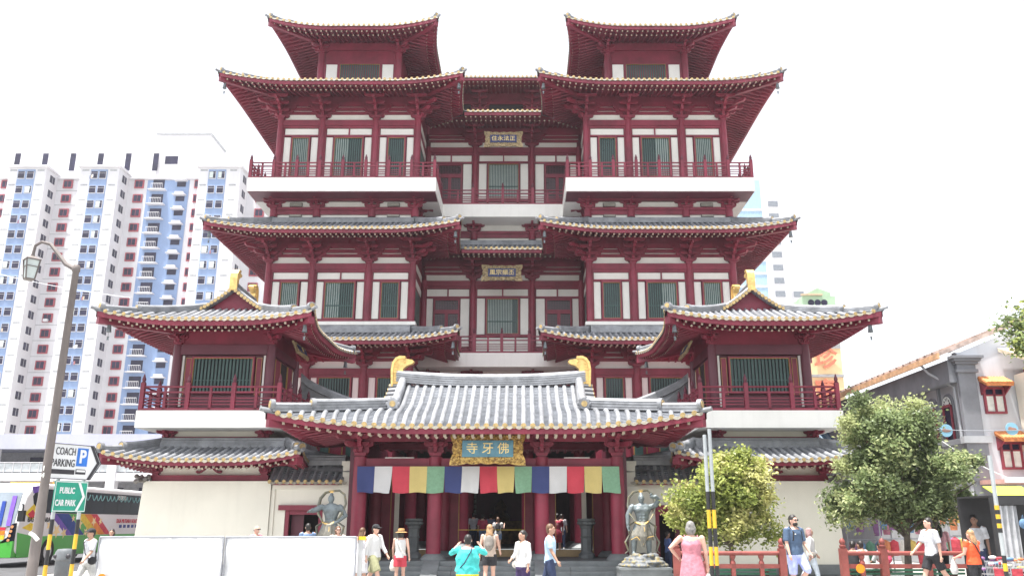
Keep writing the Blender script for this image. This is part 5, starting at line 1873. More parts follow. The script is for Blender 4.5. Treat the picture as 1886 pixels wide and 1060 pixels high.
def bin_and_cone():
    x, _ = P(119, 1030, 19)
    b = MB()
    b.lathe([(0.15, 0), (0.165, 0.02), (0.18, 0.82), (0.2, 0.84), (0.2, 1.0), (0.16, 1.06), (0.05, 1.07)], n=20)
    for a in (-2.3, -0.8):
        b.blob((0.195 * math.cos(a), 0.195 * math.sin(a), 0.92), (0.05, 0.05, 0.05), 8, 6, 1)
    o = b.build('litter_bin', [mat('bin_grey', (0.12, 0.13, 0.14), 0.5, 0.1, 3), SIGNK], smooth=True)
    o.location = (x, 19, 0)
    tag(o, 'dark grey round litter bin between the striped sign posts', 'bin')
    d = MB()
    d.tube([(0.02, -0.185, 0.45), (0.02, -0.178, 0.45)], 0.045, 12)
    d.build('sticker', SHUT, o, local=True)
    x, _ = P(87, 1030, 18.4)
    c = MB()
    c.box(-0.15, 0.15, -0.15, 0.15, 0, 0.04, 0)
    zz = [(0.105, 0.04, 0), (0.085, 0.2, 1), (0.065, 0.34, 0), (0.055, 0.42, 1), (0.043, 0.52, 0), (0.02, 0.7, 0)]
    for i in range(len(zz) - 1):
        c.lathe([(zz[i][0], zz[i][1]), (zz[i + 1][0], zz[i + 1][1])], n=14, mi=zz[i][2])
    o = c.build('traffic_cone', [BOR, SHUT], smooth=True)
    o.location = (x, 18.4, 0.05)
    o.location.z = 0.0
    tag(o, 'orange and white traffic cone at the foot of the sign post', 'cone')
bin_and_cone()

# ------------------------------------------------------------------ white barrier panels
TARP = mat('white_tarpaulin', (0.68, 0.69, 0.71), 0.6, 0.02, 1.2, 0.06, bscale=4)
FRAMEG = mat('barrier_frame', (0.30, 0.31, 0.34), 0.45, 0.1, 3, metal=0.3)
for k, (p0, p1, lab) in enumerate(((186, 414, 'white tarpaulin barrier panel on the left, behind the walking man'), (418, 657, 'white tarpaulin barrier panel on the right, beside the man in white shirt'))):
    a, zt = P(p0, 986, 21.5)
    b, _ = P(p1, 986, 21.5)
    t = thing('barrier_panel', lab, 'barrier', ((a + b) / 2, 21.5, 0), group='white barrier panels')
    zt = 1.27
    m = MB()
    m.grid(lambda u, v: (a + (b - a) * u, 21.5 + 0.03 * math.sin(u * 9 + v * 5) + 0.02 * math.sin(u * 23 - v * 11), 0.06 + (zt - 0.08) * v), 40, 14)
    m.build('tarpaulin', TARP, t, smooth=True)
    for x in (a, b):
        f = MB()
        f.tube([(x, 21.47, 0), (x, 21.47, zt)], 0.022, 8)
        f.build('upright', FRAMEG, t)
    for z in (zt, 0.08):
        f = MB()
        f.tube([(a, 21.47, z), (b, 21.47, z)], 0.022, 8)
        f.build('cross_tube', FRAMEG, t)
    if k == 0:
        d = MB()
        d.tube([(a + 0.17, 21.44, 0.33), (a + 0.17, 21.435, 0.33)], 0.1, 16)
        d.build('reflector', BOR, t)
    for x in (a, b):
        f = MB()
        f.box(x - 0.03, x + 0.03, 21.2, 21.8, 0, 0.04)
        f.build('foot', FRAMEG, t)
t = thing('crowd_barrier_end', 'narrow grey barrier end with yellow cap beside the man in white shirt', 'barrier', (P(664, 1000, 21.7)[0], 21.7, 0))
W[t] = Vector((0, 0, 0))
f = MB()
f.box(-0.05, 0.06, -0.02, 0.02, 0.02, 1.2, 0)
f.box(-0.04, 0.12, -0.05, 0.05, 1.2, 1.28, 1)
f.build('frame', [CHR, BYE], t, local=True)

# ------------------------------------------------------------------ red railings with green benches
RAIL = mat('railing_red', (0.23, 0.055, 0.045), 0.5, 0.15, 3, 0.08)
BENCH = mat('bench_green', (0.025, 0.12, 0.07), 0.5, 0.15, 3)
def railing(p0, p1, Y, label, posts):
    a, _ = P(p0, 1020, Y)
    b, _ = P(p1, 1020, Y)
    t = thing('railing', label, 'railing', ((a + b) / 2, Y, 0), group='red railings with green benches')
    m = MB()
    m.tube([(a, Y, 0.86), (b, Y, 0.86)], 0.055, 10)
    m.build('top_rail', RAIL, t, smooth=True)
    bx(t, 'middle_rail', a, b, Y - 0.04, Y + 0.04, 0.50, 0.60, RAIL)
    bx(t, 'bottom_rail', a, b, Y - 0.04, Y + 0.04, 0.06, 0.14, RAIL)
    for u, big in posts:
        x = a + (b - a) * u
        w = 0.085 if big else 0.05
        bx(t, 'post', x - w, x + w, Y - w - 0.005, Y + w + 0.005, 0, 0.98 if big else 0.5, RAIL)
        if big:
            f = MB()
            f.lathe([(0.06, 0.98), (0.08, 1.0), (0.085, 1.05), (0.05, 1.07), (0.075, 1.12), (0.07, 1.17), (0.02, 1.23)], c=(x, Y, 0), n=12)
            f.build('finial', RAIL, t, smooth=True)
        else:
            f = MB()
            f.lathe([(0.07, 0.6), (0.07, 0.64), (0.04, 0.7), (0.075, 0.77), (0.075, 0.81)], c=(x, Y, 0), n=10)
            f.build('vase_support', RAIL, t, smooth=True)
    for i in range(4):
        bx(t, 'bench_slat', a + 0.1, b - 0.1, Y + 0.25 + 0.005 * i, Y + 0.29 + 0.005 * i, 0.16 + 0.085 * i, 0.21 + 0.085 * i, BENCH)
    for i in range(3):
        bx(t, 'seat_slat', a + 0.1, b - 0.1, Y + 0.30 + 0.12 * i, Y + 0.40 + 0.12 * i, 0.42, 0.45, BENCH)
    for x in (a + 0.3, b - 0.3):
        bx(t, 'bench_leg', x - 0.03, x + 0.03, Y + 0.32, Y + 0.62, 0, 0.42, RAIL)
railing(1246, 1440, 22.5, 'red railing with green bench between small tree and man with backpack', ((0.0, True), (0.27, False), (0.53, False), (0.8, False), (1.0, True)))
railing(1553, 1790, 22.5, 'red railing with green bench below the big tree', ((0.0, True), (0.14, False), (0.31, True), (0.66, False), (1.0, True)))
d = MB()
x, z = P(1585, 1046, 22.3)
d.tube([(x, 22.3, z), (x, 22.32, z)], 0.11, 14, flat=1.0)
tag(d.build('reflector_disc', BOR), 'orange oval reflector on the red railing below the big tree', 'reflector')

def pole(px, py, Y, label, rs, z_s, double=False):
    x, h = P(px, py, Y)
    t = thing('sign_post', label, 'post', (x, Y, 0))
    for dx in ((-0.045, 0.045) if double else (0.0,)):
        stripe_post(t, x + dx, Y, h + (0.1 if dx > 0 else 0), rs, z_s, n=7)
    return t, x, h
pole(1302, 800, 15, 'twin grey metal post with yellow and black stripes before the small tree', 0.033, 2.12, True)
t, x, h = pole(1822, 838, 17, 'single grey post with yellow black band near the shop stalls', 0.04, 1.0)
b = MB()
for i in range(6):
    b.tube([(x, 17, 1.42 + 0.085 * i), (x, 17, 1.42 + 0.085 * (i + 1))], 0.043, 10, i % 2)
b.build('striped_band', [MATS['post_black'], MATS['post_yellow']], t)

hz = MB()
hz.box(-720, 720, -170, 1320, -1.3, 76)
hzm = bpy.data.materials.new('haze_air')
hzm.use_nodes = True
hn = hzm.node_tree
hn.nodes.remove(hn.nodes['Principled BSDF'])
pv = hn.nodes.new('ShaderNodeVolumePrincipled')
pv.inputs['Color'].default_value = (0.93, 0.94, 1.0, 1)
pv.inputs['Density'].default_value = 0.00042
pv.inputs['Anisotropy'].default_value = 0.3
hn.links.new(pv.outputs[0], hn.nodes['Material Output'].inputs['Volume'])
stuff(hz.build('haze', hzm))
# ------------------------------------------------------------------ organic shapes
def remeshed(mb, voxel, name, m, smooth=2):
    me = mb.mesh('tmp', m, mirror=False)
    o = bpy.data.objects.new('tmp', me)
    r = o.modifiers.new('r', 'REMESH')
    r.mode = 'VOXEL'
    r.voxel_size = voxel
    if smooth:
        s = o.modifiers.new('s', 'SMOOTH')
        s.factor = 0.5
        s.iterations = smooth
    out = evaluated(o)
    bpy.data.meshes.remove(me)
    out.name = name
    out.materials.clear()
    out.materials.append(m)
    out.polygons.foreach_set('material_index', [0] * len(out.polygons))
    out.polygons.foreach_set('use_smooth', [True] * len(out.polygons))
    return out

def organic(name, mb, m, parent, voxel=0.016, smooth=2):
    o = bpy.data.objects.new(name, remeshed(mb, voxel, name, m, smooth))
    COL.objects.link(o)
    o.parent = parent
    return o

def loft(mb, secs, n=14):
    """closed loft through elliptic sections (cx, cy, z, rx, ry)"""
    base = len(mb.v)
    for cx, cy, z, rx, ry in secs:
        for j in range(n):
            a = 2 * math.pi * j / n
            mb.v.append((cx + math.cos(a) * rx, cy + math.sin(a) * ry, z))
    for i in range(len(secs) - 1):
        for j in range(n):
            a, b = base + i * n + j, base + i * n + (j + 1) % n
            mb.f.append((a, b, b + n, a + n))
            mb.m.append(0)
    mb.f.append(tuple(base + j for j in reversed(range(n)))); mb.m.append(0)
    mb.f.append(tuple(base + (len(secs) - 1) * n + j for j in range(n))); mb.m.append(0)

SKIN = {'fair': mat('skin_fair', (0.56, 0.34, 0.26), 0.55, 0.06, 8), 'tan': mat('skin_tan', (0.42, 0.24, 0.17), 0.55, 0.06, 8), 'brown': mat('skin_brown', (0.24, 0.13, 0.09), 0.55, 0.06, 8)}
def cloth(name, c):
    return mat('cloth_' + name, c, 0.9, 0.14, 7.0, 0.7, bscale=9)
HAIR = {'black': mat('hair_black', (0.018, 0.015, 0.014), 0.5, 0.2, 20), 'brown': mat('hair_brown', (0.12, 0.06, 0.03), 0.5, 0.25, 20), 'blonde': mat('hair_light', (0.34, 0.20, 0.10), 0.5, 0.25, 20), 'grey': mat('hair_grey', (0.22, 0.21, 0.20), 0.6, 0.25, 20)}
SHOE = {'white': cloth('shoe_white', (0.7, 0.7, 0.7)), 'dark': cloth('shoe_dark', (0.04, 0.04, 0.045))}
DARKG = mat('sunglass', (0.01, 0.01, 0.012), 0.15)

def person(label, X, Y, h, rot, top=None, bottom=None, skin='fair', hair='black', hairstyle='short', legs=((5, 5), (-5, 5)), arms=((8, 10, 15), (-4, 10, 15)),
           sleeve=0.45, pant=0.55, dress=None, shoe='white', fat=1.0, extras=(), seat=False, lean=0.0, headturn=0.0, z0=0.0, group=None, vox=0.016):
    """rot 0 faces the camera. legs: (swing, knee) right/left; arms: (swing, outward, elbow)"""
    t = thing('person', label, 'person', (X, Y, z0), rotz=R(rot), group=group, scale=h / 1.7)
    W[t] = Vector((0, 0, 0))
    f = fat
    pel = Vector((0, 0, 0.93))
    J = {}
    low = 9
    for k, (sx, (sw, kb)) in enumerate(zip((-1, 1), legs)):
        hip = Vector((sx * 0.095, 0, 0.90))
        a = R(sw)
        kn = hip + Vector((sx * 0.015, -math.sin(a), -math.cos(a))) * 0.42
        b_ = R(sw - kb)
        an = kn + Vector((0, -math.sin(b_), -math.cos(b_))) * 0.42
        J['hip', k], J['knee', k], J['ankle', k] = hip, kn, an
        low = min(low, an.z)
    dz = 0.075 - low
    if seat:
        dz = 0.42 - 0.90 + 0.1
    for k in J:
        J[k] = J[k] + Vector((0, 0, dz))
    ln = R(lean)
    def tor(x, y, z):       # torso point with forward lean about the pelvis
        zz, yy = z - 0.9, y
        return Vector((x, yy * math.cos(ln) - zz * math.sin(ln), 0.9 + zz * math.cos(ln) + yy * math.sin(ln) + dz))
    for k, (sx, (sw, ab, eb)) in enumerate(zip((-1, 1), arms)):
        sh_ = tor(sx * 0.185 * min(f, 1.1), 0, 1.395)
        a, o = R(sw), R(ab)
        d1 = Vector((sx * math.sin(o), -math.sin(a) * math.cos(o), -math.cos(a) * math.cos(o)))
        el = sh_ + d1 * 0.28
        inw = -sx * math.sin(o) * 0.9 if ab > 20 else sx * math.sin(o) * 0.4
        e2 = R(sw + eb)
        d2 = Vector((inw, -math.sin(e2), -math.cos(e2))).normalized()
        wr = el + d2 * 0.25
        J['sh', k], J['el', k], J['wr', k], J['hd', k] = sh_, el, wr, d2
    head = tor(0, -0.015, 1.585)
    hd = R(headturn)
    fw = Vector((math.sin(hd), -math.cos(hd), 0))
    rt = Vector((math.cos(hd), math.sin(hd), 0))
    # ---- body
    B = MB()
    tors = [(0.84, 0.13, 0.10), (0.93, 0.165, 0.115), (1.05, 0.14, 0.10), (1.2, 0.155, 0.11), (1.32, 0.175, 0.11), (1.40, 0.15, 0.085), (1.45, 0.07, 0.06)]
    def torso(mb, inf, zs, ze_, fx=1.0):
        sec = []
        for z, rx, ry in tors:
            if zs - 0.02 <= z <= ze_ + 0.02:
                c = tor(0, 0, z)
                sec.append((c.x, c.y, c.z, rx * (0.6 + 0.4 * f) * (f if z < 1.3 else 1) * fx + inf, ry * f * fx + inf))
        loft(mb, sec)
    torso(B, 0, 0.8, 1.5)
    B.tube([tor(0, 0.01, 1.40), tor(0, 0.0, 1.53)], [0.06, 0.052], 10)
    B.blob(head, (0.075, 0.09, 0.115), 14, 10)
    B.blob(head + fw * 0.03 + Vector((0, 0, -0.05)), (0.058, 0.065, 0.06), 10, 8)
    B.blob(head + fw * 0.095 + Vector((0, 0, -0.015)), (0.014, 0.02, 0.022), 6, 5)
    B.blob(head + fw * 0.075 + Vector((0, 0, 0.03)), (0.05, 0.025, 0.014), 8, 5)
    B.blob(head + fw * 0.082 + Vector((0, 0, -0.055)), (0.026, 0.018, 0.009), 8, 5)
    for s in (-1, 1):
        B.blob(head + rt * s * 0.078 + Vector((0, 0, -0.01)), (0.016, 0.022, 0.032), 6, 5)
    for k in (0, 1):
        sx = (-1, 1)[k]
        ll = 1.0 * (0.5 + 0.5 * f)
        B.tube([J['hip', k], (J['hip', k] + J['knee', k]) / 2, J['knee', k], J['knee', k] * 0.62 + J['ankle', k] * 0.38, J['ankle', k]], [0.088 * ll, 0.078 * ll, 0.056 * ll, 0.056 * ll, 0.038], 10)
        an = J['ankle', k]
        B.tube([an + Vector((0, 0.04, -0.03)), an + Vector((0, -0.06, -0.035)), an + Vector((0, -0.15, -0.05))], [0.036, 0.04, 0.03], 8)
        B.tube([J['sh', k], (J['sh', k] + J['el', k]) / 2, J['el', k], J['el', k] * 0.6 + J['wr', k] * 0.4, J['wr', k]], [0.056 * ll, 0.048 * ll, 0.038, 0.036, 0.026], 9)
        B.blob(J['sh', k], (0.06, 0.058, 0.058), 8, 6)
        d2 = J['hd', k]
        w = J['wr', k]
        side = d2.cross(Vector((sx, 0, 0.01)))
        side = side.normalized() if side.length > 0.05 else Vector((0, -1, 0))
        nrm = d2.cross(side).normalized()
        B.tube([w, w + d2 * 0.05, w + d2 * 0.085], [0.026, 0.036, 0.032], 8, flat=0.6)
        for q, (off, ln_) in enumerate(((-0.027, 0.062), (-0.009, 0.072), (0.009, 0.068), (0.027, 0.05))):
            p0 = w + d2 * 0.075 + side * off
            B.tube([p0, p0 + d2 * ln_ * 0.55 + nrm * 0.006, p0 + d2 * ln_ * 0.95 + nrm * 0.022], [0.0095, 0.009, 0.008], 6)
        p0 = w + d2 * 0.03 - side * 0.024
        B.tube([p0, p0 - side * 0.026 + d2 * 0.03, p0 - side * 0.03 + d2 * 0.06], [0.011, 0.010, 0.009], 6)
    body = organic('body', B, SKIN[skin], t, 0.0125 if vox < 0.018 else vox, 1)
    # ---- clothing
    if top:
        m = MB()
        torso(m, 0.018, 0.93 if not dress else 0.93, 1.40)
        hem = tor(0, 0, 0.86)
        loft(m, [(hem.x, hem.y, hem.z, 0.17 * f + 0.02, 0.12 * f + 0.022), (tor(0, 0, 1.0).x, tor(0, 0, 1.0).y, tor(0, 0, 1.0).z, 0.155 * f + 0.02, 0.108 * f + 0.02)])
        for k in (0, 1):
            if sleeve > 0:
                pts = [J['sh', k] + Vector((-(-1, 1)[k] * 0.05, 0, 0.0)), J['sh', k]]
                if sleeve <= 0.5:
                    pts.append(J['sh', k].lerp(J['el', k], sleeve * 2))
                    rs = [0.07, 0.074, 0.07]
                else:
                    pts += [J['el', k], J['el', k].lerp(J['wr', k], sleeve * 2 - 1)]
                    rs = [0.07, 0.072, 0.055, 0.046]
                m.tube(pts, rs, 10)
            else:
                m.tube([tor((-1, 1)[k] * 0.10, 0.06, 1.33), tor((-1, 1)[k] * 0.11, 0.0, 1.435), tor((-1, 1)[k] * 0.10, -0.07, 1.33)], 0.022, 6)
        organic('top', m, top, t, vox, 1)
    if bottom:
        m = MB()
        c = tor(0, 0, 0.98)
        p_ = tor(0, 0, 0.86)
        loft(m, [(0, 0, 0.80 + dz, 0.15 * f + 0.02, 0.115 * f + 0.02), (p_.x, p_.y, p_.z, 0.172 * f + 0.016, 0.122 * f + 0.018), (c.x, c.y, c.z, 0.15 * f + 0.018, 0.108 * f + 0.016)])
        for k in (0, 1):
            if pant <= 0.5:
                pts = [J['hip', k] + Vector((0, 0, 0.02)), J['hip', k].lerp(J['knee', k], pant * 2)]
                rs = [0.108, 0.105 + 0.01 * pant]
            else:
                pts = [J['hip', k] + Vector((0, 0, 0.02)), J['hip', k].lerp(J['knee', k], 0.5), J['knee', k], J['knee', k].lerp(J['ankle', k], pant * 2 - 1)]
                rs = [0.108, 0.098, 0.082 if pant < 0.75 else 0.074, 0.078 if pant < 0.75 else 0.06]
            m.tube(pts, [r_ * (0.5 + 0.5 * f) for r_ in rs], 10)
        organic('trousers' if pant > 0.75 else 'shorts', m, bottom, t, vox, 1)
    if dress:
        m = MB()
        zz = [(1.38, 0.15, 0.09), (1.28, 0.185, 0.125), (1.1, 0.16, 0.115), (0.95, 0.19, 0.14), (0.7, 0.225, 0.175), (0.42, 0.25, 0.20)]
        loft(m, [(0, tor(0, 0, z).y if z > 0.9 else 0, z + dz, rx * f, ry * f) for z, rx, ry in reversed(zz)])
        for s in (-1, 1):
            m.tube([tor(s * 0.11, 0.06, 1.33), tor(s * 0.12, 0.0, 1.44), tor(s * 0.11, -0.07, 1.33)], 0.022, 6)
        organic('dress', m, dress, t, vox, 1)
    for k in (0, 1):
        m = MB()
        an = J['ankle', k]
        m.tube([an + Vector((0, 0.055, -0.025)), an + Vector((0, -0.04, -0.028)), an + Vector((0, -0.15, -0.045)), an + Vector((0, -0.185, -0.048))], [0.045, 0.05, 0.043, 0.025], 8, flat=0.85)
        organic('shoe', m, SHOE[shoe], t, 0.018, 1)
    # ---- hair
    m = MB()
    if hairstyle != 'bald':
        m.blob(head + Vector((0, 0, 0.035)) - fw * 0.02, (0.086, 0.098, 0.098), 14, 10)
        m.blob(head - fw * 0.045 + Vector((0, 0, -0.02)), (0.08, 0.062, 0.085), 12, 8)
        if hairstyle == 'long':
            m.tube([head - fw * 0.05 + Vector((0, 0, 0.02)), head - fw * 0.09 + Vector((0, 0, -0.14)), head - fw * 0.10 + Vector((0, 0, -0.30)), head - fw * 0.09 + Vector((0, 0, -0.40))], [0.085, 0.10, 0.09, 0.04], 12, flat=0.6, up=tuple(fw))
        elif hairstyle == 'bun':
            m.blob(head - fw * 0.11 + Vector((0, 0, 0.02)), (0.045, 0.045, 0.045), 8, 6)
        elif hairstyle == 'bob':
            m.blob(head - fw * 0.03 + Vector((0, 0, -0.03)), (0.105, 0.09, 0.12), 12, 8)
        elif hairstyle == 'scarf':
            m.blob(head - fw * 0.03 + Vector((0, 0, -0.06)), (0.11, 0.10, 0.17), 12, 8)
            m.tube([head + Vector((0, 0, -0.12)), head - fw * 0.06 + Vector((0, 0, -0.32))], [0.12, 0.14], 10, flat=0.7, up=tuple(fw))
        organic('headscarf' if hairstyle == 'scarf' else 'hair', m, hair if not isinstance(hair, str) else HAIR[hair], t, 0.016, 1)
    else:
        m.blob(head - fw * 0.05 + Vector((0, 0, -0.01)), (0.08, 0.055, 0.06), 12, 8)
        organic('hair', m, HAIR[hair], t, 0.016, 1)
    # ---- eyes and accessories
    e = MB()
    for s in (-1, 1):
        e.blob(head + fw * 0.088 + rt * s * 0.03 + Vector((0, 0, 0.012)), (0.012, 0.008, 0.007), 6, 4)
    e.build('eyes', DARKG, t, local=True)
    for x in extras:
        k = x[0]
        m = MB()
        if k == 'glasses':
            for s in (-1, 1):
                m.blob(head + fw * 0.098 + rt * s * 0.034 + Vector((0, 0, 0.014)), (0.032, 0.014, 0.02), 8, 5)
                m.bar(head + fw * 0.09 + rt * s * 0.062 + Vector((0, 0, 0.02)), head + rt * s * 0.082 + Vector((0, 0, 0.02)), 0.008, 0.01)
            m.build('sunglasses', DARKG, t, local=True)
        elif k == 'beard':
            m.blob(head + fw * 0.05 + Vector((0, 0, -0.075)), (0.062, 0.06, 0.05), 10, 7)
            organic('beard', m, HAIR['black'], t, 0.014, 1)
        elif k == 'cap':
            m.blob(head + Vector((0, 0, 0.06)), (0.094, 0.104, 0.075), 14, 8)
            m.tube([head + fw * 0.05 + Vector((0, 0, 0.05)), head + fw * 0.19 + Vector((0, 0, 0.035))], [0.08, 0.06], 10, flat=0.16)
            organic('cap', m, x[1], t, 0.014, 1)
        elif k == 'hat':
            m.lathe([(0.11, 0.0), (0.105, 0.07), (0.09, 0.10), (0.03, 0.105)], c=head + Vector((0, 0, 0.05)), n=18, mi=0)
            m.lathe([(0.19, -0.02), (0.185, -0.012), (0.10, 0.012)], c=head + Vector((0, 0, 0.05)), n=18, mi=0)
            m.lathe([(0.115, 0.0), (0.112, 0.03)], c=head + Vector((0, 0, 0.055)), n=18, mi=1)
            m.build('hat', [x[1], DARKG], t, local=True, smooth=True)
        elif k == 'backpack':
            c = tor(0, 0.19, 1.22)
            m.blob(c, (0.14, 0.10, 0.21), 12, 10)
            m.blob(c + Vector((0, 0.06, -0.06)), (0.11, 0.06, 0.10), 10, 7)
            organic('backpack', m, x[1], t, 0.018, 1)
            m = MB()
            for s in (-1, 1):
                m.tube([tor(s * 0.09, 0.12, 1.36), tor(s * 0.11, 0.0, 1.45), tor(s * 0.115, -0.11, 1.34), tor(s * 0.13, -0.11, 1.18), tor(s * 0.15, 0.04, 1.08)], 0.018, 6)
            m.build('strap', x[1], t, local=True)
        elif k == 'strap':
            s = x[2] if len(x) > 2 else 1
            for yy in (-1, 1):
                m.tube([tor(s * 0.10, 0, 1.46), tor(s * 0.08, yy * 0.135 * f, 1.35), tor(-s * 0.06, yy * 0.145 * f, 1.1), tor(-s * 0.17 * f, yy * 0.06, 0.93)], 0.013, 6)
            m.build('bag_strap', x[1], t, local=True)
        elif k == 'hipbag':
            s = x[2] if len(x) > 2 else -1
            m.blob(tor(s * 0.22 * f, -0.02, 0.92), (0.07, 0.12, 0.10), 10, 8)
            organic('shoulder_bag', m, x[1], t, 0.018, 1)
        elif k == 'handbag':
            i = 0 if x[2] < 0 else 1
            c = J['wr', i] + J['hd', i] * 0.1
            m.tube([c, c + Vector((0, 0, -0.12)), c + Vector((0, 0, -0.3)), c + Vector((0, 0, -0.38))], [0.02, 0.09, 0.12, 0.08], 10, flat=0.6)
            organic('bag', m, x[1], t, 0.018, 1)
        elif k == 'phone':
            c = (J['wr', 0] + J['wr', 1]) / 2 + (J['hd', 0] + J['hd', 1]).normalized() * 0.1
            m.box(c.x - 0.075, c.x + 0.075, c.y - 0.006, c.y + 0.006, c.z - 0.04, c.z + 0.04)
            m.build('phone', DARKG, t, local=True)
        elif k == 'logo':
            c = tor(-0.08, -0.132, 1.3)
            m.blob(c, (0.03, 0.006, 0.012), 6, 4)
            m.build('chest_mark', SHUT, t, local=True)
        elif k == 'number':
            text_on(t, x[1], 0.11, SHUT, tuple(tor(0, 0.135, 1.25)), rot=(math.pi / 2, 0, math.pi), depth=0.002)
    return t

def px_person(label, px, py, Y, rot, **k):
    """head top at photo pixel (px, py), standing on the pavement unless z0 says otherwise"""
    X, Z = P(px, py, Y)
    z0 = k.pop('z0', 0.0)
    hh = k.pop('h', None) or (Z - z0)
    return person(label, X, Y, hh * 1.0, rot, z0=z0, **k)

WHT, LBL, NVY, KHA = cloth('white', (0.72, 0.72, 0.72)), cloth('light_blue', (0.42, 0.58, 0.74)), cloth('navy', (0.03, 0.045, 0.10)), cloth('khaki', (0.28, 0.28, 0.16))
BLK, REDC, TEALC, YEL = cloth('black', (0.02, 0.02, 0.024)), cloth('red', (0.55, 0.03, 0.05)), cloth('aqua', (0.06, 0.52, 0.50)), cloth('bright_yellow', (0.85, 0.74, 0.02))
GRYC, PNK, PURP, ORG = cloth('grey', (0.50, 0.51, 0.54)), cloth('pink', (0.52, 0.20, 0.25)), cloth('dark_purple', (0.05, 0.03, 0.10)), cloth('orange_red', (0.75, 0.10, 0.03))
SLATE, PERI, DEN, STRAW = cloth('slate_blue', (0.06, 0.10, 0.17)), cloth('periwinkle', (0.40, 0.45, 0.80)), cloth('denim', (0.13, 0.20, 0.33)), mat('straw', (0.42, 0.24, 0.09), 0.9, 0.2, 20)
BAGW, TAUPE, PALEB = cloth('bag_white', (0.66, 0.63, 0.58)), cloth('taupe', (0.20, 0.18, 0.16)), cloth('pale_blue', (0.55, 0.62, 0.70))
REDS = cloth('crimson', (0.40, 0.05, 0.09))
PRINT = cloth('cream_print', (0.6, 0.55, 0.48))

px_person('man in dark cap and pale grey clothes with black shoulder bag, walking past the bin', 170, 975, 20, -35, h=1.5, top=GRYC, bottom=cloth('stone', (0.48, 0.48, 0.47)), pant=0.97, skin='tan', legs=((22, 8), (-18, 12)), arms=((-15, 10, 20), (18, 12, 25)), shoe='dark', extras=(('cap', BLK), ('strap', BLK, -1), ('hipbag', BLK, 1)))
px_person('dark-haired person behind the left barrier panel in front of the coach', 207, 974, 24.5, 10, top=TAUPE, bottom=NVY, skin='tan', hairstyle='bob', pant=0.95)
px_person('balding man in sunglasses behind the barrier before the cream wall', 473, 968, 24, 60, top=PNK, bottom=KHA, hairstyle='bald', hair='grey', extras=(('glasses',),), pant=0.95)
px_person('man with dark hair and blue collar behind the barrier near the red doorway', 568, 964, 25, 200, top=DEN, bottom=NVY, skin='tan', pant=0.95)
px_person('woman with auburn hair and sunglasses behind the barrier below the guardian statue', 623, 969, 24, 25, top=WHT, bottom=NVY, hair='brown', hairstyle='bob', extras=(('glasses',),), pant=0.95)
px_person('man in white shirt, dark cap and khaki shorts striding right', 692, 962, 22, 62, top=WHT, bottom=KHA, sleeve=0.9, pant=0.5, legs=((26, 10), (-20, 16)), arms=((-14, 8, 15), (20, 5, 16)), fat=1.12, extras=(('cap', BLK), ('glasses',)))
px_person('person in pale dress half hidden behind the man in white shirt', 668, 972, 22.8, 150, dress=cloth('pale_dress', (0.62, 0.62, 0.66)), hair='brown', hairstyle='long', skin='fair')
px_person('woman in straw hat, white camisole and red shorts seen from behind', 739, 977, 23, 175, h=1.42, top=WHT, bottom=REDC, sleeve=0, pant=0.36, legs=((3, 0), (-3, 0)), hair='black', hairstyle='bob', arms=((-4, 14, 10), (6, 12, 30)), extras=(('hat', STRAW), ('strap', BAGW, 1), ('handbag', BAGW, 1)), shoe='white')
px_person('stout woman in aqua top and yellow trousers photographing the temple', 862, 985, 16, 180, top=TEALC, bottom=YEL, sleeve=0.75, pant=0.9, fat=1.42, skin='fair', arms=((62, 42, 78), (62, 42, 78)), hair='black', hairstyle='short', extras=(('strap', NVY, -1), ('phone',)), legs=((3, 0), (-3, 2)))
px_person('young woman with long light hair, grey backpack and black shorts seen from behind', 902, 966, 22, 178, top=cloth('sand', (0.5, 0.4, 0.33)), bottom=BLK, sleeve=0, pant=0.32, hair='blonde', hairstyle='long', arms=((10, 14, 40), (-4, 12, 10)), extras=(('backpack', TAUPE),), legs=((4, 0), (-5, 4)))
px_person('short woman in white blouse and dark trousers carrying a white bag', 963, 977, 18, -55, top=WHT, bottom=PURP, sleeve=0.85, pant=0.95, skin='tan', hair='black', hairstyle='bun', fat=1.18, arms=((0, 24, 58), (-4, 10, 18)), extras=(('hipbag', BAGW, -1), ('strap', BAGW, 1)), shoe='dark')
px_person('man in light blue T-shirt and jeans walking away to the right', 1013, 964, 18.5, 75, top=LBL, bottom=NVY, sleeve=0.42, pant=0.98, skin='tan', hair='brown', legs=((14, 6), (-22, 14)), arms=((16, 8, 16), (-12, 10, 8)))
px_person('woman with grey hair in pink sleeveless dress, hand on hip, seen from behind', 1271, 961, 16, 172, dress=PNK, hair='grey', hairstyle='bob', skin='fair', fat=1.1, arms=((-4, 12, 12), (-22, 46, 62)), extras=(('handbag', BAGW, -1),), legs=((2, 0), (-2, 0)))
px_person('bearded man in slate T-shirt and pale blue shorts leaning on the red railing', 1459, 949, 20, 28, top=SLATE, bottom=PERI, sleeve=0.45, pant=0.52, hair='black', hairstyle='short', fat=1.16, legs=((0, 0), (32, 78)), arms=((6, 12, 14), (6, 8, 30)), extras=(('glasses',), ('beard',), ('backpack', BLK), ('logo',)))
px_person('woman in rose headscarf and long white outfit walking right by the cream wall', 1489, 971, 23.5, 78, top=WHT, bottom=PALEB, sleeve=0.95, pant=0.97, hair=cloth('rose_scarf', (0.33, 0.20, 0.20)), hairstyle='scarf', legs=((16, 4), (-20, 10)), arms=((-12, 8, 10), (14, 8, 20)), skin='tan', fat=1.1, extras=(('hipbag', TAUPE, -1),))
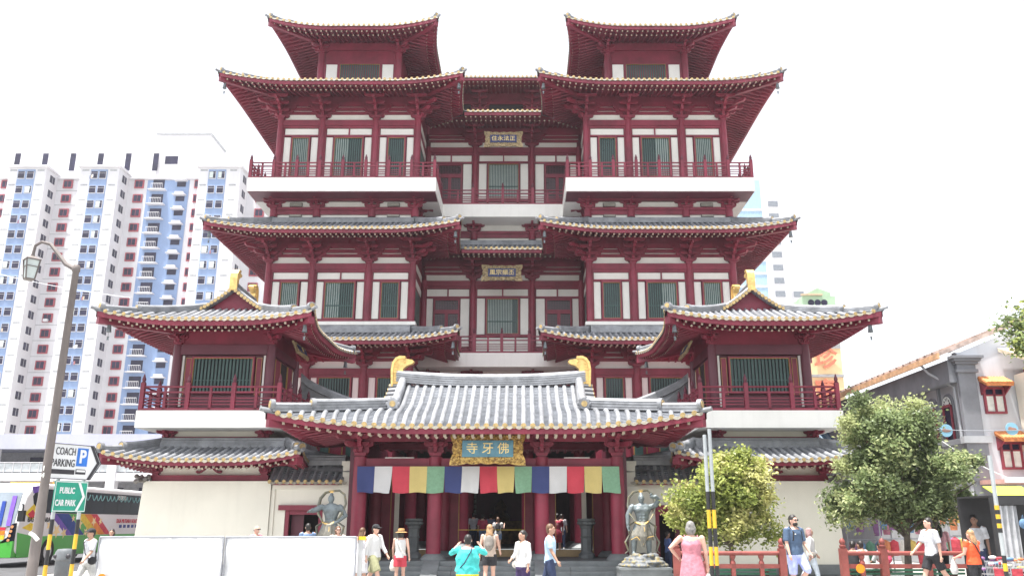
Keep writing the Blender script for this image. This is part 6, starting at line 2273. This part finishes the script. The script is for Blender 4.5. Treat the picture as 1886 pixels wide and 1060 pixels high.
for px_, lab, c1, rt_, y_ in ((1568, 'woman in black sleeveless top seated at the left end of the bench', BLK, 150, 22.95), (1593, 'person in white shirt seated beside the woman in black', WHT, 215, 22.95), (1627, 'child in white shirt with pink bag seated on the bench', WHT, 200, 23.0)):
    X_, _ = P(px_, 1000, y_)
    ex = (('backpack', cloth('pink_bag', (0.72, 0.10, 0.18))),) if px_ == 1627 else ()
    person(lab, X_, y_, 1.5 if px_ < 1620 else 1.45, rt_, top=c1, bottom=TAUPE, sleeve=0 if c1 is BLK else 0.5, pant=0.95, skin='tan', hair='black', hairstyle='bun' if c1 is BLK else 'short', legs=((86, 84), (82, 86)), arms=((22, 10, 45), (26, 10, 50)), seat=True, lean=14, extras=ex, shoe='dark')
px_person('man in grey T-shirt and black shorts walking left along the railing', 1708, 951, 20.7, -80, top=GRYC, bottom=BLK, sleeve=0.45, pant=0.42, hair='black', legs=((20, 6), (-24, 14)), arms=((22, 8, 24), (-10, 8, 10)), skin='fair')
px_person('woman in orange top with black bag and white carrier bag, phone raised', 1786, 976, 19, 205, top=ORG, bottom=BLK, sleeve=0.2, pant=0.9, hair='blonde', hairstyle='long', fat=1.15, arms=((40, 14, 95), (10, 10, 60)), extras=(('hipbag', BLK, -1), ('handbag', WHT, 1), ('strap', BLK, 1)))
px_person('tall man with black hair and grey shirt behind the woman in orange', 1792, 949, 22.5, -30, top=GRYC, bottom=NVY, skin='brown', pant=0.97)
px_person('man in blue shirt and beige trousers walking away past the stalls', 1815, 973, 30, 190, h=1.5, top=cloth('sky_shirt', (0.36, 0.46, 0.70)), bottom=cloth('beige', (0.42, 0.38, 0.32)), skin='brown', sleeve=0.8, pant=0.97, vox=0.02, legs=((12, 4), (-14, 8)))
px_person('woman in pink patterned top and dark trousers behind the grey T-shirt man', 1727, 962, 25, 160, top=cloth('rose_print', (0.62, 0.32, 0.36)), bottom=BLK, hair='black', hairstyle='long', skin='tan', pant=0.97, vox=0.02)
G2 = 'visitors in the dark gate hall'
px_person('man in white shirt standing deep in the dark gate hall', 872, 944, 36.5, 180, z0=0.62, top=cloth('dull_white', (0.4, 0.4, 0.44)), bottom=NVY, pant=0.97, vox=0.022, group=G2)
px_person('person in red top standing between white shirts in the gate hall', 889, 947, 36, 170, z0=0.62, top=REDS, bottom=DEN, pant=0.97, vox=0.022, group=G2)
px_person('woman in white top and denim shorts inside the gate with small dark backpack', 917, 955, 33.2, 180, z0=0.498, h=1.3, top=WHT, bottom=DEN, sleeve=0.3, pant=0.3, hair='brown', hairstyle='bun', vox=0.02, extras=(('backpack', BLK),), arms=((20, 20, 120), (-4, 10, 10)), group=G2)
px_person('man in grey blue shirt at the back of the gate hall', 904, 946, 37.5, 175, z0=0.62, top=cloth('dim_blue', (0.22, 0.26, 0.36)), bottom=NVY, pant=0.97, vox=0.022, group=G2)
px_person('man in crimson shirt and red shorts inside the right bay of the gate', 1026, 945, 32.5, 180, z0=0.498, h=1.42, top=REDS, bottom=REDC, pant=0.5, sleeve=0.45, vox=0.02, extras=(('number', '21'),), group=G2)
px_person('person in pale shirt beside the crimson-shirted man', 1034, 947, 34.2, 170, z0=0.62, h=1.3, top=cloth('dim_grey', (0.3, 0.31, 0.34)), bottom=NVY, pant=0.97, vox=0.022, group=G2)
px_person('person in blue shirt in the red doorway right of the statue', 1229, 978, 28.2, 100, top=cloth('mid_blue', (0.08, 0.13, 0.32)), bottom=NVY, skin='brown', pant=0.97, vox=0.02)

# ------------------------------------------------------------------ guardian statues
BRZ = mat('verdigris_bronze', (0.155, 0.185, 0.195), 0.5, 0.15, 5, 0.15, metal=0.2)
SKIRT = mat('bronze_skirt', (0.20, 0.19, 0.16), 0.55, 0.2, 6, 0.3)
ROCK = mat('gilt_flecked_rock', (0.12, 0.13, 0.14), 0.6, 0.1, 7.0, 1.0, col2=(0.27, 0.215, 0.09), bscale=9, rng=(0.5, 0.62))
SCARF = mat('bronze_scarf', (0.20, 0.20, 0.16), 0.5, 0.3, 8, 0.2, metal=0.2, col2=(0.34, 0.28, 0.13), rng=(0.5, 0.7))
def guardian(label, X, Y, flip, raised):
    t = thing('guardian_statue', label, 'statue', (X, Y, 0))
    W[t] = Vector((0, 0, 0))
    zb = 0.72
    s = flip
    B = MB()
    def q(x, y, z):
        return Vector((x * s, y, zb + z))
    loft(B, [(0.02 * s, 0, zb + z, rx, ry) for z, rx, ry in ((0.78, 0.20, 0.15), (0.95, 0.17, 0.13), (1.1, 0.2, 0.14), (1.25, 0.27, 0.16), (1.36, 0.25, 0.13), (1.43, 0.1, 0.09))])
    for sx in (-1, 1):
        B.blob(q(sx * 0.10, -0.11, 1.24), (0.10, 0.06, 0.08), 10, 6)
        for k in range(3):
            B.blob(q(sx * 0.055, -0.125, 1.10 - 0.08 * k), (0.05, 0.03, 0.035), 8, 5)
        B.blob(q(sx * 0.26, 0, 1.33), (0.085, 0.08, 0.08), 8, 6)
    B.blob(q(0.0, -0.03, 1.56), (0.095, 0.105, 0.125), 12, 9)
    B.blob(q(0.0, -0.12, 1.55), (0.03, 0.03, 0.03), 6, 5)
    B.blob(q(0.0, -0.09, 1.6), (0.075, 0.04, 0.02), 8, 5)
    B.blob(q(0.0, -0.08, 1.48), (0.06, 0.05, 0.035), 8, 5)
    B.blob(q(0, 0.0, 1.69), (0.055, 0.055, 0.05), 8, 6)
    # legs, braced
    for sx, fx in ((-1, -0.24), (1, 0.17)):
        B.tube([q(sx * 0.1, 0, 0.80), q(fx * 1.0, -0.05, 0.45), q(fx * 1.08, 0.0, 0.06)], [0.14, 0.10, 0.065], 12)
        B.blob(q(fx * 1.06, 0.02, 0.27), (0.075, 0.08, 0.12), 10, 6)
        B.tube([q(fx * 1.08, 0.04, 0.05), q(fx * 1.15, -0.2, 0.03)], [0.06, 0.05], 8)
    # arms
    def handf(w, d, spread):
        B.blob(w + d * 0.05, (0.055, 0.05, 0.055), 8, 6)
        o = d.orthogonal().normalized()
        for k in range(4):
            p = w + d * 0.08 + o * (0.03 * (k - 1.5))
            B.tube([p, p + d * spread, p + d * spread * 1.3 + Vector((0, -0.03, 0))], [0.018, 0.017, 0.014], 6)
        B.tube([w + d * 0.03 - o * 0.04, w + d * 0.07 - o * 0.085], [0.02, 0.016], 6)
    if raised:
        B.tube([q(0.28, 0, 1.33), q(0.42, -0.03, 1.38), q(0.50, -0.05, 1.52)], [0.085, 0.08, 0.065], 10)
        B.tube([q(0.50, -0.05, 1.52), q(0.40, -0.12, 1.62), q(0.30, -0.14, 1.58)], [0.07, 0.06, 0.045], 10)
        handf(q(0.30, -0.14, 1.56), Vector((-0.3 * s, -0.2, 0.9)).normalized(), 0.05)
        B.tube([q(-0.28, 0, 1.33), q(-0.40, -0.02, 1.08), q(-0.42, -0.08, 0.82)], [0.085, 0.075, 0.05], 10)
        handf(q(-0.42, -0.08, 0.82), Vector((0.25 * s, -0.1, -0.9)).normalized(), 0.07)
    else:
        B.tube([q(-0.28, 0, 1.33), q(-0.44, -0.08, 1.24), q(-0.52, -0.16, 1.22)], [0.085, 0.08, 0.07], 10)
        handf(q(-0.50, -0.2, 1.22), Vector((-0.6 * s, -0.6, -0.2)).normalized(), 0.05)
        B.tube([q(0.28, 0, 1.33), q(0.44, 0.0, 1.08), q(0.22, -0.12, 0.90)], [0.085, 0.075, 0.05], 10)
        handf(q(0.22, -0.12, 0.9), Vector((-0.8 * s, -0.2, -0.2)).normalized(), 0.05)
    organic('figure', B, BRZ, t, 0.017, 1)
    K = MB()
    loft(K, [(0.0, 0, zb + 0.92, 0.20, 0.155), (0.0, 0, zb + 0.8, 0.23, 0.18), (-0.02 * s, 0, zb + 0.55, 0.33, 0.21), (-0.02 * s, 0.02, zb + 0.40, 0.36, 0.2)], 18)
    K.tube([q(0.02, -0.2, 0.85), q(0.0, -0.24, 0.5), q(-0.03, -0.2, 0.22)], [0.09, 0.12, 0.05], 10, flat=0.4)
    organic('skirt', K, SKIRT, t, 0.02, 1)
    g_ = MB()
    g_.tube([q(-0.21, -0.06, 0.90), q(-0.1, -0.16, 0.86), q(0.03, -0.2, 0.83), q(0.14, -0.15, 0.9), q(0.2, -0.05, 0.94)], 0.022, 7)
    g_.tube([q(-0.34, -0.08, 0.42), q(-0.18, -0.2, 0.50), q(0.0, -0.23, 0.30), q(0.12, -0.2, 0.48), q(0.32, -0.06, 0.52)], 0.014, 6)
    g_.tube([q(0.02, -0.22, 0.83), q(0.04, -0.25, 0.68), q(0.0, -0.25, 0.5)], 0.016, 6)
    for k in range(5):
        a = R(50 + 20 * k)
        g_.tube([q(0, 0, 1.7), q(0.11 * math.cos(a), -0.02, 1.7 + 0.12 * math.sin(a))], [0.016, 0.006], 5)
    g_.build('gilt_trim', GOLD, t, local=True, smooth=True)
    c_ = MB()
    loop = [q(-0.20, -0.1, 0.92), q(-0.34, -0.05, 1.12), q(-0.38, 0.06, 1.35), q(-0.34, 0.1, 1.58), q(-0.2, 0.1, 1.74), q(-0.02, 0.1, 1.78), q(0.2, 0.1, 1.8), q(0.36, 0.1, 1.68), q(0.42, 0.06, 1.42), q(0.34, -0.04, 1.14), q(0.2, -0.12, 0.94)]
    c_.tube(loop, [0.04, 0.06, 0.065, 0.065, 0.055, 0.05, 0.055, 0.065, 0.07, 0.065, 0.04], 8, flat=0.5)
    for sx in (-1, 1):
        c_.tube([q(sx * 0.22, 0.02, 0.9), q(sx * 0.40, 0.04, 0.78), q(sx * 0.36, 0.04, 0.55), q(sx * 0.48, 0.05, 0.35), q(sx * 0.40, 0.06, 0.12), q(sx * 0.5, 0.05, 0.04)], [0.04, 0.065, 0.055, 0.07, 0.06, 0.02], 8, flat=0.5)
    c_.build('flying_scarf', SCARF, t, local=True, smooth=True)
    # rock base and plinth
    rr = random.Random(11)
    K = MB()
    for k in range(70):
        a, z = rr.uniform(0, 6.28), 0.44 + 0.09 * (k % 4)
        rad = 0.62 - (z - 0.42) * 1.0
        K.blob((rad * math.cos(a) * rr.uniform(0.85, 1.05), rad * 0.8 * math.sin(a) * rr.uniform(0.85, 1.05), z), (rr.uniform(0.1, 0.17), rr.uniform(0.1, 0.16), rr.uniform(0.04, 0.08)), 8, 5)
    loft(K, [(0, 0, 0.40, 0.60, 0.48), (0, 0, 0.55, 0.5, 0.4), (0, 0, 0.72, 0.38, 0.32)], 16)
    organic('rock', K, ROCK, t, 0.022, 0)
    pl = MB()
    pl.box(-0.72, 0.72, -0.58, 0.58, 0, 0.40)
    pl.box(-0.74, 0.74, -0.6, 0.6, 0.34, 0.385)
    pl.build('plinth', STONE, t, local=True)
    return t
xs, _ = P(608, 960, 25.6)
guardian('bronze guardian statue with looped scarf left of the gate steps, arm bent at hip', xs, 25.6, 1, False)
xs, _ = P(1182, 960, 25.3)
guardian('bronze guardian statue with raised fist on rock base right of the gate', xs, 25.3, 1, True)

# stone lamp pedestals in the porch
for px_, lab in ((762, 'carved grey stone lotus pedestal in the left bay of the gate'), (1080, 'carved grey stone lotus pedestal in the right bay of the gate')):
    x, _ = P(px_, 980, 29.0)
    t = thing('stone_pedestal', lab, 'pedestal', (x, 29.0, 0.498), group='stone lotus pedestals')
    m = MB()
    m.lathe([(0.27, 0), (0.27, 0.12), (0.22, 0.16), (0.185, 0.2), (0.185, 0.62), (0.21, 0.66), (0.185, 0.7), (0.185, 0.92), (0.22, 0.96), (0.22, 1.0)], n=8)
    m.build('shaft', STONE, t, local=True)
    m = MB()
    m.lathe([(0.2, 1.0), (0.27, 1.06), (0.28, 1.14), (0.25, 1.16)], n=16)
    for k in range(12):
        a = math.pi * k / 6
        m.blob((0.25 * math.cos(a), 0.25 * math.sin(a), 1.1), (0.06, 0.06, 0.06), 6, 5)
    m.lathe([(0.27, 1.16), (0.29, 1.18), (0.29, 1.24)], n=16)
    m.build('lotus_top', STONE, t, local=True, smooth=True)

# ------------------------------------------------------------------ trees
def tree(name, label, base, trunk_h, r0, blobs, n_leaf, size, mats, seed, lean=(0, 0)):
    rr = random.Random(seed)
    t = thing(name, label, 'tree', base)
    W[t] = Vector((0, 0, 0))
    T = MB()
    top = Vector((lean[0], lean[1], trunk_h))
    T.tube([(0, 0, 0), (lean[0] * 0.2, lean[1] * 0.2, trunk_h * 0.3), (lean[0] * 0.55, lean[1] * 0.5, trunk_h * 0.65), top], [r0 * 1.3, r0, r0 * 0.85, r0 * 0.7], 10)
    if name == 'large_tree':
        T.tube([(0.75, 0.2, 0), (0.72, 0.15, 0.7), (0.85, 0.0, 1.5), (1.1, -0.2, 2.3)], [0.1, 0.085, 0.075, 0.05], 9)
    cl = []
    for c, r, w in blobs:
        c = Vector(c)
        for k in range(int(w)):
            while True:
                v = Vector((rr.uniform(-1, 1), rr.uniform(-1, 1), rr.uniform(-1, 1)))
                if 0.25 < v.length < 1:
                    break
            v = v * (0.55 + 0.45 * rr.random()) / max(v.length, 0.6)
            p = c + Vector((v.x * r[0], v.y * r[1], v.z * r[2]))
            cl.append((p, rr.uniform(0.16, 0.46), rr.random()))
        for k in range(7):
            p = c + Vector((rr.uniform(-0.7, 0.7) * r[0], rr.uniform(-0.6, 0.6) * r[1], rr.uniform(-0.4, 0.7) * r[2]))
            st = top * rr.uniform(0.6, 1.0)
            mid = st.lerp(p, 0.5) + Vector((rr.uniform(-0.15, 0.15), rr.uniform(-0.15, 0.15), 0.1))
            T.tube([st, mid, p], [r0 * 0.5, r0 * 0.3, r0 * 0.08], 6)
    T.build('trunk', mats[-1], t, local=True, smooth=True)
    L = MB()
    per = max(1, n_leaf // len(cl))
    for p, rad, tone in cl:
        for k in range(per):
            d = Vector((rr.gauss(0, 0.5), rr.gauss(0, 0.5), rr.gauss(0, 0.42))) * rad
            c = p + d
            s = size * rr.uniform(0.65, 1.25)
            ax = Vector((rr.uniform(-1, 1), rr.uniform(-1, 1), rr.uniform(-0.9, 0.3))).normalized()
            sd_ = ax.cross(Vector((rr.uniform(-1, 1), rr.uniform(-1, 1), rr.uniform(0.2, 1.2))))
            if sd_.length < 0.05:
                continue
            sd_.normalize()
            nn = sd_.cross(ax) * (s * 0.12)
            mi = 0 if tone + rr.uniform(-0.25, 0.25) < 0.3 else (1 if tone + rr.uniform(-0.2, 0.2) < 0.68 else 2)
            L.poly([c - ax * s * 0.5, c + sd_ * s * 0.3 + nn, c + ax * s * 0.55, c - sd_ * s * 0.3 + nn], mi)
    L.build('crown', list(mats[:3]), t, local=True)
    return t
def leaf(name, c):
    return mat(name, c, 0.42, 0.25, 6.0, trans=0.45, spec=0.4)
BARK = mat('bark', (0.14, 0.115, 0.095), 0.9, 0.25, 6, 0.6, bscale=14)
LM1 = [leaf('leaf_lime_dark', (0.24, 0.29, 0.075)), leaf('leaf_lime', (0.42, 0.47, 0.13)), leaf('leaf_lime_light', (0.58, 0.57, 0.24)), BARK]
LM2 = [leaf('leaf_dark', (0.17, 0.215, 0.10)), leaf('leaf_mid', (0.28, 0.35, 0.16)), leaf('leaf_olive', (0.46, 0.50, 0.25)), BARK]
X_, _ = P(1340, 900, 23.8)
tree('small_tree', 'small yellow-green leafy tree behind the red railing right of the gate', (X_, 23.8, 0), 1.6, 0.07,
     [((-0.35, 0, 2.25), (1.05, 0.9, 0.85), 26), ((0.55, 0, 2.15), (0.95, 0.9, 0.9), 24), ((0.0, 0, 2.95), (0.95, 0.8, 0.65), 20), ((-1.0, 0, 1.75), (0.55, 0.6, 0.45), 10), ((0.25, 0, 1.5), (1.0, 0.8, 0.35), 14)], 34000, 0.125, LM1, 21)
X_, _ = P(1655, 900, 24.2)
tree('large_tree', 'large dark green tree with two trunks above the bench at right', (X_, 24.2, 0), 1.9, 0.095,
     [((-0.25, 0, 4.0), (1.3, 1.2, 1.15), 40), ((1.25, -0.3, 2.75), (1.15, 1.0, 0.95), 30), ((-0.6, 0, 2.75), (1.35, 1.1, 0.95), 34), ((-1.4, 0, 2.1), (0.7, 0.8, 0.55), 12), ((0.4, 0, 2.0), (1.2, 0.9, 0.5), 18)], 44000, 0.125, LM2, 5, (0.15, 0))
tree('street_tree', 'green tree branch reaching in at the upper right edge', (13.9, 18.5, 0), 4.8, 0.14,
     [((-0.55, 0, 5.6), (1.25, 1.1, 0.75), 26), ((0.3, 0, 6.2), (1.1, 1.0, 0.7), 18)], 16000, 0.12, [LM2[1], LM2[0], LM1[1], BARK], 8, (-0.2, 0))

# ------------------------------------------------------------------ stalls and goods below the shophouses
rr = random.Random(31)
BRIGHT = [cloth('goods_%d' % i, c) for i, c in enumerate(((0.45, 0.05, 0.07), (0.5, 0.2, 0.27), (0.5, 0.36, 0.1), (0.12, 0.22, 0.36), (0.6, 0.58, 0.53), (0.24, 0.12, 0.26), (0.12, 0.27, 0.19), (0.5, 0.18, 0.08)))]
def rack(label, X, Y, w, h, n, seed):
    q = random.Random(seed)
    t = thing('souvenir_rack', label, 'rack', (X, Y, 0), group='souvenir racks by the shophouses')
    W[t] = Vector((0, 0, 0))
    f = MB()
    for s in (-1, 1):
        f.tube([(s * w / 2, 0, 0), (s * w / 2, 0, h)], 0.025, 6)
    f.tube([(-w / 2, 0, h), (w / 2, 0, h)], 0.02, 6)
    f.tube([(-w / 2, 0, h * 0.55), (w / 2, 0, h * 0.55)], 0.02, 6)
    f.build('frame', FRAMEG, t, local=True)
    for i in range(n):
        x = -w / 2 + w * (i + 0.5) / n
        for lv in (1.0, 0.55):
            if q.random() < 0.12:
                continue
            b = MB()
            hh = h * q.uniform(0.2, 0.38)
            ww = w / n * q.uniform(0.4, 0.52)
            top = h * lv - 0.03
            b.tube([(x, 0, top), (x, -0.03, top - hh * 0.15), (x, -0.04, top - hh * 0.6), (x, -0.03, top - hh)], [0.02, ww, ww * 1.05, ww * 0.8], 8, flat=0.5)
            b.build('hanging_item', q.choice(BRIGHT), t, local=True, smooth=True)
    return t
for i, (px_, Y, w, h, n, lab) in enumerate(((1600, 30, 1.5, 1.9, 5, 'rack of hanging goods behind the seated pair under the big tree'), (1668, 29, 1.7, 2.0, 6, 'rack of orange and pink cloth right of the big trunk'), (1745, 30.5, 1.6, 2.1, 6, 'rack of bright shirts behind the woman in pink'), (1783, 28, 1.2, 2.2, 4, 'rack of bags under the tree beside the green shopfront'))):
    X_, _ = P(px_, 980, Y)
    rack(lab, X_, Y, w, h, n, 50 + i)
# black stall with plastic curtains at the right edge
X_, _ = P(1872, 980, 21)
st = thing('market_stall', 'black framed souvenir stall with clear plastic sheets at the right edge', 'stall', (X_, 21, 0))
W[st] = Vector((0, 0, 0))
bl = mat('stall_black', (0.03, 0.03, 0.033), 0.6)
f = MB()
f.box(-0.55, 1.6, -0.1, 0.0, 2.02, 2.2)
f.box(-0.55, -0.45, -0.1, 0.0, 0, 2.02)
f.box(1.5, 1.6, -0.1, 0.0, 0, 2.02)
f.box(-0.55, 1.6, 1.5, 1.55, 0, 2.2)
f.box(-0.55, 1.6, 0.0, 1.55, 2.2, 2.24)
f.build('frame', bl, st, local=True)
f = MB()
f.grid(lambda u, v: (-0.44 + 0.5 * u, -0.04 + 0.05 * math.sin(u * 22) * (0.5 + 0.5 * v), 0.5 + 1.5 * v), 30, 4)
f.build('plastic_sheet', mat('clear_plastic', (0.45, 0.46, 0.48), 0.2, 0.15, 3, spec=0.8), st, local=True, smooth=True)
for i in range(10):
    b = MB()
    x, z = rr.uniform(0.12, 0.6), rr.uniform(0.7, 1.9)
    b.blob((x, -0.12, z), (rr.uniform(0.06, 0.12), 0.05, rr.uniform(0.07, 0.14)), 10, 7)
    b.tube([(x - 0.04, -0.12, z + 0.05), (x, -0.12, z + 0.2), (x + 0.04, -0.12, z + 0.05)], 0.008, 5)
    b.build('hanging_bag', rr.choice(BRIGHT + [TAUPE, PALEB, WHT]), st, local=True, smooth=True)
aw = MB()
aw.prism([(0, 0), (0.0, 0.03), (-0.9, -0.32), (-0.9, -0.35)], lambda u, v, t: (t, u, v), -0.75, 0.55)
o = aw.build('awning', mat('lime_awning', (0.60, 0.72, 0.10), 0.7, 0.05, 2.0, trans=0.3), normals=True)
xa, za = P(1850, 896, 29.5)
o.location = (xa, 29.5, za)
tag(o, 'pale lime awning above the black stall by the shophouses', 'awning')
# wire baskets of souvenirs
for k, (px_, lab) in enumerate(((1828, 'wire basket heaped with souvenirs left of the stall post'), (1860, 'wire basket heaped with souvenirs in front of the black stall'))):
    X_, _ = P(px_, 1030, 20)
    t = thing('wire_basket', lab, 'basket', (X_, 20, 0), group='wire baskets of souvenirs')
    W[t] = Vector((0, 0, 0))
    f = MB()
    for i in range(9):
        x = -0.24 + 0.06 * i
        for y in (-0.2, 0.2):
            f.bar((x, y, 0.35), (x * 1.1, y * 1.1, 0.78), 0.008, 0.008)
    for z in (0.36, 0.5, 0.64, 0.77):
        s = 1 + 0.1 * (z - 0.35) / 0.43
        for a, b in (((-0.25, -0.2), (0.25, -0.2)), ((0.25, -0.2), (0.25, 0.2)), ((0.25, 0.2), (-0.25, 0.2)), ((-0.25, 0.2), (-0.25, -0.2))):
            f.bar((a[0] * s, a[1] * s, z), (b[0] * s, b[1] * s, z), 0.01, 0.01)
    for x in (-0.22, 0.22):
        f.tube([(x, -0.18, 0), (x, -0.18, 0.36)], 0.015, 6)
        f.tube([(x, 0.18, 0), (x, 0.18, 0.36)], 0.015, 6)
    f.build('basket', CHR, t, local=True)
    bx_o = MB().box(-0.12, 0.12, -0.235, -0.225, 0.42, 0.62)
    bx_o.build('price_card', BRIGHT[0], t, local=True)
    for i in range(16):
        b = MB()
        b.blob((rr.uniform(-0.22, 0.22), rr.uniform(-0.17, 0.17), rr.uniform(0.55, 0.86)), (rr.uniform(0.05, 0.1), rr.uniform(0.04, 0.08), rr.uniform(0.02, 0.05)), 8, 5)
        b.build('souvenir', rr.choice(BRIGHT + [WHT, PALEB, WHT]), t, local=True, smooth=True)
# round blue signs on a cable across the lane
for px_, py, lab in ((1743, 792, 'round blue hanging sign by the dark grey pilaster'), (1864, 789, 'round blue hanging sign before the red shophouse')):
    x, z = P(px_, py, 27)
    t = thing('hanging_sign', lab, 'sign', (x, 27, z), group='round blue signs over the lane')
    W[t] = Vector((0, 0, 0))
    d = MB()
    d.tube([(0, 0, 0), (0, 0.03, 0)], 0.2, 22)
    d.build('disc', mat('sky_disc', (0.20, 0.40, 0.52), 0.4, 0.1, 2), t, local=True)
    d = MB()
    d.blob((0.0, -0.004, -0.01), (0.14, 0.004, 0.05), 10, 6)
    d.blob((-0.06, -0.004, 0.04), (0.06, 0.004, 0.025), 8, 5)
    d.build('picture', mat('sign_brown', (0.30, 0.16, 0.12)), t, local=True)
c = MB()
pts = []
for k in range(13):
    u = k / 12
    pts.append((11.0 + 9.5 * u, 27, 4.75 - 0.35 * math.sin(math.pi * u)))
c.tube(pts, 0.012, 5)
tag(c.build('lane_cable', FRAMEG), 'thin cable strung across the lane carrying round blue signs', 'cable')
for (p0, p1, Y, lab) in (((1735, 812), (1870, 885), 26, 'thin sagging white cable in front of the shophouse windows'), ((0, 505), (240, 548), 40, 'thin dark cable crossing behind the street lamp')):
    a, b = P(p0[0], p0[1], Y), P(p1[0], p1[1], Y)
    c = MB()
    c.tube([(a[0] + (b[0] - a[0]) * k / 8, Y, a[1] + (b[1] - a[1]) * k / 8 - 0.1 * math.sin(math.pi * k / 8)) for k in range(9)], 0.014, 5)
    tag(c.build('cable', FRAMEG if Y > 30 else SHUT), lab, 'cable')
# blue corrugated awning beyond the right pavilion
a, za = P(1508, 788, 46)
b, zb_ = P(1572, 808, 46)
t = thing('blue_awning', 'blue corrugated awning behind the right pavilion above the big tree', 'awning', ((a + b) / 2, 46, 0))
for i in range(9):
    x0 = a + (b - a) * i / 9
    m = MB()
    m.prism([(46.0, zb_), (46.0, zb_ + 0.04), (47.0, za + 0.04), (47.0, za)], lambda u, v, q: (x0 + q, u, v), 0.0, (b - a) / 9 * (0.96))
    m.build('awning_strip', mat('awning_blue', (0.10, 0.22, 0.36)) if i % 2 else mat('awning_pale', (0.30, 0.42, 0.52)), t, normals=True)
for x0 in (a + 0.05, b - 0.05):
    bx(t, 'post', x0 - 0.04, x0 + 0.04, 46.05, 46.13, 0, zb_, FRAMEG)
# dragon-head gargoyles where pavilion wall and roof meet
for s, lab in ((-1, 'dark carved gargoyle at the outer corner of the left pavilion'), (1, 'dark carved gargoyle at the outer corner of the right pavilion')):
    x = s * 11.35
    g = MB()
    q = random.Random(4)
    g.tube([(x, 28.7, 2.95), (x, 28.4, 2.98), (x - 0.0, 28.1, 2.9)], [0.1, 0.11, 0.05], 8)
    for k in range(14):
        g.blob((x + q.uniform(-0.22, 0.22), 28.42 + q.uniform(-0.2, 0.2), 2.95 + q.uniform(-0.1, 0.14)), (q.uniform(0.04, 0.09),) * 3, 7, 5)
    o = bpy.data.objects.new('gargoyle', remeshed(g, 0.025, 'gargoyle', mat('gargoyle_grey', (0.16, 0.15, 0.14), 0.7, 0.3, 8), 0))
    COL.objects.link(o)
    tag(o, lab, 'gargoyle')

bpy.data.scenes.remove(WORK)
